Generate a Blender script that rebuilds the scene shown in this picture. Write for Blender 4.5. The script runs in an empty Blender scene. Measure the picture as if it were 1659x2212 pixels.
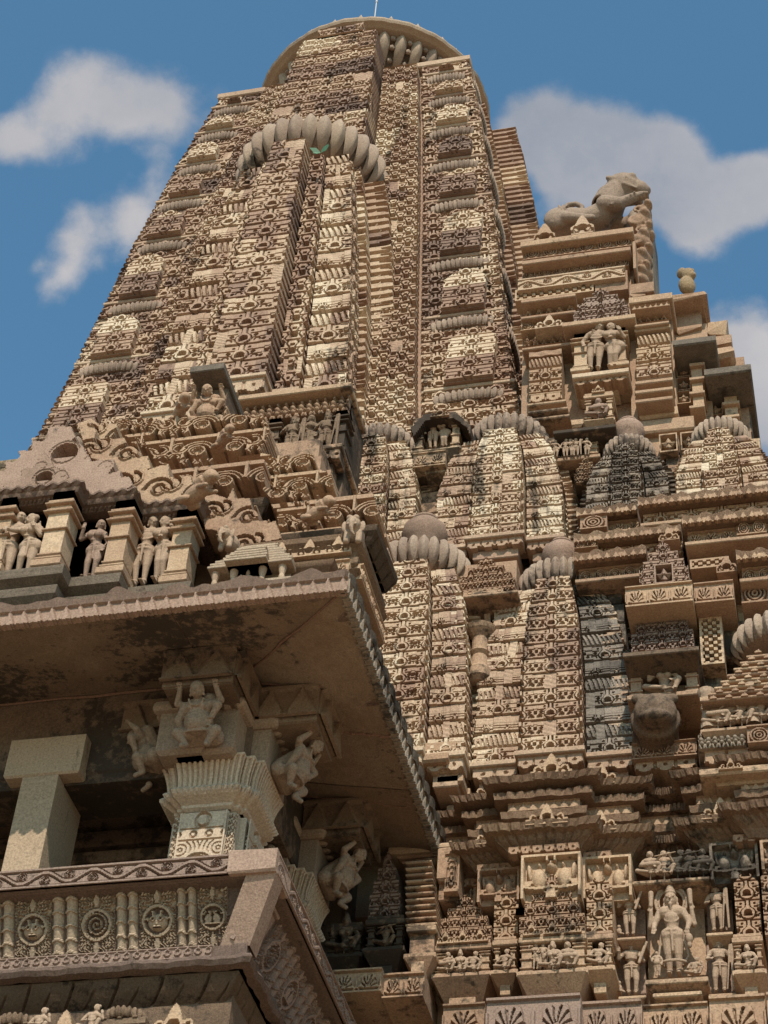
import bpy, math, random
import numpy as np
from mathutils import Matrix, Vector
random.seed(7); RNG=np.random.default_rng(11)
scene=bpy.context.scene; COL=scene.collection
QUALITY=1.0
# ---------------------------------------------------------------- camera
F_=4338.0
CU=np.array([0.06215297,0.71985885,0.69133223])   # world up in (right,up,forward)
CY=np.array([0.2189687,-0.68563053,0.6942359])    # world +Y
CX=np.array([0.97375034,0.1082313,-0.20024052])   # world +X
def ray(px,py):
    d=np.array([px-829.5,1106-py,F_]); return np.array([d@CX,d@CY,d@CU])
def at(px,py,Y):            # a point of the facade plane at distance Y
    r=ray(px,py); return r*(Y/r[1])
def atx(px,py,X):
    r=ray(px,py); return r*(X/r[0])
def atz(px,py,Z):
    r=ray(px,py); return r*(Z/r[2])
cam=bpy.data.cameras.new('camera'); camo=bpy.data.objects.new('camera',cam); COL.objects.link(camo)
M=Matrix(((CX[0],CX[1],-CX[2],0),(CY[0],CY[1],-CY[2],0),(CU[0],CU[1],-CU[2],0),(0,0,0,1)))
camo.matrix_world=M
cam.sensor_fit='VERTICAL'; cam.sensor_height=36; cam.lens=36*F_/2212; cam.clip_end=6000; cam.clip_start=.1
scene.camera=camo
scene.view_settings.view_transform='Standard'; scene.view_settings.look='None'
scene.view_settings.exposure=0.10; scene.view_settings.gamma=1
# ---------------------------------------------------------------- light
SUN_EL=math.radians(45); SUN_AZ=math.radians(14)   # azimuth to the right of the facade normal
sd=Vector((math.sin(SUN_AZ)*math.cos(SUN_EL),-math.cos(SUN_AZ)*math.cos(SUN_EL),math.sin(SUN_EL)))
sl=bpy.data.lights.new('sun','SUN'); sl.energy=4.7; sl.angle=math.radians(.53); sl.color=(1,.93,.82)
so=bpy.data.objects.new('sun',sl); COL.objects.link(so); so.rotation_euler=sd.to_track_quat('Z','Y').to_euler()
so.location=(5,-10,30)
W=bpy.data.worlds.new('World'); scene.world=W; W.use_nodes=True
nt=W.node_tree; nt.nodes.clear()
def Nd(t,**k):
    n=nt.nodes.new(t)
    for a,b in k.items():
        setattr(n,a,b)
    return n
def L(a,b): nt.links.new(a,b)
def Mth(op,a,b=None,c=None,clamp=False):
    n=Nd('ShaderNodeMath',operation=op); n.use_clamp=clamp
    for i,v in enumerate((a,b,c)):
        if v is None: continue
        if isinstance(v,(int,float)): n.inputs[i].default_value=v
        else: L(v,n.inputs[i])
    return n.outputs[0]
def world():
    sky=Nd('ShaderNodeTexSky'); sky.sky_type='NISHITA'; sky.sun_disc=False
    sky.sun_elevation=SUN_EL; sky.sun_rotation=math.atan2(sd.x,sd.y)
    sky.air_density=1.0; sky.dust_density=1.0; sky.ozone_density=1.2
    hs=Nd('ShaderNodeVectorMath',operation='MULTIPLY'); L(sky.outputs[0],hs.inputs[0]); hs.inputs[1].default_value=SKYM
    tc=Nd('ShaderNodeTexCoord'); gen=tc.outputs['Generated']
    def nz(sc,d,r,vec=None):
        n=Nd('ShaderNodeTexNoise'); n.inputs['Scale'].default_value=sc; n.inputs['Detail'].default_value=d; n.inputs['Roughness'].default_value=r
        L(vec or gen,n.inputs['Vector']); return n
    wp=nz(7,4,.55); wv=Nd('ShaderNodeVectorMath',operation='SUBTRACT'); L(wp.outputs['Color'],wv.inputs[0]); wv.inputs[1].default_value=(.5,.5,.5)
    ws=Nd('ShaderNodeVectorMath',operation='SCALE'); L(wv.outputs[0],ws.inputs[0]); ws.inputs['Scale'].default_value=.07
    wa=Nd('ShaderNodeVectorMath',operation='ADD'); L(gen,wa.inputs[0]); L(ws.outputs[0],wa.inputs[1]); g2=wa.outputs[0]
    n1=nz(14,8,.62).outputs[0]; n2=nz(5,6,.5).outputs[0]
    tot=None
    for (px,py,r) in CLOUDS:
        d=ray(px,py); d/=np.linalg.norm(d)
        vm=Nd('ShaderNodeVectorMath',operation='DISTANCE'); L(g2,vm.inputs[0]); vm.inputs[1].default_value=tuple(d)
        e=Mth('MULTIPLY',vm.outputs['Value'],F_/(r*1.5)); e=Mth('MULTIPLY',e,e); e=Mth('SUBTRACT',1.0,e); e=Mth('MAXIMUM',e,0.0); e=Mth('MULTIPLY',e,e)
        tot=e if tot is None else Mth('ADD',tot,e)
    tot=Mth('MINIMUM',tot,1.3)
    s=Mth('ADD',tot,Mth('MULTIPLY',Mth('SUBTRACT',n1,.5),2.3))
    mr=Nd('ShaderNodeMapRange'); mr.interpolation_type='SMOOTHSTEP'
    L(s,mr.inputs[0]); mr.inputs[1].default_value=.16; mr.inputs[2].default_value=1.05; mr.inputs[4].default_value=.95
    gate=Mth('MULTIPLY',tot,6.0,clamp=True); fac=Mth('MULTIPLY',mr.outputs[0],gate)
    cr=Nd('ShaderNodeMix',data_type='RGBA'); cr.inputs[6].default_value=(2.6,2.85,3.35,1); cr.inputs[7].default_value=(5.6,5.25,5.1,1)
    q=Mth('ADD',Mth('MULTIPLY',n2,1.6),Mth('MULTIPLY',n1,.9)); q=Mth('SUBTRACT',q,.85,clamp=True); L(q,cr.inputs[0])
    mx=Nd('ShaderNodeMix',data_type='RGBA'); L(fac,mx.inputs[0]); L(hs.outputs[0],mx.inputs[6]); L(cr.outputs[2],mx.inputs[7])
    bg=Nd('ShaderNodeBackground'); bg.inputs['Strength'].default_value=.115; L(mx.outputs[2],bg.inputs[0])
    o=Nd('ShaderNodeOutputWorld'); L(bg.outputs[0],o.inputs[0])
SKYM=(.94,1.44,1.44)
CLOUDS=[(10,320,75),(90,290,85),(190,240,95),(290,260,95),(390,250,85),(460,230,60),(150,530,80),(240,500,95),(320,450,90),(390,400,80),(130,640,40),(180,600,45),
 (1130,270,80),(1200,280,100),(1290,290,110),(1380,290,110),(1460,310,90),(1330,390,110),(1460,460,100),(1530,480,80),(1600,400,80),(1659,370,80),(1450,390,110),(1220,380,90),(1640,700,80),(1600,760,70),(1659,800,100),(1659,900,90)]
world()
# ---------------------------------------------------------------- materials
def stone(name,cols,stain=.35,bump=.35,scale=1.0,rough=.92,streak=0.0,soot=(.028,.022,.018),fine=1.0):
    global nt
    m=bpy.data.materials.new(name); m.use_nodes=True; nt=m.node_tree; nt.nodes.clear()
    tc=Nd('ShaderNodeTexCoord'); P=tc.outputs['Object']
    geo=Nd('ShaderNodeNewGeometry'); P=geo.outputs['Position']
    at_=Nd('ShaderNodeAttribute'); at_.attribute_name='tint'
    def noise(s,d=5,r=.6,vec=None,dist=0):
        n=Nd('ShaderNodeTexNoise'); n.inputs['Scale'].default_value=s*scale; n.inputs['Detail'].default_value=d
        n.inputs['Roughness'].default_value=r; n.inputs['Distortion'].default_value=dist; L(vec or P,n.inputs['Vector']); return n.outputs[0]
    n1=noise(1.3,4,.6,dist=.4); n2=noise(11,6,.7); n3=noise(70,3,.7); n4=noise(.55,5,.65)
    v=Mth('ADD',Mth('MULTIPLY_ADD' if 0 else 'MULTIPLY',at_.outputs['Fac'],.78),Mth('MULTIPLY',n1,.42))
    v=Mth('ADD',v,Mth('MULTIPLY',Mth('SUBTRACT',n2,.5),.40)); v=Mth('SUBTRACT',v,.06)
    cr=Nd('ShaderNodeValToRGB'); e=cr.color_ramp.elements
    k=len(cols)
    for i,c in enumerate(cols):
        p=.12+.76*i/(k-1)
        if i<2: el=e[i]; el.position=p
        else: el=e.new(p)
        el.color=(*c,1)
    L(v,cr.inputs[0])
    # speckle
    mr=Nd('ShaderNodeMapRange'); L(n3,mr.inputs[0]); mr.inputs[1].default_value=.3; mr.inputs[2].default_value=.72; mr.inputs[3].default_value=.66; mr.inputs[4].default_value=1.28
    mu=Nd('ShaderNodeVectorMath',operation='SCALE'); L(cr.outputs[0],mu.inputs[0]); L(mr.outputs[0],mu.inputs['Scale'])
    # soot stains with their own outline
    st=Mth('ADD',Mth('MULTIPLY',n4,.62),Mth('MULTIPLY',n2,.38))
    mp=Nd('ShaderNodeMapping'); L(P,mp.inputs[0]); mp.inputs['Scale'].default_value=(3.2,3.2,.45)
    n5=noise(1.6,5,.65,vec=mp.outputs[0])
    st=Mth('ADD',Mth('MULTIPLY',st,1-streak),Mth('MULTIPLY',n5,streak))
    lo=.66-.26*stain
    mr2=Nd('ShaderNodeMapRange'); L(st,mr2.inputs[0]); mr2.inputs[1].default_value=lo; mr2.inputs[2].default_value=lo+.055; mr2.inputs[4].default_value=.82
    mx=Nd('ShaderNodeMix',data_type='RGBA'); L(mr2.outputs[0],mx.inputs[0]); L(mu.outputs[0],mx.inputs[6]); mx.inputs[7].default_value=(*soot,1)
    bs=Nd('ShaderNodeBsdfPrincipled'); L(mx.outputs[2],bs.inputs['Base Color']); bs.inputs['Roughness'].default_value=rough
    bs.inputs['Specular IOR Level'].default_value=.15
    hgt=Mth('ADD',Mth('MULTIPLY',n3,.35),Mth('MULTIPLY',n2,1.0))
    bp=Nd('ShaderNodeBump'); bp.inputs['Strength'].default_value=bump; bp.inputs['Distance'].default_value=.02*fine; L(hgt,bp.inputs['Height']); L(bp.outputs[0],bs.inputs['Normal'])
    o=Nd('ShaderNodeOutputMaterial'); L(bs.outputs[0],o.inputs[0])
    return m
C_DARK=(.075,.050,.039); C_BRN=(.19,.118,.077); C_PINK=(.315,.195,.127); C_TAN=(.40,.268,.170); C_PALE=(.50,.36,.24); C_CREAM=(.58,.45,.32)
M_TOWER=stone('weathered_sandstone',[C_DARK,(.175,.113,.086),(.29,.182,.128),(.37,.248,.168),(.46,.33,.225),(.56,.44,.315)],stain=.42,bump=.35,streak=.45)
M_WALL=stone('carved_sandstone',[C_DARK,C_BRN,C_PINK,C_TAN,C_PALE],stain=.46,bump=.4)
M_PINK=stone('pink_sandstone',[(.13,.085,.062),(.22,.145,.105),(.31,.205,.152),(.39,.275,.205)],stain=.42,bump=.4)
M_RED=stone('mauve_sandstone',[(.15,.105,.085),(.235,.16,.125),(.32,.225,.175)],stain=.34,bump=.6)
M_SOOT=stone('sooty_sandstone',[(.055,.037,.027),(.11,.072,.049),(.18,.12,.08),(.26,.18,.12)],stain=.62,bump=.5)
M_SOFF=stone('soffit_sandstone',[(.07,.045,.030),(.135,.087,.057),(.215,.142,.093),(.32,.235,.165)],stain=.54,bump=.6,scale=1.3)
M_GANA=stone('brown_bracket_sandstone',[(.17,.115,.078),(.26,.18,.125),(.35,.25,.175)],stain=.12,bump=.3)
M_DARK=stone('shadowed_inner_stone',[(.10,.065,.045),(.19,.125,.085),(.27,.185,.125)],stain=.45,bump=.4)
M_GREY=stone('plain_dressed_stone',[(.27,.19,.125),(.36,.255,.17),(.42,.305,.205)],stain=.2,bump=.35,streak=.7,soot=(.06,.05,.04))
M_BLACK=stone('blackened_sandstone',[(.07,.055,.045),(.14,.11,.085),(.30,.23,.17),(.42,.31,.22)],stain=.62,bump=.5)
M_PETAL=stone('ribbed_sandstone',[(.13,.09,.07),(.22,.155,.115),(.30,.215,.16),(.38,.28,.20)],stain=.36,bump=.35)
M_STATUE=stone('statue_sandstone',[(.22,.145,.10),(.33,.225,.155),(.44,.315,.22)],stain=.30,bump=.2,scale=1.6)
M_RIM=stone('lichened_sandstone',[(.14,.095,.06),(.25,.17,.10),(.36,.26,.155)],stain=.5,bump=.4)
M_MORTAR=stone('red_mortar',[(.17,.095,.065),(.23,.13,.09)],stain=.1,bump=.2)
M_GROUND=stone('dusty_ground',[(.31,.23,.15),(.36,.27,.18),(.42,.32,.215)],stain=.02)
def plain(name,c,r=.6):
    m=bpy.data.materials.new(name); m.use_nodes=True; b=m.node_tree.nodes['Principled BSDF']; b.inputs['Base Color'].default_value=(*c,1); b.inputs['Roughness'].default_value=r; return m
M_LEAF=plain('green_leaf',(.05,.13,.06)); M_METAL=plain('grey_metal',(.25,.25,.26),.4)
# ---------------------------------------------------------------- mesh helpers
class MB:
    def __init__(s): s.V=[];s.Q=[];s.T=[];s.t=[];s.n=0
    def add(s,V,Q=None,T=None,tint=.5):
        V=np.asarray(V,float).reshape(-1,3); s.V.append(V)
        if Q is not None and len(Q): s.Q.append(np.asarray(Q,int)+s.n)
        if T is not None and len(T): s.T.append(np.asarray(T,int)+s.n)
        s.t.append(np.full(len(V),tint,float) if np.isscalar(tint) else np.asarray(tint,float).ravel())
        s.n+=len(V)
    def mesh(s,name,mat,smooth=False):
        V=np.concatenate(s.V).astype(np.float32); t=(.12+.88*np.clip(np.concatenate(s.t)+random.uniform(-.13,.13),0,1)).astype(np.float32)
        Q=np.concatenate(s.Q) if s.Q else np.zeros((0,4),int); T=np.concatenate(s.T) if s.T else np.zeros((0,3),int)
        me=bpy.data.meshes.new(name); me.vertices.add(len(V)); me.vertices.foreach_set('co',V.ravel())
        nl=Q.size+T.size; me.loops.add(nl); me.loops.foreach_set('vertex_index',np.concatenate([Q.ravel(),T.ravel()]).astype(np.int32))
        np_=len(Q)+len(T); me.polygons.add(np_)
        ls=np.concatenate([np.arange(len(Q))*4,Q.size+np.arange(len(T))*3]).astype(np.int32)
        me.polygons.foreach_set('loop_start',ls)
        a=me.attributes.new('tint','FLOAT','POINT'); a.data.foreach_set('value',t)
        me.update(calc_edges=True)
        me.polygons.foreach_set('use_smooth',np.full(np_,bool(smooth)))
        me.materials.append(mat); return me
    def obj(s,name,mat,parent=None,smooth=False,loc=None,label=None,cat=None,group=None):
        o=bpy.data.objects.new(name,s.mesh(name,mat,smooth)); COL.objects.link(o)
        if parent: o.parent=parent; o.matrix_parent_inverse=parent.matrix_world.inverted() if loc is None else Matrix()
        if loc is not None: o.location=loc
        if label: tag(o,label,cat,group)
        return o
def tag(o,label,cat=None,group=None,kind=None):
    if label: o['label']=label
    if cat: o['category']=cat
    if group: o['group']=group
    if cat: o['kind']='thing'
    if kind: o['kind']=kind
    return o
def thing(name,label,cat,loc=(0,0,0),group=None):
    o=bpy.data.objects.new(name,None); COL.objects.link(o); o.location=loc; o.empty_display_size=.1
    o.matrix_world=Matrix.Translation(loc)
    return tag(o,label,cat,group)
def copy_tree(o,parent=None):
    c=o.copy(); COL.objects.link(c)
    if parent: c.parent=parent; c.matrix_parent_inverse=o.matrix_parent_inverse.copy()
    for ch in list(o.children): copy_tree(ch,c)
    return c
def gridq(ny,nx,wrap=False):
    i=np.arange(ny-1)[:,None]; j=np.arange(nx if wrap else nx-1)[None,:]; j2=(j+1)%nx
    return np.stack([i*nx+j,i*nx+j2,(i+1)*nx+j2,(i+1)*nx+j],-1).reshape(-1,4)
ex=np.array([1.,0,0]); ey=np.array([0,1.,0]); ez=np.array([0,0,1.])
def box(mb,x0,x1,y0,y1,z0,z1,tint=.5,bev=.0,taper=0,jit=0):
    """box with chipped bevels; taper shrinks the bottom"""
    b=min(bev,abs(x1-x0)*.3,abs(z1-z0)*.3)
    cx,cy=(x0+x1)/2,(y0+y1)/2; hx,hy=(x1-x0)/2,(y1-y0)/2
    lv=[(z0,b),(z0+b,0),(z1-b,0),(z1,b)] if b>0 else [(z0,0),(z1,0)]
    V=[]
    for z,q in lv:
        s=1-taper*(z1-z)/(z1-z0)
        for sx,sy in ((-1,-1),(1,-1),(1,1),(-1,1)): V.append((cx+sx*(hx*s-q),cy+sy*(hy*s-q),z))
    V=np.array(V); 
    if jit: V+=RNG.normal(0,jit,V.shape)
    n=len(lv); Q=[]
    for k in range(n-1):
        for a in range(4): Q.append((k*4+a,k*4+(a+1)%4,k*4+4+(a+1)%4,k*4+4+a))
    Q.append((3,2,1,0)); Q.append((n*4-4,n*4-3,n*4-2,n*4-1))
    mb.add(V,Q,tint=min(1,max(0,tint+random.uniform(-.07,.07))))
def blk(mb,l,t,r,b,Y,dep=.4,**k):
    """block whose front lies in the facade plane Y and spans the measured outline"""
    m=(t+b)/2; c=(l+r)/2
    box(mb,at(l,m,Y)[0],at(r,m,Y)[0],Y,Y+dep,at(c,b,Y)[2],at(c,t,Y)[2],**k)
def panel(mb,O,U,Vv,w,h,f,depth=.03,thick=.12,cell=.011,tint=.5,Nn=None,warp=None,mask=False):
    """carved panel: f(x,y)->0..1 relief, NaN cuts through; sides closed back by thick"""
    U=np.asarray(U,float);Vv=np.asarray(Vv,float);O=np.asarray(O,float)
    Nn=np.cross(U,Vv) if Nn is None else np.asarray(Nn,float)
    cell=cell/QUALITY
    nx=max(3,int(w/cell)+1); ny=max(3,int(h/cell)+1)
    x=np.linspace(0,w,nx); y=np.linspace(0,h,ny); X,Y=np.meshgrid(x,y)
    H=f(X,Y); H=np.broadcast_to(H,X.shape).astype(float)
    tn=tint(X,Y) if callable(tint) else np.full(X.shape,tint)
    hole=np.isnan(H); H=np.nan_to_num(H)
    Pf=O+X[...,None]*U+Y[...,None]*Vv+(depth*(H-1))[...,None]*Nn
    if warp is not None: Pf=warp(Pf,X,Y)
    Q=gridq(ny,nx)
    if hole.any():
        keepc=~(hole[:-1,:-1]|hole[1:,:-1]|hole[:-1,1:]|hole[1:,1:])
    else: keepc=np.ones((ny-1,nx-1),bool)
    Pb=Pf-thick*Nn
    V=np.concatenate([Pf.reshape(-1,3),Pb.reshape(-1,3)]); n=nx*ny
    idx=np.arange(n).reshape(ny,nx); Qs=[Q.reshape(ny-1,nx-1,4)[keepc]]
    kp=np.pad(keepc,1)
    a=kp[1:-1,1:-1]
    for (dy,dx,e) in ((-1,0,(0,1)),(1,0,(2,3)),(0,-1,(3,0)),(0,1,(1,2))):
        nb=kp[1+dy:kp.shape[0]-1+dy,1+dx:kp.shape[1]-1+dx]
        bd=a&~nb; q=Q.reshape(ny-1,nx-1,4)[bd]
        if len(q): i0=q[:,e[0]];i1=q[:,e[1]]; Qs.append(np.stack([i1,i0,i0+n,i1+n],-1))
    Qa=np.concatenate(Qs); used=np.zeros(2*n,bool); used[Qa.ravel()]=True
    mp=np.cumsum(used)-1
    mb.add(V[used],mp[Qa],tint=np.concatenate([tn.ravel(),tn.ravel()])[used])
def ppanel(mb,l,t,r,b,Y,f,dep=.03,thick=.15,cell=.011,tint=.5,slope=0):
    m=(t+b)/2;c=(l+r)/2
    xl,xr=at(l,m,Y)[0],at(r,m,Y)[0]; zb,zt=at(c,b,Y)[2],at(c,t,Y)[2]
    w,h=xr-xl,zt-zb
    panel(mb,(xl,Y,zb),ex,ez,w,h,lambda x,y:f(x,y,w,h),dep,thick,cell,tint,Nn=-ey)
    return xl,xr,zb,zt
def sweep(mb,path,prof,tint=.5,closed=False,cell=None,mod=None,normal=None):
    """moulding: profile (out,z) along a plan path with mitred corners (out is to the right of travel)"""
    C=np.array(path,float); pr=np.array(prof,float); m=len(C)
    d=C[1:]-C[:-1]; ln=np.linalg.norm(d,axis=1); d/=ln[:,None]+1e-9
    nr=np.stack([d[:,1],-d[:,0]],-1)
    mit=np.zeros((m,2)); mit[0]=nr[0]; mit[-1]=nr[-1]
    for i in range(1,m-1):
        q=nr[i-1]+nr[i]; l=q@q; mit[i]=nr[i] if l<.3 else q*2/l
    seg=[];fr_=[]
    for i in range(m-1):
        k=max(1,int(ln[i]/cell)) if cell else 1
        for j in range(k): seg.append(i); fr_.append(j/k)
    seg.append(m-2); fr_.append(1.0); seg=np.array(seg); fr_=np.array(fr_)[:,None]; n=len(seg)
    cum=np.concatenate([[0],np.cumsum(ln)]); s_=cum[seg]+fr_[:,0]*ln[seg]
    nv=nr[seg].copy(); 
    for q in range(n):
        if fr_[q,0]==0: nv[q]=mit[seg[q]]
    nv[-1]=mit[-1]
    V=np.zeros((n,len(pr),3))
    for k,(o,z) in enumerate(pr):
        oo=np.full(n,o,float); zz=np.full(n,z,float)
        if mod: oo,zz=mod(k,s_,oo,zz)
        E=C+mit*o
        V[:,k,:2]=E[seg]*(1-fr_)+E[seg+1]*fr_+nv*(oo-o)[:,None]; V[:,k,2]=zz
    Q=gridq(n,len(pr))
    mb.add(V.reshape(-1,3),Q,tint=tint)
    # end caps
    mb.add(V.reshape(-1,3),Q,tint=tint)
    c=len(pr)
    if c>=3:
        for e,base in ((0,0),(1,(n-1)*c)):
            T=[(base,base+i,base+i+1) if e else (base,base+i+1,base+i) for i in range(1,c-1)]
            mb.add(V.reshape(-1,3)[base:base+c],T=np.array(T)-base,tint=tint)
def lathe(mb,c,prof,n=24,tint=.5,sx=1,sy=1):
    a=np.linspace(0,2*np.pi,n,endpoint=False); pr=np.array(prof)
    V=np.stack([c[0]+pr[:,0][:,None]*np.cos(a)*sx,c[1]+pr[:,0][:,None]*np.sin(a)*sy,c[2]+pr[:,1][:,None]+0*a],-1)
    mb.add(V.reshape(-1,3),gridq(len(pr),n,True),tint=tint)
def ribdisc(mb,c,R,hz,nrib=30,sq=2.0,tint=.5,prot=.42,inner=None,gap=.85,tip=.0,ang=None,npt=9):
    """ribbed cushion disc: pointed spindle ribs standing side by side round an axis"""
    ph=np.linspace(-1,1,11 if QUALITY>=1 else 9)*np.pi/2
    a0,a1=ang or (0,2*np.pi)
    core=R-prot*hz*1.6
    prof=[(0,-hz*.8),(core,-hz*.8),(core+.35*(R-core),-hz*.45),(core+.45*(R-core),0),(core+.35*(R-core),hz*.5),(core*.8,hz*.85),(0,hz*.9)]
    def sqr(a): return 1/((np.abs(np.cos(a))**sq+np.abs(np.sin(a))**sq)**(1/sq)) if sq!=2 else np.ones_like(a)
    aa=np.linspace(0,2*np.pi,48,endpoint=False); pr=np.array(prof)
    rr=pr[:,0][:,None]*sqr(aa)
    V=np.stack([c[0]+rr*np.cos(aa),c[1]+rr*np.sin(aa),c[2]+pr[:,1][:,None]+0*aa],-1)
    mb.add(V.reshape(-1,3),gridq(len(pr),48,True),tint=np.clip(tint-.12,0,1))
    step=(a1-a0)/nrib
    for i in range(nrib):
        a=a0+(i+.5)*step; s=sqr(np.array([a]))[0]
        wdt=step*R*s*.5*gap
        u=np.linspace(-1,1,npt)     # across the rib, ridge in the middle
        wd=np.cos(ph*.97)**1.25      # spindle width
        off=wdt*wd[:,None]*u[None,:]
        rad=R*s-hz*prot*1.9*(1-np.cos(ph))[:,None]*1.0-wdt*1.15*np.abs(u[None,:])**1.5*wd[:,None]
        z=c[2]+hz*(1+tip)*np.sin(ph)[:,None]+0*u[None,:]
        er=np.array([math.cos(a),math.sin(a)]); et=np.array([-er[1],er[0]])
        X=c[0]+rad*er[0]+off*et[0]; Yy=c[1]+rad*er[1]+off*et[1]
        mb.add(np.stack([X,Yy,z],-1).reshape(-1,3),gridq(len(ph),npt),tint=np.clip(tint+random.uniform(-.16,.16),0,1))
# ---------------------------------------------------------------- relief pattern library (heights 0..1, metres)
def ss(e0,e1,x): t=np.clip((x-e0)/(e1-e0),0,1); return t*t*(3-2*t)
def fr(x): return x-np.floor(x)
def cen(x,p): return (fr(x/p+.5)-.5)*p
def carve(h,m,v): return np.where(m,v,h)
def jaala(x,y,p,cx=0.0,half=.8):
    """courses of stone arches: x,y metres, course height p, motif centred at cx, repeats of 2*half courses"""
    row=np.floor(y/p); u=cen(x-cx,2*half*p)/p; v=fr(y/p); au=np.abs(u)
    h=np.full(x.shape,.88)
    h=carve(h,(v<.06),.25)
    h=carve(h,(np.abs(v-.40)<.03)&(au>.36)&(au<half-.14),.2)
    h=carve(h,(np.abs(v-.70)<.03)&(au>.26)&(au<half-.08),.25)
    rb=np.hypot(u,(v-.36)*1.05); nk=.075+.10*np.clip(1-(v-.60)/.14,0,1)**2
    bulb=np.where((rb<.30)|((v>.55)&(au<nk)),-1.,1.); e1=np.minimum(np.where(v<.62,rb-.30,9),np.where(v>.55,au-nk,9))
    h=carve(h,(e1>0)&(e1<.045)&(v>.06),.05); h=carve(h,(bulb<0)&(v>.06),1.05)
    h=carve(h,((np.hypot(u,v-.36)<.175)&(v>.22))|((au<.20)&(np.abs(v-.25)<.045)),-.35)
    h=carve(h,np.hypot(au-.47,v-.55)<.085,-.1)
    h=carve(h,np.hypot(au-.30,v-.86)<.055,.0)
    h=carve(h,(np.abs(au-half)<.085)&(np.abs(v-.52)<.11),-.3)
    h=carve(h,np.hypot(au-half+.18,v-.24)<.075,-.1)
    h=carve(h,(np.abs(np.hypot(au-.56,v-.22)-.12)<.028)&(v>.18),.2)
    h=carve(h,(np.abs(au-half)<.10)&(np.abs(v-.80)<.06),1.0)
    return h
def lattice(x,y,p):
    """staggered small arches linked by winding ribs"""
    row=np.floor(y/(p*.5)); q=p*.9
    u=cen(x+(row%2)*q*.5,q)/p; v=fr(y/(p*.5))
    h=np.full(x.shape,.95)
    h=carve(h,v<.14,.1)
    h=carve(h,(np.abs(u)<.14)&(v>.3)&(v<.85),-.3)
    h=carve(h,(np.hypot(u,(v-.85)*.5)<.15)&(v<=1),-.3)
    h=carve(h,np.abs(np.abs(u)-.27-.05*np.sin(v*6.28))<.03,.1)
    h=carve(h,(np.abs(u)>.38)&(np.abs(v-.55)<.15),.05)
    return h
def rolls(x,y,p,w):
    """side bands: arch course, ledge, ribbed roll, ledge"""
    k=np.floor(y/p)%3; v=fr(y/p); u=x-w/2
    a=jaala(u,y,p,0,max(.55,w/p/2*.98))
    led=np.where(v<.45,.35,.95)-.25*(v>.9)
    rb=.55+.45*np.sin(np.pi*v)-.5*(np.abs(cen(x+.25*p*v,p*.24))<p*.045)
    rb=np.where((v<.12)|(v>.9),.1,rb)
    b2=jaala(x-w/4,y,p*.5,0,max(.7,w/p*.98))
    return np.where(k==0,a,np.where(k==1,rb,np.where(v<.5,b2,led)))
def stripes(x,y,p):
    v=fr(y/p*2); return np.where(v<.34,-.6,np.where(v>.86,.55,1.0))-.0*x
def rough_(x,y): return .9+.1*np.sin(x*37+np.sin(y*29)*2)
def sdpoly(x,y,pts):
    d=np.full(x.shape,9.)
    for (a,b),(c,e) in zip(pts[:-1],pts[1:]):
        vx,vy=c-a,e-b; t=np.clip(((x-a)*vx+(y-b)*vy)/(vx*vx+vy*vy+1e-12),0,1)
        d=np.minimum(d,np.hypot(x-a-t*vx,y-b-t*vy))
    return d
def vine(x,y,w,h):
    """winding vine with spiral leaves between two fillets"""
    P=h*2.3; u=fr(x/P); yc=h/2+h*.26*np.sin(2*np.pi*u)
    H=np.full(x.shape,.55)
    H=carve(H,np.abs(y-yc)<h*.085,1.0)
    H=carve(H,np.abs(np.abs(y-yc)-h*.115)<h*.03,.0)
    for k,s in ((.25,-1),(.75,1)):
        du=cen(x-(k)*P,P); dy=y-(h/2+s*h*.14*1.0)
        r=np.hypot(du,dy)/h; th=np.arctan2(dy*s,du)
        sp=fr(r/.095-th/(2*np.pi))
        H=carve(H,(r<.26)&(sp<.38),.0); H=carve(H,(r<.26)&(sp>=.38),.9)
    fl=(y<h*.10)|(y>h*.90); H=carve(H,fl,1.0)
    H=carve(H,(np.abs(y-h*.12)<h*.018)|(np.abs(y-h*.88)<h*.018),.1)
    return H
def lotus(x,y,w,h,n=None,up=True):
    """row of veined fan leaves joined by stems"""
    n=n or max(1,round(w/(h*.95))); P=w/n; u=cen(x-P/2,P)/P; v=y/h
    H=np.full(x.shape,.35)
    r=np.hypot(u*1.0,(v-.12)*.62); th=np.arctan2((v-.12)*.62,u)
    leaf=(r<.40+.05*np.cos(th*6))&(v>.14)
    vein=fr((th/np.pi)*7.0+.9*r)
    H=carve(H,leaf,1.0); H=carve(H,leaf&(vein<.34)&(r>.10)&(r<.38),.1)
    H=carve(H,(np.abs(np.abs(u)-.49+.20*(1-np.clip(v/.3,0,1))**2)<.03)&(v<.62),1.0)
    H=carve(H,(v<.08),.9); H=carve(H,v>.93,1.0)
    return H
def scallop(x,y,w,h):
    n=max(1,round(w/(h*1.3))); P=w/n; u=cen(x-P/2,P)/P; v=y/h
    H=.9-.5*(np.abs(u)>.44); edge=.35*np.abs(u)*2+.18*(np.abs(u)>.30)
    H=carve(H,np.hypot(u*1.4,(v-.52))<.12,.1)
    return np.where(v<edge*.6+.0,np.nan,np.where(v>.88,1.0,H))
def teeth(x,y,w,h):
    n=max(1,round(w/(h*.8))); P=w/n; u=np.abs(cen(x-P/2,P))/P; v=y/h
    return np.where(v<u*1.5-.05,np.nan,np.where((v<u*1.5+.16),.45,1.0))
def triangles(x,y,w,h):
    n=max(1,round(w/(h*1.0))); P=w/n; u=np.abs(cen(x-P/2,P))/P; v=y/h
    H=np.where(u<(1-v)*.5-.03,1.0,.25); return np.where((v>.9)|(v<.08),1,H)
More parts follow.
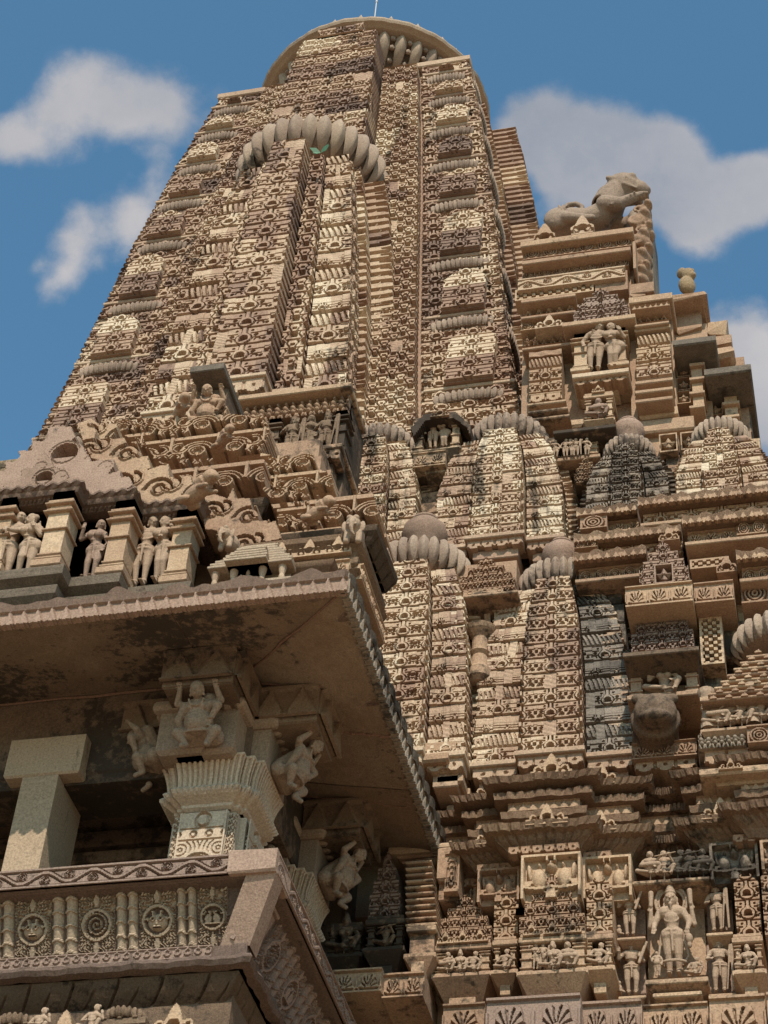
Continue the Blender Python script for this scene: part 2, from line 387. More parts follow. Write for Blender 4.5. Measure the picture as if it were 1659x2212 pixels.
def checker(x,y,w,h,c=.035):
    H=np.where(((np.floor(x/c)+np.floor(y/c))%2)==0,-.6,1.0); b=.02
    return np.where((x<b)|(x>w-b)|(y<b)|(y>h-b),1.0,H)
def acanthus(x,y,w,h):
    n=max(1,round(w/(h*.9))); P=w/n; u=cen(x-P/2,P)/P; v=y/h
    H=.5+.0*x
    r=np.hypot(u,(v-.45)*.9); th=np.arctan2(v-.45,np.abs(u))
    sp=fr(r/.13+th/(2*np.pi)*1.0); H=np.where((r<.42),np.where(sp<.4,.05,.95),.3)
    return np.where((v<.08)|(v>.92),1.0,H)
def rosette(x,y,w,h):
    """square frame with a four-petalled flower on a deep ground"""
    s=min(w,h); u=(x-w/2)/s; v=(y-h/2)/s
    m=np.maximum(np.abs(u)*s/w*1.0,np.abs(v)*s/h)
    d=np.abs(u)+np.abs(v); H=np.where(d<.40,.95-1.2*np.minimum(np.abs(u),np.abs(v))*2.2+.0,-.4)
    H=np.where(np.abs(np.abs(u)-np.abs(v))<.025,np.where(d<.38,.35,H),H)
    H=np.where(np.hypot(u,v)<.08,1.1,H)
    fx=(x<w*.09)|(x>w*.91)|(y<h*.07)|(y>h*.93)
    return np.where(fx,1.0,H)
def figures_relief(x,y,w,h,n=None,seed=1):
    """small dancers and musicians in high relief"""
    n=n or max(1,round(w/(h*.55))); P=w/n; k=np.floor(x/P); u=(x-(k+.5)*P)/h; v=y/h
    r=np.sin(k*12.9898+seed*3.1)*43758.5453; r=r-np.floor(r); lean=(r-.5)*.22
    u=u-lean*(v-.5)
    def el(a,b,ra,rb,rot=0):
        c,s=math.cos(rot),math.sin(rot); p=((u-a)*c+(v-b)*s)/ra; q=(-(u-a)*s+(v-b)*c)/rb
        return np.sqrt(np.clip(1-p*p-q*q,0,1))
    H=np.zeros(x.shape)
    for e,k_ in ((el(0,.83,.075,.10),.95),(el(0,.94,.05,.06),.8),(el(0,.60,.13,.16),1),(el(0,.40,.13,.12),.95),(el(-.10,.20,.065,.2,.15),.85),(el(.09,.20,.065,.2,-.25),.85),
              (el(-.17,.58,.045,.16,.35),.8),(el(.17,.55,.045,.16,-.5),.8),(el(.12,.45,.13,.04,.4),.85),(el(-.10,.70,.12,.04,-.5),.8),(el(0,.03,.2,.04),.6)):
        H=np.maximum(H,e*k_)
    return np.where((y<h*.03),1,H*1.0)
def arch_top(x,y,w,h):
    """free-standing arch crest: ogee outline with a horseshoe opening and curled shoulders"""
    u=(x-w/2)/h; v=y/h; au=np.abs(u); hw=w/h/2
    out=(v<.30)&(au<hw*.99)|(au<.30*np.clip(1-(v-.3)/.7,0,1)**.6)|(np.hypot(au-hw*.62,v-.36)<.16)
    H=np.full(x.shape,.8)
    H=carve(H,(np.hypot(u,v-.34)<.28),1.0)
    H=carve(H,np.hypot(u*1.0,v-.32)<.17,-.5)
    H=carve(H,np.hypot(au-hw*.62,v-.36)<.06,0)
    H=carve(H,(np.abs(np.hypot(au-hw*.55,v-.2)-.12)<.03),.2)
    H=carve(H,v<.07,1.0)
    return np.where(out,H,np.nan)
# ================================================================ towers
def interp(tab):
    zs=np.array([a for a,b in tab]); ws=np.array([b for a,b in tab])
    return lambda z: np.interp(z,zs,ws)
def frame(c,k):
    """local (lateral, outward, z) of face k (0 front,1 right,2 back,3 left) -> world"""
    c0=c[0]; S_=c[2] if len(c)>2 else (lambda z:0*z)
    if k==0: return lambda x,d,z: np.stack([c0+x,c[1]-S_(z)-d,z+0*x],-1)
    if k==1: return lambda x,d,z: np.stack([c0+d,c[1]-S_(z)+x,z+0*x],-1)
    if k==3: return lambda x,d,z: np.stack([c0-d,c[1]-S_(z)-x,z+0*x],-1)
    return lambda x,d,z: np.stack([c0-x,c[1]-S_(z)+d,z+0*x],-1)
def course_tints(nc,npiece,base=.5,sp=.42,seed=0):
    r=np.random.default_rng(seed+5); t=r.choice([-.38,-.24,-.10,0.,.10,.22,.40],p=[.11,.17,.2,.2,.18,.11,.03],size=(nc,npiece))+r.uniform(-.05,.05,(nc,npiece))
    # runs of similar stones
    for i in range(1,nc):
        keep=r.random(npiece)<.5; t[i,keep]=t[i-1,keep]
    return base+t
def band(c,k,w,fa,fb,p,z0,z1,kind,pitch,name,mat,parent,back=.45,dep=.05,seed=0,tint=.5,cell=.013,gapl=True,gapr=True,taper=None,roof=None,edge=.02,sidek='stripes'):
    """one vertical buttress band of a tower face, carved in courses, with striped returns"""
    mb=MB(); fm=frame(c,k); cell=cell/QUALITY
    Hh=z1-z0; wm=(fb-fa)*w((z0+z1)/2)
    ny=max(8,int(Hh/cell)); nx=max(4,int(wm/cell))
    z=np.linspace(z0,z1,ny); s=np.linspace(0,1,nx); S,Z=np.meshgrid(s,z)
    wz=w(Z); xa=fa*wz; xb=fb*wz; Xl=xa+(xb-xa)*S
    yy=Z-z0; xx=(Xl-(xa+xb)/2)
    nc=int(Hh/pitch)+2; ci=np.clip((yy/pitch).astype(int),0,nc-1)
    ct=course_tints(nc,3,tint,.34,seed)
    pc=np.clip(((S+.13*np.sin(ci*2.3+seed))*2.2).astype(int),0,2); tn=ct[ci,pc]
    if kind=='jaala': H=jaala(xx,yy,pitch,0,max(.62,wm/pitch/ max(1,round(wm/pitch/1.5))/2))
    elif kind=='lattice': H=lattice(xx,yy,pitch)
    elif kind=='rolls': H=rolls(xx+wm/2,yy,pitch,wm)
    elif kind=='stripes': H=stripes(xx,yy,pitch*.9)
    elif kind=='half': H=jaala(xx,yy,pitch,(-wm/2 if k!=9 else 0),max(.55,wm/pitch*.98))
    else: H=rough_(xx,yy)
    v=fr(yy/pitch); ov=.012*(1-v)
    # slots run through to the edges
    sl=stripes(xx,yy,pitch)
    if kind in('jaala','half'):
        em=np.minimum(S,1-S)*wm<edge; H=np.where(em&(sl<0),-.2,H)
    er=np.random.default_rng(seed+99); bl=er.random((nc,5)); hj=er.uniform(-.012,.012,(nc,5)); pi=np.clip((S*5).astype(int),0,4)
    pl=(bl[ci,pi]<.05)&(kind!='stripes'); H=np.where(pl,.75+.08*np.sin(Xl*60+Z*45)*np.sin(Z*80),H)
    wear=np.clip(np.sin(Xl*5.1+seed)*np.sin(Z*3.7+seed*2)+.35*np.sin(Xl*17+Z*13)-.72,0,.5)*1.1; H=H*(1-wear)+.7*wear
    D=w(Z)+p+dep*(H-1)+ov+hj[ci,pi]*(.6 if wm>.25 else 0)
    if roof is not None:      # arched head: trim the top corners
        pass
    P=fm(Xl,D,Z); mb.add(P.reshape(-1,3),gridq(ny,nx),tint=tn.ravel())
    # returns
    for side,xe,do in ((0,xa[:,0],gapl),(1,xb[:,0],gapr)):
        if not do: continue
        nd=max(3,int(back/ (cell*1.6)))
        dd=np.linspace(0,1,nd); Dm,Zm=np.meshgrid(dd,z)
        d0=D[:,0 if side==0 else -1]
        vv=stripes(Dm,Zm-z0,pitch)
        if sidek=='jaala': vv=lattice(Dm*back+.1,Zm-z0,pitch)
        sg=-1 if side==0 else 1
        inn=.032*(1-vv)*np.sin(np.pi*np.clip(Dm*3,0,.5))
        xq=xe[:,None]-sg*inn*.9
        dq=d0[:,None]-Dm*back
        P=fm(xq,dq,Zm+0*xq)
        q=gridq(ny,nd)
        if side==0: q=q[:,::-1]
        mb.add(P.reshape(-1,3),q,tint=np.clip(ct[np.clip(((Zm-z0)/pitch).astype(int),0,nc-1),2 if side else 0]-.08,0,1).ravel())
    # cap and foot
    for zz,fl in ((z1,False),(z0,True)):
        a=float(w(np.array(zz))); x0,x1=fa*a,fb*a; d1=a+p+(0.02 if fl else 0)-.004; d0_=d1-back
        X4=np.array([x0,x1,x1,x0]); D4=np.array([d1,d1,d0_,d0_])
        mb.add(fm(X4,D4,np.full(4,zz)),[(0,1,2,3)],tint=.4)
    return mb.obj(name,mat,parent)
def core(c,w,z0,z1,inset,name,mat,parent,z_top=None):
    mb=MB(); zs=np.linspace(z0,z1,24); V=[]
    for z in zs:
        a=float(w(np.array(z)))-inset
        for sx,sy in ((-1,-1),(1,-1),(1,1),(-1,1)): V.append((c[0]+sx*a,c[1]-(float(c[2](z)) if len(c)>2 else 0)+sy*a,z))
    Q=[(i*4+j,i*4+(j+1)%4,i*4+4+(j+1)%4,i*4+4+j) for i in range(len(zs)-1) for j in range(4)]
    n=len(V); Q.append((n-4,n-3,n-2,n-1)); mb.add(V,Q,tint=.35)
    return mb.obj(name,mat,parent)
def tower(name,label,label_cat,c,w,z0,z1,pitch,fracs,prot,disc,mat=None,group=None,corner_discs=(),seed=1,kinds=('jaala','lattice','jaala'),faces=(0,1,3),ball=0,cell=.0085,dep=.075,corner_top=None,tint=.5,fringe=True,petal=None,sidew=None,gap=.02,nrib=26,edisc=0,dark=None):
    mat=mat or M_TOWER; petal=petal or M_PETAL; cfoot=c
    th=thing(name,label,label_cat,(c[0],c[1],z0),group)
    core(c,w,z0,z1-.02,.22*float(w(np.array(z0)))if 0 else .10,'core',mat,th)
    f1,f2=fracs; p1,p2=prot; g=gap
    for k in faces:
        cl=cell if k==0 else cell*1.35
        kk=kinds if k==0 else ('stripes','stripes','stripes') if k==3 else ('stripes','stripes','jaala')
        band(c,k,w,-f1,f1,p1,z0,z1+.0,kk[0],pitch,'spine',mat,th,back=p1+.12,dep=dep,seed=seed+k,cell=cl,tint=tint)
        band(c,k,w,f1+g,f2,p2,z0,z1-.04,kk[1],pitch,'side_band',dark if (dark and k==0) else mat,th,back=p2+.12,dep=dep*.9,seed=seed+10+k,cell=cl,tint=tint+.08)
        band(c,k,w,-f2,-f1-g,p2,z0,z1-.04,kk[1],pitch,'side_band',mat,th,back=p2+.12,dep=dep*.9,seed=seed+20+k,cell=cl,tint=tint+.08)
        if f2<.98:
            ct=corner_top or z1
            band(c,k,w,f2+g,1.0,0,z0,ct,kk[2],pitch,'corner_band',mat,th,back=.12,dep=dep,seed=seed+30+k,cell=cl,tint=tint,gapr=False)
            band(c,k,w,-1.0,-f2-g,0,z0,ct,kk[2],pitch,'corner_band',mat,th,back=.12,dep=dep,seed=seed+40+k,cell=cl,tint=tint,gapl=False)
    for z in corner_discs:
        a=float(w(np.array(z))); h=a*(1-f2-g)/2; cc=a-h
        for sx,sy in ((1,-1),(-1,-1),(1,1)):
            mb=MB(); ribdisc(mb,(c[0]+sx*cc,c[1]+sy*cc,z),h*1.10+.03,.085,nrib=56,sq=3.0,tint=.42,prot=.36,gap=.95)
            mb.obj('ribbed_disc',petal,th)
            # stepped block over the disc
            mb=MB(); box(mb,c[0]+sx*cc-h*.98,c[0]+sx*cc+h*.98,c[1]+sy*cc-h*.98,c[1]+sy*cc+h*.98,z+.17,z+.22,tint=.5,bev=.01)
            ztop=min([q for q in corner_discs if q>z]+[z1])-.20
            a2=float(w(np.array(ztop))); h2=a2*(1-f2-g)/2; c2=a2-h2
            for zz,pp in ((z+.24,.02),): panel(mb,(c[0]+sx*cc-h*.52,c[1]-a-.085,z+.22),ex,np.array([0,(a-a2),ztop-z-.22])/np.linalg.norm([0,(a-a2),ztop-z-.22]),h*1.04,ztop-z-.22,lambda x,y: np.where((np.abs(x-h*.52)>h*.52*np.clip(1-(y-(ztop-z-.42))/.2,0,1)**.5)&(y>ztop-z-.42),np.nan,jaala(x,y,pitch*.92,h*.52,h*1.04/pitch/.92/2)),.07,.12,cell,tint=lambda X,Y: np.clip(.5+.35*np.sin(np.floor(Y/pitch/1.9)*2.7+z*5),.1,.95),Nn=-ey) if sy<0 else None
            mb.obj('disc_capping',mat,th)
    if disc:
        R,hz,zc,nr,gp=disc
        if len(c)>2: c=(c[0],c[1]-float(c[2](z1)))
        mb=MB(); lathe(mb,(c[0],c[1],0),[(0,z1-.1),(R*.62,z1-.1),(R*.62,zc-hz*.6),(R*.78,zc-hz*.55),(R*.78,zc-hz*.3),(0,zc-hz*.3)],32,tint=.4); mb.obj('neck',mat,th)
        mb=MB(); ribdisc(mb,(c[0],c[1],zc),R,hz,nrib=nr,gap=gp,tint=.5,prot=.5); mb.obj('crowning_ribbed_disc',petal,th,smooth=True)
        if ball:
            b=ball; zb=zc+R*.62
            mb=MB(); lathe(mb,(c[0],c[1],zb),[(0,-R*.5),(b*.6,-R*.5),(b*.7,0),(b*.75,b*.25),(b*.98,b*.6),(b*1.08,b*1.0),(b*1.0,b*1.42),(b*.72,b*1.75),(b*.5,b*1.86),(b*.62,b*1.9),(b*.62,b*2.02),(b*.3,b*2.06),(0,b*2.06)],32,tint=.35)
            mb.obj('pot_finial',M_PINK,th,smooth=True)
    if fringe:
        a=float(w(np.array(z0))); c=cfoot
        mb=MB()
        for (fa,fb,p) in ((-f1,f1,p1),(f1+g,f2,p2),(-f2,-f1-g,p2),(f2+g,1,0),(-1,-f2-g,0)):
            if fb-fa<.02: continue
            x0,x1=c[0]+fa*a,c[0]+fb*a; y=c[1]-a-p
            box(mb,x0-.02,x1+.02,y-.05,y+.3,z0-.05,z0+.003,tint=.6,bev=.008)
            panel(mb,(x0,y-.015,z0-.05-pitch*.7),ex,ez,x1-x0,pitch*.7,lambda X,Y,ww=x1-x0: scallop(X,Y,ww,pitch*.7),.03,.16,tint=.5,Nn=-ey)
            box(mb,x0+.05,x1-.05,y+.05,y+.35,z0-.05-pitch*1.3,z0-.05-pitch*.5,tint=.35,bev=.01)
        mb.obj('base_fringe',mat,th)
    return th
M_DKB2=stone('dull_grey_sandstone',[(.10,.078,.062),(.19,.145,.112),(.28,.215,.162),(.38,.295,.22)],stain=.25,bump=.4)
M_DKB=stone('grey_weathered_sandstone',[(.05,.042,.036),(.10,.082,.068),(.16,.13,.105),(.25,.20,.16)],stain=.45,bump=.4)
# ---- main tower
wM=interp([(12.5,3.25),(15.0,2.95),(15.7,2.84),(16.3,2.74),(17.3,2.62),(18.5,2.5),(20.15,2.33),(22.2,2.08),(23.4,1.9),(24.2,1.77),(24.6,1.68)])
cM=(-5.6,17.2); cR=-5.66
def main_tower():
    th=tower('main_spire','tall main spire in fine carved courses, topped by the huge round ribbed disc','temple spire',cM,wM,13.6,24.0,.235,(.325,.61),(.46,.10),None,
        corner_discs=[15.95,17.4,18.62,19.95,20.95,21.85,22.75,23.5],seed=3,cell=.0095,dep=.085,tint=.5,fringe=False)
    # spine carries on past the shoulder
    for k in (0,):
        band(cM,k,wM,-.32,.32,.47,24.0,24.62,'jaala',.205,'spine_head',M_TOWER,th,back=.5,seed=77,cell=.014)
        band(cM,k,wM,-.20,.20,.48,24.62,24.82,'jaala',.2,'spine_head',M_TOWER,th,back=.5,seed=78,cell=.014)
    for sx in (-1,1):
        mb=MB(); box(mb,cM[0]+sx*1.42-.42,cM[0]+sx*1.42+.42,cM[1]-1.83,cM[1]+1.83,23.98,24.1,tint=.6,bev=.015)
        box(mb,cM[0]+sx*1.42-.36,cM[0]+sx*1.42+.36,cM[1]-1.72,cM[1]+1.72,24.08,24.22,tint=.45,bev=.02)
        mb.obj('shoulder_slab',M_TOWER,th)
    mb=MB(); c=(cR,cM[1],0)
    lathe(mb,c,[(0,24.1),(1.25,24.0),(1.25,24.3),(1.33,24.32),(1.33,24.38),(1.2,24.40),(1.2,24.720),(1.36,24.740),(1.36,24.776),(1.1,24.630),(0,24.630)],64,tint=.35); mb.obj('neck',M_TOWER,th)
    mb=MB(); ribdisc(mb,(c[0],c[1],25.45),1.64,.42,nrib=38,gap=.66,tint=.55,prot=.85,npt=9)
    mb.obj('crowning_ribbed_disc',M_PETAL,th,smooth=True)
    for i in range(38):
        mb=MB(); a=2*math.pi*i/38
        for j in range(7):
            ph=(j-3)/3*1.15; r=1.56-.42*.85*1.9*(1-math.cos(ph)); z=25.45+.42*math.sin(ph)
            lathe(mb,(c[0]+r*math.cos(a),c[1]+r*math.sin(a),z),[(0,-.045),(.033,-.03),(.042,0),(.033,.03),(0,.045)],6,tint=.4)
        mb.obj('bead_string',M_PETAL,th)
    mb=MB(); n=240; a=np.linspace(0,2*np.pi,n,endpoint=False)
    pr=[(0,25.510),(1.2,25.510),(1.66,25.530),(1.70,25.545),(1.76,25.560),(1.78,25.600),(1.755,25.620),(1.755,25.670),(1.70,25.690),(1.3,25.860),(0,25.980)]
    V=[]
    for i,(r,z) in enumerate(pr):
        rr=r+(.006*np.sin(a*40)*np.sin(a*17) if 3<i<8 else 0)
        V.append(np.stack([c[0]+rr*np.cos(a),c[1]+rr*np.sin(a),z+.008*np.sin(a*23)+0*a],-1))
    mb.add(np.array(V).reshape(-1,3),gridq(len(pr),n,True),tint=.7)
    for i in range(26):
        q=2*math.pi*(i+random.uniform(-.2,.2))/26; lathe(mb,(c[0]+1.67*math.cos(q),c[1]+1.67*math.sin(q),25.750),[(0,0),(.035,0),(.03,.04),(.012,.08),(0,.12)],8,tint=.8)
    mb.obj('rim_slab',M_PETAL,th)
    r=MB(); q=atx(881,50,-5.2); lathe(r,(cM[0]+.25,cM[1]-1.45,25.730),[(.012,0),(.012,.75),(.02,.76),(.02,.8),(0,.8)],8)
    for i in range(5):
        a_=i*1.25; r.add([(cM[0]+.25,cM[1]-1.45,26.480),(cM[0]+.26,cM[1]-1.45,26.480),(cM[0]+.25+.06*math.cos(a_),cM[1]-1.45+.06*math.sin(a_),27.1)],T=[(0,1,2)])
    o=r.obj('lightning_rod',M_METAL); tag(o,'thin metal lightning rod rising from the rim of the great round disc','lightning rod')
main_tower()
wU=interp([(14.9,1.16),(15.4,1.12),(17.0,1.03),(18.5,.91),(19.6,.79),(20.35,.68)])
cU=(-5.6,14.8)
def u1():
    th=tower('half_spire','half spire on the front of the main spire, under a fat ribbed disc','temple spire',cU,wU,15.5,20.35,.29,(.30,.56),(.34,.08),(1.0,.34,20.80,30,.9),seed=21,
      kinds=('jaala','lattice','rolls'),faces=(0,1,3),ball=.15,cell=.0085,dep=.09,tint=.55)
    return th
u1()
# leafy weed growing on it
def weed():
    mb=MB(); c=at(693,330,13.75)
    for i in range(9):
        a=random.uniform(0,6.28); l=random.uniform(.07,.14); d=np.array([math.cos(a),-.5,math.sin(a)*.9+.1]); s=np.cross(d,[.2,1,.1]); s/=np.linalg.norm(s)
        mb.add([c,c+d*l*.5+s*l*.3,c+d*l,c+d*l*.5-s*l*.3],[(0,1,2,3)])
    tag(mb.obj('weed',M_LEAF),'small green weed sprouting beside the top of the half spire','weed')
weed()
def turret(label,base,top,Y,wb,wt,pitch=.16,fr_=(.42,.99),prot=(.10,.0),disc=None,ball=0,seed=5,tint=.5,kinds=('jaala','rolls','jaala'),flat=False,topw=None,fringe=True,cell=.0062,mat=None,dpx=None,dark=None):
    B=at(base[0],base[1],Y); T=at(top[0],top[1],Y)
    zb,zt=B[2],T[2]; cx=(B[0]+T[0])/2
    n=[(zb,wb),(zb+.5*(zt-zb),wb*.90+wt*.10),(zb+.8*(zt-zb),(wb*.55+wt*.45)),(zt,wt)]
    cy=Y+wb
    R,hz,nr=disc or (wt*1.35,.12,24)
    if dpx: q=at(dpx[0],dpx[1],cy-.7*(wb-wt)-R); zc=q[2]; zt=zc-hz*1.25; n[1]=(zb+.5*(zt-zb),n[1][1]); n[2]=(zb+.8*(zt-zb),n[2][1]); n[3]=(zt,wt)
    else: zc=zt+hz*.9
    wf=interp(n); return tower('miniature_spire',label,'miniature spire',(cx,cy,lambda z: .7*(wb-wf(z))),wf,zb,zt,pitch,fr_,prot,(R,hz,zc,nr,.86),seed=seed,kinds=kinds,ball=ball,cell=cell,dep=.05,tint=tint,group='miniature spires clustered on the temple walls',gap=.03,fringe=fringe,mat=mat,dark=dark)
turret('big small spire with a reddish ball above its ribbed disc, beside the eave corner',(858,1640),(884,1235),12.7,.56,.38,pitch=.175,disc=(.47,.19,26),ball=.20,dpx=(888,1170),seed=51,tint=.6)
turret('lower small spire with a dark grey right band, left of the great round spout',(1185,1640),(1202,1285),12.9,.66,.36,pitch=.165,disc=(.41,.17,30),ball=.17,dpx=(1200,1215),dark=M_DKB,seed=61,tint=.55,fr_=(.40,.99))
turret('pale small spire under the right foot of the half spire, behind the roof scrollwork',(772,1200),(815,950),13.3,.50,.30,pitch=.14,disc=(.35,.14,24),dpx=(812,920),seed=71,tint=.72)
turret('wide pale small spire beneath the main spire corner, its ribbed disc spotted black',(1062,1175),(1092,930),13.3,.62,.36,pitch=.14,disc=(.42,.17,28),dpx=(1098,898),seed=81,tint=.66)
turret('slim dark grey small spire topped by a stone ball, under the side gable',(1350,1115),(1358,962),13.4,.40,.20,pitch=.115,disc=(.26,.115,26),ball=.15,dpx=(1358,942),seed=91,tint=.3,mat=M_DKB2)
turret('rightmost pale small spire without a ball, at the edge of the sky',(1555,1105),(1562,940),13.4,.44,.23,pitch=.115,disc=(.29,.13,26),dpx=(1558,905),seed=101,tint=.58)
# ================================================================ carved figures
def capsule(mb,a,b,ra,rb,n=10):
    a=np.array(a,float);b=np.array(b,float);d=b-a;l=np.linalg.norm(d)
    if l<1e-6: d=np.array([0,0,1.]);l=1e-6
    d=d/l; u=np.cross(d,[0.3,1,.2]); u/=np.linalg.norm(u); v=np.cross(d,u)
    rings=[]
    for t in (-1,-.7,-.3): rings.append((a+d*ra*t,ra*math.sqrt(max(0,1-t*t))))
    rings.append((a,ra)); rings.append((b,rb))
    for t in (.3,.7,1): rings.append((b+d*rb*t,rb*math.sqrt(max(0,1-t*t))))
    th=np.linspace(0,2*np.pi,n,endpoint=False)
    V=np.array([c+r*(np.cos(th)[:,None]*u+np.sin(th)[:,None]*v) for c,r in rings]).reshape(-1,3)
    q=gridq(len(rings),n,True); mb.add(V,q[:,::-1])
def ellip(mb,c,r,rot=None,n=14):
    ph=np.linspace(-np.pi/2,np.pi/2,9); th=np.linspace(0,2*np.pi,n,endpoint=False)
    V=np.stack([np.cos(ph)[:,None]*np.cos(th)*r[0],np.cos(ph)[:,None]*np.sin(th)*r[1],np.sin(ph)[:,None]*r[2]+0*th],-1).reshape(-1,3)
    if rot is not None: V=V@np.array(Matrix.Rotation(rot[0],3,rot[1])).T
    mb.add(V+np.array(c),gridq(9,n,True))
def torus(mb,c,R,r,ax='Z',n=18,m=6,sx=1,sy=1,tilt=0):
    a=np.linspace(0,2*np.pi,n,endpoint=False);b=np.linspace(0,2*np.pi,m,endpoint=False)
    A,B=np.meshgrid(a,b,indexing='ij')
    V=np.stack([(R+r*np.cos(B))*np.cos(A)*sx,(R+r*np.cos(B))*np.sin(A)*sy,r*np.sin(B)],-1).reshape(-1,3)
    V=V@np.array(Matrix.Rotation(tilt,3,'X')).T
    i=np.arange(n)[:,None];j=np.arange(m)[None]
    Q=np.stack([i*m+j,((i+1)%n)*m+j,((i+1)%n)*m+(j+1)%m,i*m+(j+1)%m],-1).reshape(-1,4)
    mb.add(V+np.array(c),Q)
def fuse(mb,name,mat,voxel=.012,smooth=3,tint=.5):
    o=bpy.data.objects.new('tmp',mb.mesh('tmp',mat)); COL.objects.link(o)
    m=o.modifiers.new('r','REMESH'); m.mode='VOXEL'; m.voxel_size=voxel; m.use_smooth_shade=True
    s=o.modifiers.new('s','SMOOTH'); s.factor=.5; s.iterations=smooth
    dg=bpy.context.evaluated_depsgraph_get(); e=o.evaluated_get(dg); me=bpy.data.meshes.new_from_object(e)
    me.name=name; bpy.data.objects.remove(o)
    for a in list(me.attributes):
        if a.name=='tint': me.attributes.remove(a)
    a=me.attributes.new('tint','FLOAT','POINT'); a.data.foreach_set('value',np.full(len(me.vertices),tint,np.float32))
    me.materials.clear(); me.materials.append(mat); return me
def hand(mb,w,d,s,curl=.3,side=1):
    """palm and five bent fingers; w wrist, d pointing direction"""
    w=np.array(w,float); d=np.array(d,float); d/=np.linalg.norm(d)
    u=np.cross(d,[0,-1,.1]); u/=np.linalg.norm(u); nrm=np.cross(u,d)
    p=w+d*s*.45
    capsule(mb,w-u*s*.12,p-u*s*.16,s*.17,s*.19,8); capsule(mb,w+u*s*.12,p+u*s*.16,s*.17,s*.19,8)
    for i,l in enumerate((.42,.5,.46,.36)):
        b=p+u*s*(-.27+.18*i); k=b+d*s*l*.5; t=k+(d*math.cos(curl*1.6)+nrm*math.sin(curl*1.6))*s*l*.55
        capsule(mb,b,k,s*.085,s*.075,6); capsule(mb,k,t,s*.075,s*.06,6)
    tb=w+u*side*s*.2; tk=tb+(d*.5+u*side*.8)*s*.3; capsule(mb,tb,tk,s*.1,s*.08,6); capsule(mb,tk,tk+(d*.9+nrm*.3)*s*.22,s*.08,s*.06,6)
def head(mb,c,s,look=(0,-1,0),hair='bun',beard=False):
    """head of height 2s*1.0 with face; looks towards -Y turned by look"""
    a=math.atan2(look[0],-look[1]); R=np.array(Matrix.Rotation(a,3,'Z'))@np.array(Matrix.Rotation(math.asin(max(-.6,min(.6,look[2]))),3,'X').transposed()).T
    T=MB()
    ellip(T,(0,0,0),(s*.74,s*.82,s)); ellip(T,(0,-s*.12,-s*.45),(s*.5,s*.62,s*.48))
    capsule(T,(0,-s*.80,s*.12),(0,-s*.98,-s*.18),s*.09,s*.15,6)             # nose
    for e in (-1,1):
        ellip(T,(e*s*.30,-s*.72,s*.10),(s*.19,s*.13,s*.11)); capsule(T,(e*s*.08,-s*.82,s*.26),(e*s*.50,-s*.66,s*.28),s*.06,s*.05,6)
        ellip(T,(e*s*.76,0,-s*.05),(s*.12,s*.2,s*.34)); ellip(T,(e*s*.80,-.02*s,-s*.55),(s*.15,s*.15,s*.2))
    capsule(T,(-s*.2,-s*.80,-s*.44),(s*.2,-s*.80,-s*.44),s*.07,s*.07,6); capsule(T,(-s*.14,-s*.78,-s*.56),(s*.14,-s*.78,-s*.56),s*.07,s*.07,6)
    if beard: capsule(T,(0,-s*.72,-s*.85),(0,-s*.70,-s*1.35),s*.26,s*.07,8)
    if hair=='bun': ellip(T,(s*.3,s*.55,s*.55),(s*.55,s*.5,s*.5)); ellip(T,(0,.1*s,s*.35),(s*.80,s*.86,s*.75))
    if hair=='crown':
        for k in range(4): ellip(T,(0,0,s*(.75+.32*k)),(s*(.72-.13*k),s*(.72-.13*k),s*.26))
        ellip(T,(0,0,s*2.0),(s*.16,s*.16,s*.24))
    if hair=='turban': torus(T,(0,0,s*.62),s*.68,s*.24)
    if hair=='cap': ellip(T,(0,.08*s,s*.30),(s*.80,s*.88,s*.80)); torus(T,(0,0,s*.38),s*.76,s*.09)
    for V,Q in zip(T.V,T.Q): pass
    V=np.concatenate(T.V)@R.T+np.array(c); off=0
    Q=np.concatenate(T.Q); mb.add(V,Q)
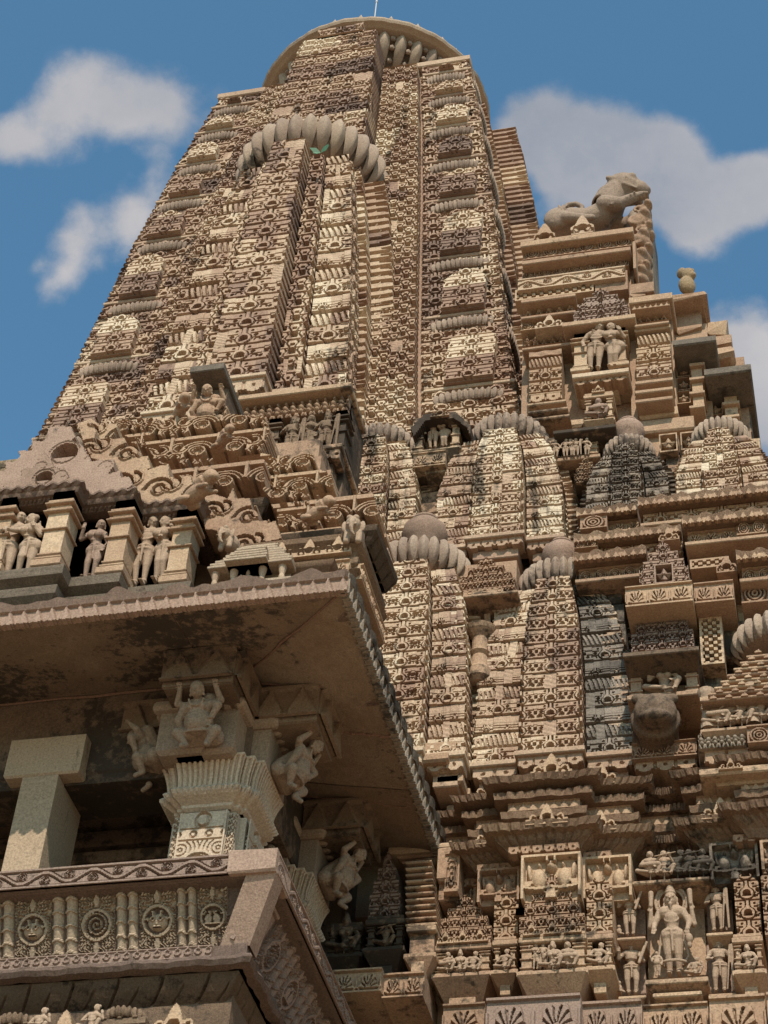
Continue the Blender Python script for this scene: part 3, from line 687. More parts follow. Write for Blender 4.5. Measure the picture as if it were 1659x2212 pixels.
def body(mb,J,fem=False,s=1.0,headk={},bel=0):
    """J: joints of a standing figure one unit tall"""
    def g(k): return np.array(J[k],float)
    hip,ch,nk,hd=g('hip'),g('chest'),g('neck'),g('head')
    t=s
    capsule(mb,hip+[-.05,0,0],hip+[.05,0,0],.088*t,.088*t,12)
    capsule(mb,hip+[0,0,.02],(hip+ch)/2+[0,.0,0],.075*t if not bel else .11,.066*t if not bel else .12,12)
    capsule(mb,(hip+ch)/2,ch,.066*t if not bel else .12,.085*t,12)
    if bel: ellip(mb,(hip*.55+ch*.45)+[0,-.05,0],(.125,.12,.12))
    sl,sr=g('shL'),g('shR')
    capsule(mb,sl*.8+sr*.2,sr*.8+sl*.2,.068*t,.068*t,12); capsule(mb,ch,nk,.07*t,.035*t,12)
    hs=J.get('hs',.080); capsule(mb,nk-[0,0,.02],hd-[0,0,.03],.036,.036,10)
    if fem:
        for e in (-1,1): ellip(mb,ch+[e*.052,-.075,.005],(.052,.052,.052))
        capsule(mb,hip+[-.07,0,-.02],hip+[.07,0,-.02],.092,.092,12)
    head(mb,hd+[0,0,.045],hs,**headk)
    torus(mb,nk+[0,-.012,-.02],.062,.012,sx=1.15,tilt=.5); torus(mb,ch+[0,-.03,-.005],.075,.009,sx=1.1,tilt=.95)
    torus(mb,hip+[0,0,.035],.094,.016,sx=1.22); torus(mb,hip+[0,0,-.01],.094,.012,sx=1.3)
    capsule(mb,hip+[.0,-.095,.02],hip+[.0,-.085,-.20],.020,.016,6)
    for q in 'LR':
        sh,el,wr=g('sh'+q),g('el'+q),g('wr'+q)
        capsule(mb,sh,el,.042*t,.033*t,10); capsule(mb,el,wr,.033*t,.022*t,10)
        torus(mb,sh*.45+el*.55,.036,.008); torus(mb,wr*.9+el*.1,.026,.008)
        hand(mb,wr,wr-el if 'hd'+q not in J else g('hd'+q),.082,curl=J.get('curl',.35),side=-1 if q=='L' else 1)
        hp=hip+np.array([(-.052 if q=='L' else .052),0,-.01]); kn,an=g('kn'+q),g('an'+q)
        capsule(mb,hp,kn,.076*t,.048*t,12); capsule(mb,kn,an,.046*t,.028*t,10); torus(mb,an+[0,0,.02],.033,.010)
        f=np.array(J.get('ft'+q,(0,-1,0)),float); f/=np.linalg.norm(f)
        capsule(mb,an+[0,0,-.025],an+f*.085+[0,0,-.032],.026,.022,8)
        for i in range(4): 
            x=np.cross(f,[0,0,1]); capsule(mb,an+f*.085+x*(.012*(i-1.5))+[0,0,-.035],an+f*.115+x*(.013*(i-1.5))+[0,0,-.038],.009,.008,5)
def SJ(**k):
    J=dict(hip=(0,0,.50),chest=(0,0,.70),neck=(0,.0,.80),head=(0,-.005,.875),shL=(-.125,0,.775),shR=(.125,0,.775),elL=(-.18,-.02,.62),elR=(.18,-.02,.62),wrL=(-.16,-.07,.48),wrR=(.16,-.07,.48),
           knL=(-.06,-.02,.27),knR=(.06,-.02,.27),anL=(-.055,0,.05),anR=(.055,0,.05)); J.update(k); return J
def seatJ(**k):
    J=dict(hip=(0,0,.10),chest=(0,0,.32),neck=(0,0,.43),head=(0,-.005,.505),shL=(-.125,0,.40),shR=(.125,0,.40),elL=(-.19,-.06,.26),elR=(.2,-.06,.25),wrL=(-.08,-.15,.22),wrR=(.12,-.18,.18),
           knL=(-.25,-.10,.14),knR=(.20,-.16,.20),anL=(0.0,-.17,.06),anR=(.14,-.16,.02),ftL=(1,-.3,0),ftR=(0.2,-1,0)); J.update(k); return J
FIG={}
def proto(key,fn,voxel=.013,mat=None,tint=.5,smooth=1):
    if key not in FIG:
        mb=MB(); fn(mb); FIG[key]=fuse(mb,key,mat or M_STATUE,voxel,smooth,tint)
    return FIG[key]
def place(name,key,loc,h,rz=0,label=None,cat='statue',group=None,parent=None,sx=1,tilt=0,lean=0,mat=None):
    o=bpy.data.objects.new(name,FIG[key]); COL.objects.link(o); o.location=loc; o.scale=(h*sx,h,h); o.rotation_euler=(tilt,lean,rz)
    if mat: o.material_slots[0].link='OBJECT'; o.material_slots[0].material=mat
    if parent: o.parent=parent; o.matrix_parent_inverse=parent.matrix_world.inverted()
    elif label: tag(o,label,cat,group)
    return o
# tribhanga pose: hips thrown out, trunk swung back
TRI=dict(hip=(.03,0,.50),chest=(-.02,0,.70),neck=(.0,0,.80),head=(.02,-.01,.875),shL=(-.145,0,.785),shR=(.105,0,.765),knL=(-.05,-.03,.27),knR=(.09,-.05,.28))
def female(mb): body(mb,SJ(**TRI,elL=(-.22,-.05,.68),wrL=(-.17,-.13,.80),hdL=(.2,-.1,1),elR=(.19,-.01,.60),wrR=(.16,-.06,.47)),fem=True,headk=dict(look=(.5,-1,.0)))
def couple(mb):
    a=MB(); body(a,SJ(hip=(-.02,0,.5),chest=(.0,0,.7),neck=(.02,0,.8),head=(.05,-.01,.88),shL=(-.13,0,.77),shR=(.13,0,.785),elL=(-.19,-.04,.62),wrL=(-.06,-.14,.66),hdL=(1,-.1,.3),elR=(.22,.02,.70),wrR=(.30,-.02,.76),knL=(-.10,-.05,.28),anL=(-.15,-.02,.05)),headk=dict(look=(.6,-1,-.1),hair='bun'))
    for V in a.V: pass
    mb.add(np.concatenate(a.V),np.concatenate(a.Q))
    b=MB(); body(b,SJ(hip=(.03,0,.48),chest=(-.03,0,.66),neck=(-.03,0,.76),head=(-.05,-.01,.83),shL=(-.13,-.02,.735),shR=(.09,0,.735),elL=(-.16,-.12,.64),wrL=(-.26,-.13,.66),hdL=(-1,-.1,.2),elR=(.14,-.05,.60),wrR=(.06,-.12,.68),hdR=(-.5,-.3,1),knL=(-.03,-.07,.27),knR=(.08,-.03,.26),anL=(-.06,0,.05),anR=(.06,0,.05)),fem=True,headk=dict(look=(-.8,-1,.1)))
    V=np.concatenate(b.V)*.97+np.array([.27,-.03,0]); mb.add(V,np.concatenate(b.Q))
def couple_hold(mb):
    a=MB(); body(a,SJ(head=(.04,-.01,.88),elL=(-.20,0,.63),wrL=(-.17,-.08,.50),elR=(.2,-.03,.68),wrR=(.22,-.12,.60),knL=(-.07,-.03,.27)),headk=dict(look=(.5,-1,.3),hair='cap'))
    mb.add(np.concatenate(a.V),np.concatenate(a.Q))
    b=MB(); body(b,SJ(hip=(.03,0,.50),chest=(-.05,0,.68),neck=(-.04,0,.78),head=(-.05,-.01,.86),shL=(-.16,0,.76),shR=(.08,0,.755),elL=(-.24,.03,.7),wrL=(-.28,-.03,.78),elR=(.16,-.02,.66),wrR=(.09,-.11,.76),hdR=(-.4,-.2,1),knL=(-.02,-.06,.27),knR=(.05,-.06,.27),anL=(-.03,0,.05)),fem=True,headk=dict(look=(-.7,-1,.2)))
    mb.add(np.concatenate(b.V)*.98+np.array([.25,-.02,0]),np.concatenate(b.Q))
def ascetic(mb,lean=0):
    body(mb,SJ(elL=(-.2,-.04,.66),wrL=(-.19,-.12,.78),hdL=(0,-.2,1),elR=(.19,-.02,.63),wrR=(.12,-.13,.68),hdR=(.3,-.1,.6),knL=(-.07,-.03,.27),knR=(.07,-.03,.27)),headk=dict(hair='turban',beard=True),s=.95)
    capsule(mb,(.12,-.13,.55),(.24,-.12,.93),.026,.03,8)
    for k in range(4): torus(mb,(0,-.01,.655+.026*k),.082,.008,sx=1.08)
    ellip(mb,(-.2,-.03,.12),(.05,.05,.07)); ellip(mb,(-.2,-.05,.21),(.035,.035,.04)); capsule(mb,(-.2,-.03,.08),(-.12,-.09,.03),.03,.02,6)
def staffman(mb):
    body(mb,SJ(elL=(-.19,-.03,.63),wrL=(-.13,-.12,.60),elR=(.19,-.03,.63),wrR=(.16,-.10,.70),hdR=(0,0,1),knL=(-.08,-.04,.28),anL=(-.08,0,.05)),headk=dict(hair='turban',beard=True))
    capsule(mb,(.2,-.1,.02),(.2,-.1,.86),.022,.03,8); capsule(mb,(.1,-.12,.02),(.17,-.1,.86),.012,.02,6)
    for k in range(4): torus(mb,(0,-.01,.655+.026*k),.082,.008,sx=1.08)
def dwarf_child(mb): body(mb,SJ(hip=(0,0,.40),knL=(-.06,-.02,.22),knR=(.06,-.02,.22),elL=(-.17,-.05,.6),wrL=(-.2,-.1,.75)),bel=1,headk=dict(hair='cap'))
def drummer(mb):
    body(mb,seatJ(),bel=1,headk=dict(hair='cap')); capsule(mb,(-.15,-.16,.24),(.17,-.18,.24),.055,.055,12)
def flute(mb):
    body(mb,seatJ(elL=(-.19,-.06,.33),wrL=(-.05,-.14,.44),elR=(.17,-.06,.33),wrR=(.12,-.14,.46)),headk=dict(look=(.3,-1,0))); capsule(mb,(-.16,-.17,.43),(.24,-.17,.50),.016,.016,8)
def seated(mb): body(mb,seatJ(elL=(-.2,-.02,.30),wrL=(-.2,-.06,.42),hdL=(0,0,1)),fem=True,headk=dict(hair='crown'))
def leaner(mb): body(mb,seatJ(head=(.06,-.01,.50),elR=(.22,-.02,.3),wrR=(.2,-.05,.42),hdR=(-.3,0,1)),headk=dict(look=(-.5,-1,.1)))
def gana(mb):
    """squat load bearer: great belly, arms up under the load, legs tucked"""
    ellip(mb,(0,-.02,.30),(.20,.19,.20)); ellip(mb,(0,-.06,.27),(.17,.19,.16)); capsule(mb,(-.11,.0,.50),(.11,.0,.50),.105,.105,14); capsule(mb,(0,-.01,.35),(0,0,.5),.17,.13,14)
    for e in (-1,1): ellip(mb,(e*.075,-.09,.50),(.07,.05,.055))
    capsule(mb,(0,0,.58),(0,-.03,.66),.06,.06,10)
    head(mb,(0,-.06,.73),.118,hair='cap')
    torus(mb,(0,-.05,.585),.085,.016,sx=1.15,tilt=.6); torus(mb,(0,-.07,.53),.115,.013,sx=.9,tilt=.95)
    for k in range(9):
        a=math.pi*(k/8); ellip(mb,(-.10*math.cos(a),-.11-.035*math.sin(a),.60-.09*math.sin(a)),(.019,.019,.019))
    for e in (-1,1):
        sh=np.array([e*.18,0,.53]); el=np.array([e*.27,-.06,.34]) if e<0 else np.array([e*.30,-.10,.50]); wr=np.array([e*.22,-.02,.12]) if e<0 else np.array([e*.20,-.12,.33])
        capsule(mb,sh,el,.068,.055,12); capsule(mb,el,wr,.055,.036,12); torus(mb,wr,.04,.012); hand(mb,wr,wr-el,.13,curl=.5,side=e)
        # raised outer arm pair holding the load
        el2=np.array([e*.30,.02,.58]); wr2=np.array([e*.25,-.02,.76]); capsule(mb,(e*.20,.04,.54),el2,.055,.05,10); capsule(mb,el2,wr2,.05,.036,10); hand(mb,wr2,(0,-.3,1),.13,curl=.6,side=e)
        kn=np.array([e*.27,-.14,.16]); capsule(mb,(e*.1,0,.14),kn,.10,.075,12); capsule(mb,kn,(e*.15,-.16,.0),.07,.045,12); capsule(mb,(e*.15,-.16,-.02),(e*.17,-.27,-.03),.04,.035,8)
    capsule(mb,(-.2,.08,.1),(.2,.08,.1),.12,.12,10); capsule(mb,(-.12,.12,.2),(.12,.12,.6),.12,.12,10)
    torus(mb,(0,-.02,.17),.19,.02,sx=1.02)
def elephant(mb):
    ellip(mb,(0,.15,.45),(.30,.42,.33)); ellip(mb,(0,-.25,.62),(.22,.2,.24))
    for e in (-1,1):
        ellip(mb,(e*.09,-.36,.75),(.10,.09,.09)); ellip(mb,(e*.26,-.16,.60),(.09,.05,.2)); capsule(mb,(e*.17,-.1,.4),(e*.17,-.14,.04),.10,.10,10); capsule(mb,(e*.17,.38,.4),(e*.17,.4,.04),.10,.10,10)
        capsule(mb,(e*.11,-.42,.48),(e*.13,-.52,.36),.03,.02,6)
    p=[(0,-.42,.60),(0,-.50,.42),(0,-.50,.24),(0.03,-.46,.1),(.08,-.42,.04)]; r=[.10,.085,.065,.05,.04]
    for i in range(4): capsule(mb,p[i],p[i+1],r[i],r[i+1],10)
def deity(mb):
    body(mb,SJ(elL=(-.20,-.02,.60),wrL=(-.20,-.13,.50),hdL=(-.1,-.3,-1),elR=(.20,-.02,.60),wrR=(.18,-.10,.48),hdR=(0,-.2,-1),knL=(-.055,-.02,.25),knR=(.055,-.02,.25),curl=.2,hs=.10,neck=(0,0,.765),head=(0,-.01,.835),chest=(0,0,.66),hip=(0,0,.46),shL=(-.135,0,.735),shR=(.135,0,.735)),headk=dict(hair='crown',beard=True),s=1.12)
    for e in (-1,1):    # rear pair of arms raised, each with an attribute
        capsule(mb,(e*.12,.03,.75),(e*.25,.03,.60),.042,.038,10); capsule(mb,(e*.25,.03,.60),(e*.235,-.01,.76),.036,.024,10); hand(mb,(e*.235,-.01,.76),(0,0,1),.08,curl=.6,side=e)
        capsule(mb,(e*.23,-.02,.82),(e*.225,-.01,.97),.025,.034,8)
    torus(mb,(0,.05,.88),.185,.022,tilt=math.pi/2); torus(mb,(0,.05,.88),.145,.012,tilt=math.pi/2)
    torus(mb,(0,-.03,.14),.13,.018,sx=1.1,sy=.7)
    for e in (-1,1): capsule(mb,(e*.13,-.02,.46),(e*.17,-.02,.22),.018,.014,6); capsule(mb,(e*.17,-.02,.22),(e*.12,-.03,.14),.014,.014,6)
    ellip(mb,(.2,-.14,.36),(.045,.045,.06)); ellip(mb,(.2,-.14,.29),(.03,.03,.04))
for k_,f_,v_ in (('woman',female,.009),('couple_arms_crossed',couple,.008),('couple_embracing',couple_hold,.009),('ascetic',ascetic,.009),('staff_bearer',staffman,.009),('child_attendant',dwarf_child,.016),
              ('seated_drummer',drummer,.013),('seated_flute_player',flute,.013),('seated_goddess',seated,.013),('seated_dancer',leaner,.013),('load_bearer',gana,.010),('stone_elephant',elephant,.02),('bearded_god',deity,.007)):
    proto(k_,f_,v_)
FIG['load_bearer'].materials[0]=M_GANA
# ================================================================ porch: eave, beams, pillars, balustrade
def inpoly(x,y,P):
    c=np.zeros(x.shape,bool); n=len(P)
    for i in range(n):
        x1,y1=P[i];x2,y2=P[(i+1)%n]
        if y1==y2: continue
        m=((y1>y)!=(y2>y))&(x<(x2-x1)*(y-y1)/(y2-y1)+x1); c^=m
    return c
def pplate(mb,pts,Y,f,dep=.05,thick=.3,cell=.012,tint=.5):
    """free-outline carved slab standing in the facade plane Y"""
    W3=np.array([at(a,b,Y) for a,b in pts]); x0,z0=W3[:,0].min(),W3[:,2].min(); x1,z1=W3[:,0].max(),W3[:,2].max()
    P=[(a-x0,b-z0) for a,b in W3[:,[0,2]]]
    panel(mb,(x0,Y,z0),ex,ez,x1-x0,z1-z0,lambda X,Yy: np.where(inpoly(X,Yy,P),f(X,Yy,x1-x0,z1-z0),np.nan),dep,thick,cell,tint,Nn=-ey)
def scrollwork(s=.42,ph=0.,deep=-.8):
    """bold interlocking C-scrolls round sunken arches"""
    def f(x,y,w,h):
        x=x+ph*s; k=np.floor(x/s); sg=np.where((k%2)==0,1,-1); u=cen(x-s/2,s)*sg/s; v=fr(y/(s*.78)); H=np.full(x.shape,deep)
        for (cx,cy,R,t0,t1,wd) in ((-.12,.30,.36,-.5,2.9,.068),(.30,.52,.17,-3.2,1.9,.06),(-.10,.34,.14,0,6.3,.065),(.36,.18,.13,-1,4,.055)):
            r=np.hypot(u-cx,(v-cy)); th=np.arctan2(v-cy,u-cx); th2=np.where(th<t0,th+2*np.pi,th); m=(th2<=t1)
            sp=R*(1-.10*(th2-t0)/3.1)
            H=np.where((np.abs(r-sp)<wd)&m,1.0-.25*(np.abs(r-sp)<wd*.25),H)
        H=np.where(np.hypot(u+.10,v-.34)<.085,.8,H)
        H=np.where((v>.90)&(v<1.0)|(v<.05),.75,H)
        H=np.where((np.abs(np.abs(u)-.5)<.035)&(v>.45),.9,H)
        return H
    return f
def scratch(x,y,w,h):
    """shallow incised curls on a broad plain slab"""
    H=np.full(x.shape,.92)
    for i in range(7):
        cx=w*fr(i*.618+.1);cy=h*fr(i*.381+.15); r=np.hypot(x-cx,y-cy); th=np.arctan2(y-cy,x-cx)
        H=np.where((np.abs(r-.035-.012*th)<.004)&(r<.09),.70,H)
    return H+.04*np.sin(x*21+np.sin(y*17)*1.5)
def incised(s=.30):
    def f(x,y,w,h):
        k=np.floor(x/s); u=cen(x-s/2,s)/s; v=fr(y/s+.31*k); H=np.full(x.shape,.85)
        for (cx,cy,R,t0,t1,wd) in ((-.1,.35,.33,-.4,3.0,.03),(.22,.5,.2,-3.1,1.6,.03),(-.08,.36,.13,0,5.5,.025)):
            r=np.hypot(u-cx,v-cy); th=np.arctan2(v-cy,u-cx); th=np.where(th<t0,th+2*np.pi,th); m=th<=t1
            H=np.where((np.abs(r-R)<wd)&m,-.1,H); H=np.where((np.abs(r-R-wd*1.8)<wd*.8)&m,1.1,H)
        return H
    return f
EY=9.77; EX=-3.07
def eave():
    th=thing('porch_eave','broad sloping stone eave over the balcony, jutting to a sharp corner','eave',(EX,EY,9.0))
    path=[(-8.4,EY),(EX,EY),(EX+.02,13.0)]
    def bump(k,s,o,z):
        if k in (3,4): z=z+.055*np.clip(np.abs(np.cos(s*np.pi/.46))**6,0,1)+.012*np.sin(s*7.3)+.008*np.sin(s*31)
        if k in (1,2,3): o=o+.008*np.sin(s*19)+.006*np.sin(s*47)
        return o,z
    mb=MB(); sweep(mb,path,[(-1.4,9.30),(-.02,9.02),(0.0,9.03),(0.02,9.19),(-.03,9.215),(-.5,9.23),(-1.2,9.27)],cell=.03,mod=bump,tint=.45)
    mb.obj('roof_slab',M_PINK,th)
    # blackened end of the corner and side edge
    mb=MB(); n=26
    def tooth(x,y,w,h):
        P=.105; u=np.abs(cen(x,P))/P; v=y/h
        H=np.where(u<(1-v)*.46+.02,1.0-.9*np.abs(u),.25); return np.where(v>.93,.9,np.where(v<.0+u*.35-.06,np.nan,H))
    panel(mb,(-8.2,EY-.05,8.985),ex,ez,8.2+EX+.05,.125,lambda x,y:tooth(x,y,0,.125),.035,.06,.009,tint=.5,Nn=-ey); mb.obj('toothed_fringe',M_PINK,th)
    mb=MB(); panel(mb,(EX+.062,EY-.02,8.985),ey,ez,3.2,.125,lambda x,y:tooth(x,y,0,.125),.04,.06,.010,tint=.35,Nn=ex)
    def rug(k,s,o,z):
        return o+.018*np.abs(np.sin(s*np.pi/.20))**.5-.01,z+.03*np.abs(np.sin(s*np.pi/.2))
    sweep(mb,[(EX,EY+.02),(EX+.02,13.0)],[(0.0,9.10),(.045,9.11),(.05,9.2),(0,9.235)],cell=.02,mod=rug,tint=.3); mb.obj('toothed_fringe',M_BLACK,th)
    # soffit lining, slab by slab with visible joints
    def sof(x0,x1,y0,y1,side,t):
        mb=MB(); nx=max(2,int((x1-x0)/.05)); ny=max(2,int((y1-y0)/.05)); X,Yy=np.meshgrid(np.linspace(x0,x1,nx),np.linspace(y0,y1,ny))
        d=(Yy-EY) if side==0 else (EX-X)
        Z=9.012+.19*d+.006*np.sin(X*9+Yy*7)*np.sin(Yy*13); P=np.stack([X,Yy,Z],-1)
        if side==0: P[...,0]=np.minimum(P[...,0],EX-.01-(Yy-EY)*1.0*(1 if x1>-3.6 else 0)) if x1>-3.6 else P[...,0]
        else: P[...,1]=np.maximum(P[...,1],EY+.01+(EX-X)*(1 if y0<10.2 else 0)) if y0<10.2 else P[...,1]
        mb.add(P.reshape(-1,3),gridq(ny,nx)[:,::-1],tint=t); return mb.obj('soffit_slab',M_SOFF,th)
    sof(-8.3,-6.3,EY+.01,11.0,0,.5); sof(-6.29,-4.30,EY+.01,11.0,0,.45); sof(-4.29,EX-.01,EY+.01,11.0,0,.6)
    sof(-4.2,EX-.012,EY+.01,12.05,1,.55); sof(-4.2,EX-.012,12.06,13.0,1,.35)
    def strip(a,b,r=.009):
        mb=MB(); a=np.array(a,float);b=np.array(b,float); k=14; pts=[a+(b-a)*i/k+RNG.normal(0,.004,3) for i in range(k+1)]
        for p,q in zip(pts[:-1],pts[1:]): capsule(mb,p,q,r*random.uniform(.8,1.2),r*random.uniform(.8,1.2),6)
        return mb.obj('mortar_joint',M_MORTAR,th)
    z=lambda d: 9.012+.19*d-.004
    strip((EX-.02,EY+.02,z(.02)),(-3.97,10.67,z(.9)))                # hip
    strip((-8.0,10.83,9.20),(-4.5,10.83,9.20)); strip((-4.51,10.34,z(.57)),(-3.97,10.34,z(.57))); strip((-3.97,10.34,z(.57)),(-3.97,10.83,z(1.0)))
    strip((-3.97,10.84,z(.9)),(-3.49,10.84,z(.42)),.008); strip((-3.49,10.84,z(.42)),(-3.49,11.4,z(.42)),.008); strip((-3.49,11.36,z(.42)),(EX-.03,11.38,z(.03)),.012)
    strip((-3.96,12.0,9.19),(-3.96,12.24,9.19)); strip((-3.96,12.24,9.18),(EX-.1,12.28,z(.1)),.008); strip((-3.5,12.24,z(.43)),(-3.5,12.7,z(.43)),.008)
    return th
eave()
def beams():
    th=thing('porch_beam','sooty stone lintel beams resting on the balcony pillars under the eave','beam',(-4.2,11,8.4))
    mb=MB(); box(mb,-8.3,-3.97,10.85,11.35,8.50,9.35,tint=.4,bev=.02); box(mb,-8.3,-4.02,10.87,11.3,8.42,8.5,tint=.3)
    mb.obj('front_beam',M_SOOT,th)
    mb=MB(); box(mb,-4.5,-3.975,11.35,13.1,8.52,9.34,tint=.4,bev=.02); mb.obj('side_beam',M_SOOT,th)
    for (x0,x1,y0,y1) in ((-4.51,-3.97,10.34,10.84),(-3.965,-3.49,10.85,11.37),(-3.965,-3.5,12.25,12.72),(-4.98,-4.52,10.86,11.3)):
        mb=MB()
        zt=9.16
        box(mb,x0,x1,y0,y1,8.86,zt,tint=.4,bev=.01); box(mb,x0+.02,x1-.02,y0+.02,y1-.02,8.80,8.86,tint=.3)
        panel(mb,(x0,y0-.052,8.84),ex,ez,x1-x0,.26,lambda x,y: triangles(x,y,x1-x0,.26),.05,.03,.012,tint=.45,Nn=-ey)
        panel(mb,(x1+.052,y0,8.84),ey,ez,y1-y0,.26,lambda x,y: triangles(x,y,y1-y0,.26),.05,.03,.012,tint=.45,Nn=ex)
        panel(mb,(x0+.01,y0+.005,8.81),ex,ez,x1-x0-.02,.05,lambda x,y: .9+0*x,.02,.02,.02,Nn=-ey)
        mb.obj('toothed_bracket_block',M_SOFF,th)
    return th
beams()
def bracket(label,c,rz,P=(-4.24,11.1)):
    th=thing('load_bearer_bracket',label,'bracket figure',(c[0],c[1],8.42),'load-bearing dwarf brackets under the eave')
    mb=MB()
    # block behind, rounded cushion at the top front with a row of lobes
    def R(V): return V
    b=MB()
    box(b,-.23,.23,-.02,.34,0,.40,tint=.4,bev=.03); 
    for i in range(6): capsule(b,(-.24+.095*i,-.04,.405),(-.24+.095*i,.22,.405),.052,.052,8)
    box(b,-.26,.26,.0,.34,.40,.43,tint=.4)
    V=np.concatenate(b.V); Q=np.concatenate(b.Q)
    M3=np.array(Matrix.Rotation(rz,3,'Z')); V=V@M3.T+np.array([c[0],c[1],8.43])
    mb.add(V,Q,tint=.45); mb.obj('bracket_block',M_GANA,th)
    f=np.array([math.sin(rz),-math.cos(rz),0])*.08
    place('load_bearer','load_bearer',(c[0]+f[0],c[1]+f[1],8.45),.53,rz,parent=th,tilt=.5)
    return th
bracket('pot-bellied dwarf bracket facing front with pearl necklace, straight above the carved pillar capital',(-4.24,10.66),0)
bracket('dwarf bracket lying on the right side of the carved pillar, its face turned right',(-3.86,11.12),math.pi/2)
bracket('dwarf bracket half hidden on the left side of the carved pillar capital',(-4.56,10.84),-math.pi/2)
bracket('dark dwarf bracket on the right side of the far pillar near the wall',(-3.86,12.5),math.pi/2)
bracket('dark dwarf bracket facing front on the far pillar, partly hidden by the balustrade corner',(-4.24,12.12),0)
def cushion_capital(mb,c,z0,z1,h0,h1,t=.5):
    """flaring ribbed capital, stepped in plan"""
    for sc,(a,b) in (((1.0),(.62,.62)),):
        pass
    def ring(hw,hn):  # cruciform plan outline points with notch
        n=hw*.30
        return [(-hw+n,-hw),(hw-n,-hw),(hw-n,-hw+n*.45),(hw-n*.45,-hw+n*.45),(hw-n*.45,-hw+n),(hw,-hw+n),(hw,hw-n),(hw-n*.45,hw-n),(hw-n*.45,hw-n*.45),(hw-n,hw-n*.45),(hw-n,hw),(-hw+n,hw),(-hw+n,hw-n*.45),(-hw+n*.45,hw-n*.45),(-hw+n*.45,hw-n),(-hw,hw-n),(-hw,-hw+n),(-hw+n*.45,-hw+n),(-hw+n*.45,-hw+n*.45),(-hw+n,-hw+n*.45),(-hw+n,-hw)]
    def dens(P,cell):
        out=[]
        for p,q in zip(P[:-1],P[1:]):
            p=np.array(p);q=np.array(q);k=max(1,int(np.linalg.norm(q-p)/cell)); out+= [p+(q-p)*i/k for i in range(k)]
        out.append(np.array(P[-1])); return np.array(out)
    base=dens(ring(1,0),.016)
    s=np.concatenate([[0],np.cumsum(np.linalg.norm(base[1:]-base[:-1],axis=1))])
    rib=(fr(s/.115)<.38)
    rows=[(0,h0,.0,0),(.05,h0*1.12,0,0),(.10,h0*1.14,0,0),(.16,h0*1.30,.0,0),(.20,h0*1.42,0,0),(.24,h0*1.52,.035,1),(.30,h0*1.58,.035,1),(.36,h0*1.50,.03,1),(.40,h0*1.40,0,0)]
    rows+=[(.44+.5*q,h0*1.40+(h1-h0*1.40)*(1-(1-q)**2 if 0 else q**1.9),.045,2) for q in np.linspace(0,1,9)]
    rows+=[(.955,h1*1.01,0,0),(1.0,h1*1.01,0,0),(1.0,0,0,0)]
    V=[]
    for t_,hw,amp,kd in rows:
        m=hw*(1-amp*rib) ; V.append(np.stack([c[0]+base[:,0]*m,c[1]+base[:,1]*m,np.full(len(base),z0+(z1-z0)*t_)],-1))
    mb.add(np.array(V).reshape(-1,3),gridq(len(rows),len(base)),tint=t)
def facet(x,y,w,h,kind):
    if kind==0:   # medallion
        u=(x-w/2);v=(y-h*.36); r=np.hypot(u,v); th=np.arctan2(v,u)
        H=np.full(x.shape,.8); H=np.where(np.abs(r-w*.36)<.012,1.0,H); H=np.where(np.abs(r-w*.31)<.006,.1,H); H=np.where((r<w*.28)&(fr(r/.035-th/6.28)<.4),.05,H)
        H=np.where((r>w*.40)&(np.abs(fr(np.hypot(np.abs(u)-w*.4,np.abs(v)-w*.42)/.03)-.5)<.14)&(y<h*.66),.2,H)
        b2=(y>h*.68)&(y<h*.80); H=np.where(b2,np.where(np.abs(np.hypot(cen(x,w/3),y-h*.74)-.022)<.007,.05,.85),H)
        H=np.where((np.abs(y-h*.67)<.006)|(np.abs(y-h*.81)<.006),.1,H)
        v2=y-h*.9; r2=np.hypot(u,v2*.9); H=np.where((y>h*.82),np.where(np.abs(r2-.05)<.012,0.0,np.where(np.abs(u)<.028,1.2,.75)),H)
        return np.where((x<.012)|(x>w-.012),1,H)
    return acanthus(x,y,w,h)
def carved_pillar(label,c,z0,z1):
    th=thing('carved_pillar',label,'pillar',(c[0],c[1],z0),'carved porch pillars')
    mb=MB(); zc=8.06
    for (hx,hy) in ((.27,.17),(.225,.225),(.17,.27)): box(mb,c[0]-hx,c[0]+hx,c[1]-hy,c[1]+hy,z0,zc,tint=.6,bev=.006)
    box(mb,c[0]-.2,c[0]+.2,c[1]-.2,c[1]+.2,zc-.02,zc+.06,tint=.5)
    for (x0,x1,y) in ((c[0]-.17,c[0]+.17,c[1]-.275),(c[0]-.225,c[0]-.17,c[1]-.232),(c[0]+.17,c[0]+.225,c[1]-.232)):
        w=x1-x0; panel(mb,(x0,y-.028,zc-.72),ex,ez,w,.70,lambda X,Y: facet(X,Y,max(w,.12),.70,0) if w>.1 else np.where(fr(Y/.05+np.sin(X*120))<.35,.1,.9),.026,.01,.0055,tint=.62,Nn=-ey)
    for (y0,y1,x) in ((c[1]-.17,c[1]+.17,c[0]+.275),): panel(mb,(x+.028,y0,zc-.72),ey,ez,.34,.70,lambda X,Y: facet(X,Y,.34,.70,0),.026,.01,.007,tint=.5,Nn=ex)
    mb.obj('shaft',M_GREYP,th)
    mb=MB(); cushion_capital(mb,c,zc+.03,8.47,.235,.375,.5); mb.obj('ribbed_capital',M_GREYP,th)
    return th
M_GREYP=stone('smooth_carved_sandstone',[(.30,.22,.155),(.40,.30,.21),(.48,.36,.26),(.55,.42,.30)],stain=.12,bump=.25)
carved_pillar('finely carved porch pillar with a wide fluted capital, nearest the balcony corner',(-4.22,11.1),6.6,8.4)
carved_pillar('half hidden far porch pillar with a fluted capital, behind the balcony corner',(-4.22,12.5),6.6,8.4)
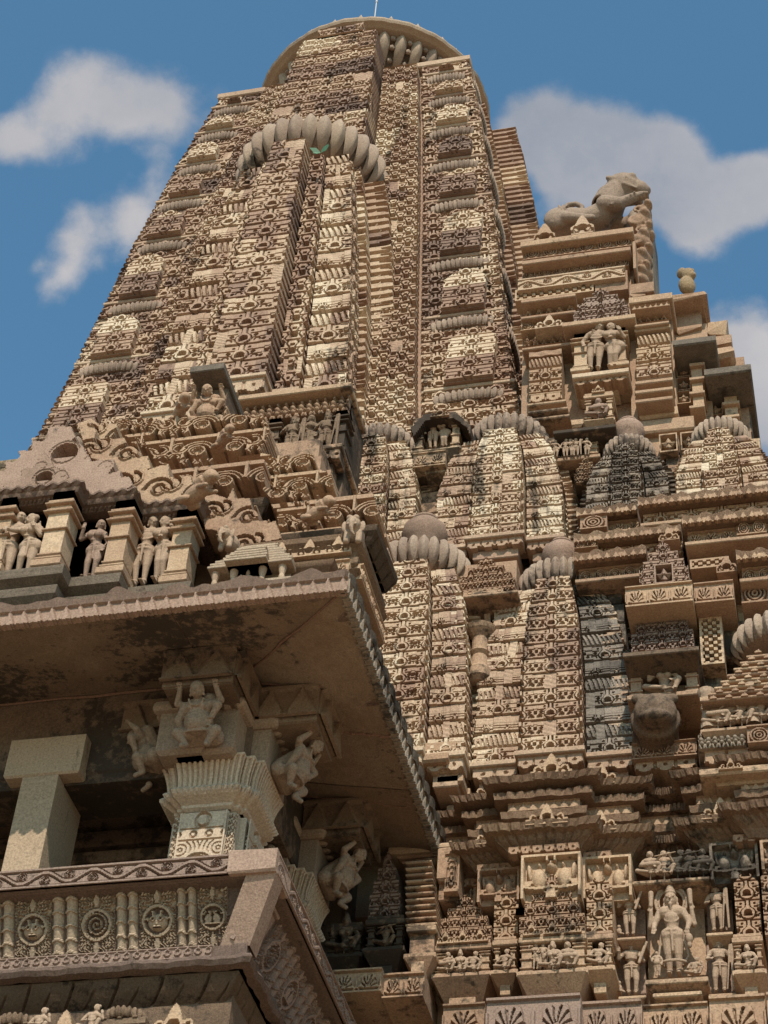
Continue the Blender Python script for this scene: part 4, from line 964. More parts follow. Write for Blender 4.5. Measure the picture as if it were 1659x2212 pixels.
def plain_pillar():
    th=thing('plain_pillar','plain grey square pillar with a blocky capital, standing at the left of the porch','pillar',(-5.48,11,6.7))
    mb=MB(); box(mb,-5.62,-5.345,10.75,11.24,6.6,8.44,tint=.5,bev=.008); 
    mb.obj('shaft',M_GREY,th)
    mb=MB(); box(mb,-5.77,-5.19,10.742,11.27,8.44,8.79,tint=.5,bev=.015); mb.obj('capital',M_GREY,th)
plain_pillar()
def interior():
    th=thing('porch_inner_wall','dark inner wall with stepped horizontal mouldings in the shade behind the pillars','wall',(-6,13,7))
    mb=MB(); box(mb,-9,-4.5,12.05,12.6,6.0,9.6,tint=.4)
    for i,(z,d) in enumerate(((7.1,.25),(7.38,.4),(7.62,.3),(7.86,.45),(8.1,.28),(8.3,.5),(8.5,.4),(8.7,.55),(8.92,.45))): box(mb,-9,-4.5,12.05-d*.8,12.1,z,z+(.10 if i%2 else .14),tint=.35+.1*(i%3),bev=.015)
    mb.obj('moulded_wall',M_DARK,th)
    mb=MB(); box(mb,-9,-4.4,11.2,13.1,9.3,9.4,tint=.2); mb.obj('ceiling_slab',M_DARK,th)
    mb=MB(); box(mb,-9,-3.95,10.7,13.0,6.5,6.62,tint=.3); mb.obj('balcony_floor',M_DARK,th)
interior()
# ---- balustrade (leans outward)
def medallion(x,y,w,h,kind):
    u=x-w/2; v=y-h*.50; r=np.hypot(u,v)/w; th=np.arctan2(v,u)
    # curling foliage ground
    H=.35+.45*(np.sin(x*150+np.sin(y*120)*2.2)*np.sin(y*140+np.sin(x*110)*2)>.1)
    H=np.where(np.abs(u)<(.10*w)*(1-np.abs(np.abs(v)/h-.36)*7),1,H)
    H=np.where(r<.44,.95,H); H=np.where(r<.34,-.2,H)
    if kind%3==0:    # grinning horned face
        f=np.sqrt(np.clip(1-(u/(.29*w))**2-((v+.05*w)/(.24*w))**2,0,1)); H=np.where((r<.34)&(f>0),.2+.9*f,H)
        for e in (-1,1):
            H=np.where(np.hypot(u-e*.11*w,v-.05*w)<.07*w,1.3,H); H=np.where(np.hypot(u-e*.11*w,v-.05*w)<.03*w,.7,H)
            H=np.where((np.abs(u-e*(.09*w+.25*(v-.12*w)))<.035*w)&(v>.10*w)&(v<.28*w),1.1,H); H=np.where(np.hypot(u-e*.27*w,v-.06*w)<.05*w,.9,H)
        H=np.where((np.abs(v+.17*w)<.012*w)&(np.abs(u)<.11*w),.3,H); H=np.where((np.abs(np.abs(v+.17*w)-.03*w)<.012*w)&(np.abs(u)<.12*w),1.25,H)
        H=np.where((np.abs(u)<.035*w)&(v>-.1*w)&(v<.02*w),1.3,H)
    elif kind%3==1:  # coiled leaf
        sp=fr(r/.12-th/6.283); H=np.where(r<.34,np.where(sp<.45,1.05-.25*(fr(th*3)<.3),0.0),H)
    else:            # two geese breast to breast
        for e in (-1,1):
            H=np.where(((u-e*.14*w)/(.13*w))**2+((v+.06*w)/(.15*w))**2<1,1,H); H=np.where(np.hypot(u-e*.06*w,v-.14*w)<.06*w,1.15,H); H=np.where((np.abs(np.hypot(u-e*.17*w,v-.06*w)-.12*w)<.025*w)&(v>.05*w),1,H)
        H=np.where((np.abs(v+.2*w)<.03*w)&(r<.34),1.0,H)
    H=np.where(np.abs(r-.44)<.012,.5,H)
    return H
def colonnette(x,y,w,h):
    P=w/2; u=cen(x-P/2,P)/P; v=y/h; H=np.sqrt(np.clip(1-(u/.44)**2,0,1))*.95
    for c in (.08,.28,.5,.72,.92): H=np.where((np.abs(v-c-.02*np.cos(u*6))<.022)&(np.abs(u)<.48),H*.5+.62,H)
    return np.where(np.abs(u)>.46,-.5,H)
def curls(x,y,w,h):
    P=h*.8; u=cen(x,P)/P; v=y/h; r=np.hypot(u-.05,(v-.55)*1.1)
    H=np.where(np.abs(r-.27)<.08,1,.35); H=np.where((np.abs(u+.3)<.06)&(v<.7),1,H); return np.where((v<.1)|(v>.9),.9,H)
def bigleaf(x,y,w,h):
    P=.30; u=cen(x,P)/P; v=y/h
    H=1-.35*(1-v)**1.5
    H=np.where((np.abs(np.abs(u)-.5+.16*(1-v)**2)<.022),-.2,H)
    H=np.where((np.abs(u-.02-.14*(1-v)+.0)<.018)&(v<.62),.0,H); H=np.where((np.abs(np.hypot((u-.02),(v-.62)*.7)-.05)<.02)&(v>.6),.0,H)
    return H
def balustrade():
    th=thing('balustrade','carved stone balcony balustrade leaning outward, with round face medallions and vine rail','balustrade',(-3.6,10.4,6.5))
    X1=-3.50; Yf=10.30; XL=-7.8; lean=.62   # outward lean per metre of height
    nrm=np.array([0,-1,-.0]); Lr=.30/.62
    def up_f(): return np.array([0,-.21,.42])/math.hypot(.21,.42)
    def up_s(): return np.array([.21,0,.42])/math.hypot(.21,.42)
    # core slab, mitred
    mb=MB(); 
    sweep(mb,[(XL,Yf),(X1,Yf),(X1,13.0)],[(-.45,6.70),(-.32,6.70),(-.12,7.13),(-.03,7.14),(0,7.15),(0,7.29),(-.02,7.31),(-.16,7.33),(-.28,7.15),(-.5,6.72)],tint=.45,cell=.2); mb.obj('backrest_slab',M_RED,th)
    w=X1-XL
    mb=MB(); panel(mb,(XL,Yf-.03,7.15),ex,ez,w-.30,.145,lambda x,y: vine(x,y,w,.145),.030,.012,.0065,tint=.5,Nn=-ey); mb.obj('vine_rail',M_RED,th)
    mb=MB(); box(mb,X1-.30,X1+.032,Yf-.034,Yf+.3,7.145,7.318,tint=.55,bev=.012,jit=.004); mb.obj('rail_corner_block',M_PINK,th)
    mb=MB(); panel(mb,(X1+.03,Yf+.02,7.15),ey,ez,2.7,.145,lambda x,y: vine(x,y,2.7,.145),.030,.012,.0075,tint=.5,Nn=ex); mb.obj('vine_rail',M_RED,th)
    # leaning panels
    uf=up_f(); us=up_s(); h=.415
    nf=np.cross(ex,uf); ns=np.cross(ey,us)
    mpx=[-5.14-.0,-4.585,-4.18+.12-.0]
    px0=-7.45; k=0; x=px0
    cyc=.62; 
    xs=[at(q,1985,10.42)[0] for q in (-330,-198,-66,67,203,333)]+[at(452,1985,10.42)[0]]
    for i,cx in enumerate(xs):
        mb=MB(); wd=.245 if i<6 else .20
        O=np.array([cx-wd/2,Yf+.262,6.775]); panel(mb,O,ex,uf,wd,h,lambda X,Y,i=i,wd=wd: medallion(X,Y,wd,h,(0,1,0,0,1,0,2)[i]),.045,.03,.0065,tint=.5,Nn=nf)
        mb.obj('medallion_panel',M_PANEL,th)
        if i<6:
            x0=cx+wd/2+.006; x1=xs[i+1]-(.245 if i<5 else .20)/2-.006
            mb=MB(); panel(mb,(x0,Yf+.250,6.775),ex,uf,x1-x0,h,lambda X,Y,q=x1-x0: colonnette(X,Y,q,h),.06,.03,.007,tint=.5,Nn=nf); mb.obj('colonnette_pair',M_PANEL,th)
    # side run
    ysd=[10.98,11.46,11.94,12.42,12.9]
    for i,cy in enumerate(ysd):
        mb=MB(); wd=.26; panel(mb,(X1-.262,cy-wd/2,6.775),ey,us,wd,h,lambda X,Y,i=i: medallion(X,Y,.26,h,i+1),.045,.03,.008,tint=.45,Nn=ns); mb.obj('medallion_panel',M_RED,th)
        if i<4:
            mb=MB(); y0=cy+wd/2+.008; y1=ysd[i+1]-wd/2-.008; panel(mb,(X1-.25,y0,6.775),ey,us,y1-y0,h,lambda X,Y,q=y1-y0: colonnette(X,Y,q,h),.06,.03,.008,tint=.45,Nn=ns); mb.obj('colonnette_pair',M_RED,th)
    mb=MB(); panel(mb,(X1-.262,10.46,6.775),ey,us,.34,h,lambda X,Y: acanthus(X,Y,.34,h),.03,.03,.008,tint=.45,Nn=ns); mb.obj('corner_leaf_panel',M_RED,th)
    mb=MB();  # plain tooled corner post
    a=np.array([X1-.26,Yf+.225,6.74]); b=np.array([X1-.075,Yf+.035,7.15])
    V=[]; 
    for p,hw in ((a,.10),(b,.10)):
        V+= [p+[-hw*1.0,-.035,0],p+[hw*1.0,-.035,0],p+[hw*1.0,.12,0],p+[-hw*1.0,.12,0]]
    mb.add(V,[(0,1,5,4),(1,2,6,5),(2,3,7,6),(3,0,4,7)],tint=.55); mb.obj('corner_post',M_PINK,th)
    mb=MB(); box(mb,XL,X1-.27,Yf+.30,13.0,6.05,6.78,tint=.3); mb.obj('slab_core',M_SOFF,th)
    # seat slab mouldings and leaf cornice
    p2=[(XL,Yf+.13),(X1-.13,Yf+.13),(X1-.13,13.0)]
    mb=MB(); 
    def chip(k,s,o,z): return o+.008*np.sin(s*17)+.006*np.sin(s*43),z
    sweep(mb,p2,[(-.45,6.57),(-.06,6.57),(.0,6.58),(.02,6.61),(.0,6.645),(-.04,6.655),(-.05,6.75),(-.16,6.79),(-.4,6.79)],cell=.05,mod=chip,tint=.5); mb.obj('seat_slab',M_RED,th)
    mb=MB(); panel(mb,(XL,Yf+.155,6.66),ex,ez,w-.40,.085,lambda X,Y: curls(X,Y,w,.085),.02,.02,.006,tint=.55,Nn=-ey); mb.obj('curl_moulding',M_RED,th)
    mb=MB(); p3=[(XL,Yf+.19),(X1-.21,Yf+.19),(X1-.21,13.0)]
    def leafm(k,s,o,z):
        if 1<=k<=8:
            u=fr(s/.30); g=(np.abs(u-.5)>.475); sg=np.abs(u-.38-.02*k)<.02
            o=o-.03*g-.02*(sg&(k<7))
        return o,z
    sweep(mb,p3,[(-.34,6.33)]+[(-.17+.17*math.sin(q*1.45),6.36+.205*q) for q in np.linspace(0,1,9)]+[(-.2,6.575)],cell=.008,mod=leafm,tint=.4); mb.obj('leaf_cornice',M_SOFF,th)
M_PANEL=stone('gritty_panel_sandstone',[(.19,.13,.09),(.28,.20,.14),(.36,.265,.185),(.42,.31,.22)],stain=.28,bump=.5)
balustrade()
def lower_roofs():
    """row of little tiered shrine roofs below the balcony"""
    for i,(cx,lab) in enumerate(((-6.3,0),(-5.13,1),(-4.62,2),(-4.06,3))): pass
    th=thing('shrine_frieze','frieze of little tiered roofs, arches and crouching figures along the bottom left edge','frieze',(-4.6,10.6,5.6))
    mb=MB()
    box(mb,-7.8,-3.95,10.68,13,4.9,6.37,tint=.35)
    xs=[-5.10,-4.55,-4.02]
    for j,cx in enumerate((-5.86,-5.14,-4.42)):
        for t_ in range(4):
            box(mb,cx-.17-.05*t_,cx+.17+.05*t_,10.42-.02*t_,10.7,6.22-.085*t_-.03,6.22-.085*t_+.02,tint=.6,bev=.006)
        for t_ in range(4):
            for e in (-1,0,1): panel(mb,(cx+e*(.1+.04*t_)-.035,10.41-.02*t_,6.235-.085*t_),ex,ez,.07,.035,lambda X,Y: np.where(np.abs(X-.035)<.035-Y,1,np.nan),.01,.02,.009,Nn=-ey)
        ribdisc(mb,(cx,10.52,6.28),.14,.04,nrib=20,tint=.5); lathe(mb,(cx,10.52,6.30),[(.06,0),(.05,.04),(0,.06)],12)
    mb.obj('tiered_roofs',M_SOFF,th)
    mb=MB()
    for cx in (-5.5,-4.78,-4.06):
        for z,s_ in ((6.10,.30),(5.88,.36)): panel(mb,(cx-s_/2,10.40,z-.02),ex,ez,s_,s_*.8,lambda X,Y,q=s_: arch_top(X,Y,q,q*.8),.05,.12,.008,tint=.55,Nn=-ey)
    mb.obj('arch_crests',M_WALL,th)
    mb=MB(); mb.obj if 0 else None
    return th
lower_roofs()
for i,(x,l) in enumerate(((-5.68,'tiny crouching figure left of the bottom arch crest, under the balcony leaf cornice'),(-5.32,'tiny crouching figure right of the bottom left arch crest'),(-4.60,'tiny crouching figure beside the rightmost arch crest under the balcony'),(-4.95,'tiny crouching figure between two small ribbed roofs under the balcony'))):
    place('crouching_figure','seated_dancer',(x,10.42,6.14),.32,0,l,'statue','tiny figures under the balcony')
# ================================================================ porch upper storey
AW=[(-7.9,10.04),(-5.33,10.04),(-5.33,10.19),(-4.94,10.19),(-4.94,10.36),(-4.45,10.36),(-4.43,11.4)]
def offp(P,d):  # shift a stepped plan path back by d
    return [(x-(0 if i==0 else d*(1 if i>=1 else 0)),y+d) for i,(x,y) in enumerate(P)]
def upper_storey():
    th=thing('upper_frieze_storey','stepped storey above the eave with a leaf-edged awning over three statue niches','frieze',(-5,10.5,9.6))
    mb=MB(); B=offp(AW,.02)
    sweep(mb,B,[(-.5,9.28),(.04,9.30),(.05,9.40),(.0,9.43),(-.03,9.50),(.02,9.55),(.03,9.62),(-.01,9.66),(.06,9.70),(.07,9.78),(.03,9.80),(-.3,9.81),(-.6,9.81)],tint=.55); mb.obj('black_ledge',M_BLACK,th)
    mb=MB(); Bk=offp(AW,.22); sweep(mb,Bk,[(-.4,9.7),(0,9.7),(0,10.75),(-.4,10.75)],tint=.62); mb.obj('niche_back_wall',M_WALL,th)
    mb=MB()
    def fringe(k,s,o,z):
        if k in (4,5): z=z+.028*np.abs(np.sin(s*np.pi/.095))**1.4
        return o,z
    sweep(mb,AW,[(-.45,10.68),(-.14,10.58),(-.02,10.60),(0.0,10.64),(.03,10.65),(.02,10.68),(-.12,10.78),(-.5,10.84)],cell=.012,mod=fringe,tint=.5); mb.obj('awning',M_PINK,th)
    mb=MB()
    def lip(k,s,o,z):
        u=fr(s/.075); g=(u<.16)|((np.abs(u-.62)<.10)&(k>1)); 
        return o-(.022*g if 1<=k<=4 else 0),z
    sweep(mb,AW,[(-.15,10.565),(-.075,10.57),(-.05,10.585),(-.035,10.61),(-.02,10.635),(-.1,10.64)],cell=.005,mod=lip,tint=.5); mb.obj('leaf_moulding',M_PINK,th)
    return th
upper_storey()
def pilaster(label,xc,y,z0=9.82,z1=10.56,w=.165,mat=None,dep=.2,name='niche_pilaster',group='pilasters between the porch niches'):
    th=thing(name,label,'pilaster',(xc,y,z0),group)
    mb=MB(); h=z1-z0; mat=mat or M_WALL
    box(mb,xc-w/2,xc+w/2,y,y+dep,z0,z1,tint=.62,bev=.006); mb.obj('shaft',mat,th)
    mb=MB(); 
    for a,b,e in ((.0,.09,.035),(.10,.135,.02),(.155,.19,.012)): box(mb,xc-w/2-e,xc+w/2+e,y-e,y+dep,z0+a*h,z0+b*h,tint=.6,bev=.008)
    mb.obj('base',mat,th)
    mb=MB(); box(mb,xc-w/2-.022,xc+w/2+.022,y-.022,y+dep,z0+.475*h,z0+.495*h,tint=.5,bev=.004); mb.obj('ring_moulding',mat,th)
    mb=MB()
    for a,b,e in ((.70,.725,.035),(.735,.76,.018),(.80,.825,.035),(.835,.87,.018),(.87,1,.0)): box(mb,xc-w/2-e,xc+w/2+e,y-e,y+dep,z0+a*h,z0+b*h,tint=.55,bev=.006)
    mb.obj('capital',mat,th)
    return th
def fig0(n,k,px,pb,pt,Y,rz,lab,cat,mat=None):
    b=at(150,pb,Y);t=at(150,pt,Y); return place(n,k,(px,Y,b[2]),(t[2]-b[2])/.94,rz,lab,cat,mat=mat,sx=.88)
pilaster('tan pilaster at the left edge between the porch niches',-5.90,10.05,z1=10.62,w=.12)
pilaster('tan pilaster with a carved cap, right of the couple with crossed arms',-5.455,10.05,z1=10.62)
pilaster('darkened pilaster right of the single standing woman',-5.005,10.20,w=.15,z1=10.6)
pilaster('rightmost pale pilaster of the porch niches, beside the embracing couple',-4.565,10.37,w=.15,z1=10.6)
fig0('couple_statue','couple_arms_crossed',-5.83,1247,1108,10.12,0,'sandstone couple with crossed forearms in the leftmost porch niche','statue')
fig0('woman_statue','woman',-5.205,1260,1142,10.27,0,'single reddish standing woman holding up a mirror, in the middle porch niche','statue',mat=M_PINK)
fig0('couple_statue','couple_embracing',-4.875,1284,1150,10.45,0,'embracing couple in the right-hand porch niche, white stains on the skirts','statue')

def cA(L): return [(x*.28,895.9+y*.28) for x,y in L]
def cB(L): return [(398.2+x*.488,829.6+y*.488) for x,y in L]
def eyehole(cx,cy,r,f):
    def g(x,y,w,h):
        H=f(x,y,w,h); d=np.hypot(x-cx*w,(y-cy*h)); H=np.where((d<r)&(y-cy*h>-r*.5),-3.2,H); return np.where(np.abs(d-r-.012)<.01,.6,H)
    return g
def crests():
    mb=MB(); pplate(mb,cA([(-160,650),(-60,560),(0,560),(25,610),(20,530),(80,500),(100,520),(160,480),(155,425),(210,400),(240,410),(285,360),(290,305),(345,280),(400,350),(415,385),(440,400),(490,400),(520,440),(530,475),(575,490),(595,550),(585,590),(0,680),(-160,700)]),10.07,eyehole(.62,.45,.07,scratch),.035,.30,.009,.45)
    tag(mb.obj('gable_crest',M_PINK),'lower mauve gable crest plate with an eye-shaped hole, resting on the front awning','crest')
    mb=MB(); pplate(mb,cA([(-300,700),(-300,560),(-120,500),(-60,430),(0,430),(40,420),(35,350),(110,360),(150,320),(135,270),(240,270),(240,190),(330,200),(360,160),(365,100),(400,85),(550,85),(585,170),(560,190),(640,230),(660,280),(700,330),(700,350),(880,340),(890,380),(840,450),(940,420),(930,480),(1000,475),(1030,540),(960,580),(1035,590),(1030,660),(650,700),(-300,760)]),10.24,eyehole(.545,.66,.11,scratch),.035,.34,.010,.62)
    tag(mb.obj('gable_crest',M_PINK),'broad pale pink gable crest with jagged flame edges and an arched eye, upper left','crest')
    specs=[
     (cA([(600,80),(700,45),(745,120),(720,190),(960,170),(975,205),(925,270),(1050,190),(1075,270),(1040,320),(1140,308),(1165,400),(1130,420),(1240,380),(1300,370),(1305,470),(1250,480),(1470,458),(1495,560),(1560,700),(1090,760),(1000,560),(880,380),(700,330),(640,210)]),10.38,incised(.34),.06,.30,'incised scroll slab rising behind the right shoulder of the pink gable crest'),
     (cB([(60,520),(100,470),(190,500),(215,445),(225,500),(290,500),(300,545),(320,530),(330,600),(405,600),(432,680),(240,720),(90,640)]),10.5,incised(.30),.06,.28,'incised scroll slab just above the small tiered model shrine'),
     (cB([(400,530),(440,520),(550,515),(560,600),(690,605),(700,650),(700,700),(640,700),(600,745),(480,750),(420,690)]),10.62,scrollwork(.34,.2),.10,.25,'square block of deep scrolls above the black corner eave slabs'),
     (cB([(330,440),(400,470),(500,470),(570,490),(700,480),(830,463),(852,530),(870,590),(860,600),(500,600),(400,560)]),10.72,scrollwork(.40,.0),.12,.3,'long block of deep C-scrolls over the roof corner, jutting furthest right'),
     (cB([(330,290),(420,310),(570,300),(585,360),(650,385),(665,470),(430,480),(340,420)]),11.15,scrollwork(.36,.5),.12,.3,'block of scrolls under the small dancers niche, right part of the roof'),
     (cB([(-160,330),(-60,350),(0,330),(90,330),(350,310),(355,440),(200,470),(140,440),(-100,470)]),10.95,scrollwork(.44,.0),.13,.3,'wide scroll block with a dark arched hollow, in the middle of the porch roof'),
     (cB([(-130,150),(0,130),(60,140),(200,130),(360,140),(380,210),(335,300),(0,330),(-140,330),(-190,230)]),11.35,scrollwork(.42,.3),.13,.3,'upper scroll block right below the winged dwarf console of the porch roof'),
     (cA([(880,20),(1060,10),(1200,20),(1290,60),(1300,180),(1100,280),(1050,190),(920,130)]),11.6,scrollwork(.34,.1),.12,.3,'uppermost left scroll block with a black stained left side'),
     (cB([(45,130),(55,60),(120,70),(180,70),(200,120),(200,215),(150,215),(45,160)]),11.75,scrollwork(.30,.3),.10,.3,'curling scroll console carrying the top dwarf figure'),
     (cA([(590,60),(650,40),(700,20),(760,60),(900,60),(905,100),(850,170),(700,200),(600,130)]),11.0,incised(.3),.06,.3,'broken scroll slab with a curved horn, at the top left of the roof'),
    ]
    for pts,Y,f,d,t,lab in specs:
        mb=MB(); pplate(mb,pts,Y,f,d,t,.0085,random.uniform(.4,.62)); tag(mb.obj('scroll_block',M_WALL),lab,'roof ornament','carved scroll blocks of the porch roof')
crests()
def porch_roof():
    th=thing('tiered_porch_mass','stepped stone roof mass of the porch behind the scrollwork','porch',(-5,12,10))
    mb=MB()
    for k,(x1,y0,z1) in enumerate(((-3.75,10.75,9.80),(-3.75,10.85,10.25),(-3.70,11.0,10.62),(-3.75,11.2,11.2),(-3.95,11.45,11.9),(-4.0,11.75,12.5),(-4.15,12.1,13.1),(-4.2,12.6,13.4))):
        box(mb,-7.6 if k<3 else -7.2,x1,y0,12.6 if k<4 else 14.6,9.3,z1,tint=.45,bev=.02)
    mb.obj('roof_steps',M_WALL,th)
    mb=MB(); sweep(mb,[(-4.1,10.50),(-3.22,10.50),(-3.22,11.3)],[(-.5,9.25)]+[(.03*(i%3)-.02*(i%2),9.25+.043*i) for i in range(1,24)]+[(-.6,10.27)],tint=.45); box(mb,-4.1,-3.3,10.6,11.28,9.25,10.25); panel(mb,(-3.98,10.43,9.80),ex,ez,.74,.15,lambda x,y: lotus(x,y,.74,.15),.035,.08,.007,tint=.55,Nn=-ey); panel(mb,(-3.15,10.5,9.80),ey,ez,.75,.15,lambda x,y: lotus(x,y,.75,.15),.035,.08,.008,tint=.5,Nn=ex); panel(mb,(-3.9,10.45,10.04),ex,ez,.66,.18,lambda x,y: arch_top(cen(x-.11,.22)+.11,y,.22,.18),.035,.08,.006,tint=.6,Nn=-ey); p=[(-3.9,10.32),(-3.32,10.32),(-3.30,11.6)]
    sweep(mb,p,[(-.3,9.55),(0,9.56),(.06,9.6),(.06,9.66),(0,9.70),(-.1,9.74),(-.02,9.82),(0,9.86),(-.3,9.9)],cell=.02,tint=.4,mod=lambda k,s,o,z:(o,z+(.03*np.abs(np.sin(s*9)) if k in(4,) else 0))); mb.obj('corner_cornice',M_WALL,th)
    # dark scalloped slab carrying the jutting scroll block
    mb=MB(); p=[(-4.1,10.60),(-3.12,10.60),(-3.10,11.2)]
    sweep(mb,p,[(-.4,10.27),(-.06,10.27),(-.03,10.30),(-.01,10.33),(0.02,10.36),(.03,10.41),(-.3,10.43)],cell=.01,mod=lambda k,s,o,z:(o-.03*(fr(s/.13)<.12)*(1<=k<=3),z),tint=.35); mb.obj('scalloped_slab',M_SOOT,th)
    mb=MB(); p=[(-5.0,10.82),(-4.08,10.82),(-4.06,12.0)]
    sweep(mb,p,[(-.4,10.83),(-.14,10.83),(-.07,10.87),(-.03,10.93),(0.02,11.0),(.03,11.06),(-.3,11.08)],cell=.01,mod=lambda k,s,o,z:(o-.03*(fr(s/.15)<.12)*(1<=k<=3),z),tint=.4); mb.obj('scalloped_slab',M_SOOT,th)
porch_roof()
def model_shrine():
    c=at(535,1262,10.25); x0,z0=c[0],c[2]
    th=thing('model_shrine','small stone model shrine with tiered pyramid roof and tiny columns on the eave','model shrine',(x0,10.25,z0))
    mb=MB(); 
    for i in range(8):
        w=.34-.028*i-(.02 if i%3==0 else 0); z=z0+.17+.045*i; box(mb,x0-w,x0+w,10.22+.022*i,10.8,z,z+.026,tint=.5,bev=.005); box(mb,x0-w+.03,x0+w-.03,10.24+.022*i,10.8,z+.026,z+.045,tint=.3)
        if i<5: box(mb,x0-w*.55,x0+w*.45,10.16+.022*i,10.5,z,z+.026,tint=.5,bev=.005)
    mb.obj('tiered_roof',M_PANEL,th)
    mb=MB(); box(mb,x0-.28,x0+.28,10.36,10.8,z0-.1,z0+.17,tint=.4); box(mb,x0-.34,x0+.34,10.2,10.8,z0-.14,z0-.0,tint=.5,bev=.01); mb.obj('base',M_PANEL,th)
    for i,dx in enumerate((-.27,-.13,.09,.24)):
        mb=MB(); lathe(mb,(x0+dx,10.28,z0),[(.03,0),(.03,.02),(.018,.03),(.024,.06),(.018,.09),(.026,.12),(.03,.14),(.032,.17)],10,tint=.8); mb.obj('column',M_STATUE,th)
    return x0,z0
x0_,z0_=model_shrine()
place('seated_figure','seated_goddess',(x0_-.02,10.28,z0_),.24,0,'tiny pale seated goddess between the columns of the model shrine','statue')
place('stone_elephant','stone_elephant',tuple(at(490,1190,10.4)),.22,-.3,'little stone elephant on a block left of the model shrine roof','elephant')
place('stone_elephant','stone_elephant',tuple(at(762,1178,10.45)),.26,.1,'little pale stone elephant at the right end of the porch roof','elephant')
# lion masks / crouching beasts resting on the roof
def beast(label,px,py,Y,s,rz):
    def f(mb):
        ellip(mb,(0,0,.3),(.22,.5,.25)); ellip(mb,(0,-.5,.55),(.2,.24,.22)); ellip(mb,(0,-.7,.45),(.13,.12,.12))
        for k in range(5): torus(mb,(0,-.35+.05*k,.5),.2,.035,tilt=math.pi/2*.8)
        for e in (-1,1): capsule(mb,(e*.15,-.3,.25),(e*.17,-.62,.1),.08,.06); capsule(mb,(e*.17,.35,.2),(e*.2,.1,.07),.12,.07)
    proto('crouching_beast',f,.025,M_WALL); place('crouching_beast','crouching_beast',tuple(at(px,py,Y)),s,rz,label,'beast',None)
beast('worn crouching beast with a ridged mane at the right end of the awning',420,1085,10.15,.30,1.0)
beast('small worn beast lying on the uppermost scrolls of the porch roof',385,905,11.4,.26,.6)
beast('small worn beast on the middle scrolls of the porch roof',478,965,11.1,.22,.8)
beast('eroded beast on the scrolls above the stone elephant',680,1125,10.5,.24,1.1)
def top_console():
    c=at(460,790,11.75)
    th=thing('winged_dwarf_console','dark flat slab held up by a dwarf, before the half spire foot','bracket figure',tuple(c))
    mb=MB(); x0,x1=at(415,800,11.6)[0],at(487,800,11.6)[0]; zt=at(450,795,11.6)[2]; box(mb,x0,x1,11.55,12.3,zt-.09,zt,tint=.25,bev=.01); mb.obj('cap_slab',M_BLACK,th)
    mb=MB(); box(mb,x0+.02,x1-.02,11.78,12.4,zt-.75,zt-.09,tint=.4,bev=.02); mb.obj('block',M_SOOT,th)
    place('load_bearer','load_bearer',((x0+x1)/2,11.80,zt-.62),.50,.1,parent=th,mat=M_WALL,tilt=.5)
    mb=MB(); panel(mb,(x0-.02,11.70,zt-.98),ex,ez,x1-x0+.06,.36,lambda X,Y: lotus(X,Y,x1-x0+.06,.36,2),.05,.3,.01,tint=.5,Nn=-ey); mb.obj('leaf_scroll_block',M_WALL,th)
top_console()
def dancers_niche():
    Y=12.6; X0,X1=at(560,900,Y)[0],at(748,900,Y)[0]
    th=thing('dancers_niche','dark ledge of small niches under a beast frieze, below the half spire','niche',(X0,Y,13.3))
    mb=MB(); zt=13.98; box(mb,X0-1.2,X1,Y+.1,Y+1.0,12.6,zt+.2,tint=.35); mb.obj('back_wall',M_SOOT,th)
    mb=MB(); panel(mb,(X0-.2,Y+.0,zt),ex,ez,X1-X0+.2,.26,lambda x,y: figures_relief(x,y,X1-X0,.26,11,3)*.9,.10,.12,.009,tint=.4,Nn=-ey); box(mb,X0-.22,X1+.03,Y-.06,Y+.6,zt+.26,zt+.33,tint=.5,bev=.01); mb.obj('beast_frieze',M_WALL,th)
    mb=MB(); box(mb,X0-.1,X1+.04,Y-.16,Y+.5,13.30,13.36,tint=.5,bev=.01); panel(mb,(X0-.1,Y-.14,13.17),ex,ez,X1-X0+.12,.13,lambda x,y: scallop(x,y,X1-X0,.13),.04,.2,.01,tint=.5,Nn=-ey); box(mb,X0+.1,X1-.06,Y-.05,Y+.5,13.0,13.2,tint=.35)
    mb.obj('ledge',M_WALL,th)
    mb=MB(); box(mb,X0+.25,X1-.0,Y-.28,Y+.5,12.78,12.90,tint=.55,bev=.015); panel(mb,(X0+.28,Y-.24,12.66),ex,ez,X1-X0-.3,.12,lambda x,y: scallop(x,y,X1-X0,.12),.04,.2,.01,tint=.5,Nn=-ey); mb.obj('lower_ledge',M_WALL,th)
    for i,u in enumerate((.20,.95)):
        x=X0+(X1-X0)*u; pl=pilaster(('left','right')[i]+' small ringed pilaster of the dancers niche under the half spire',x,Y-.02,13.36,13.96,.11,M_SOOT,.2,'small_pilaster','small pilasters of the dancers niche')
    lab=['first small standing dancer from the left beside the niche pilaster','second small dancer, left of the three in the dark niche','third small dancer, in the middle of the dark niche','rightmost small dancer of the dark niche']
    for i,u in enumerate((.08,.42,.60,.80)): place('dancer_statue',('couple_embracing','staff_bearer','woman','staff_bearer')[i] if i else 'woman',(X0+(X1-X0)*u,Y+.0,13.36),.58,.15*(i%2)-.1,lab[i],'statue','small dancers under the half spire',mat=M_SOFF)
dancers_niche()
# figure on the far left roof edge
place('roof_figure','seated_goddess',tuple(at(60,1003,10.6)),.22,0,'tiny yellowish seated figure on the far left roof edge against the sky','statue',mat=M_RIM)
mbx=MB(); 
for (l,t,r,b) in ((-30,992,60,1010),(-30,1010,40,1035)): blk(mbx,l,t,r,b,10.7,.5,tint=.6,bev=.01)
tag(mbx.obj('roof_corner_slab',M_RIM),'yellow lichened slab ends at the far left of the roof line','slab')
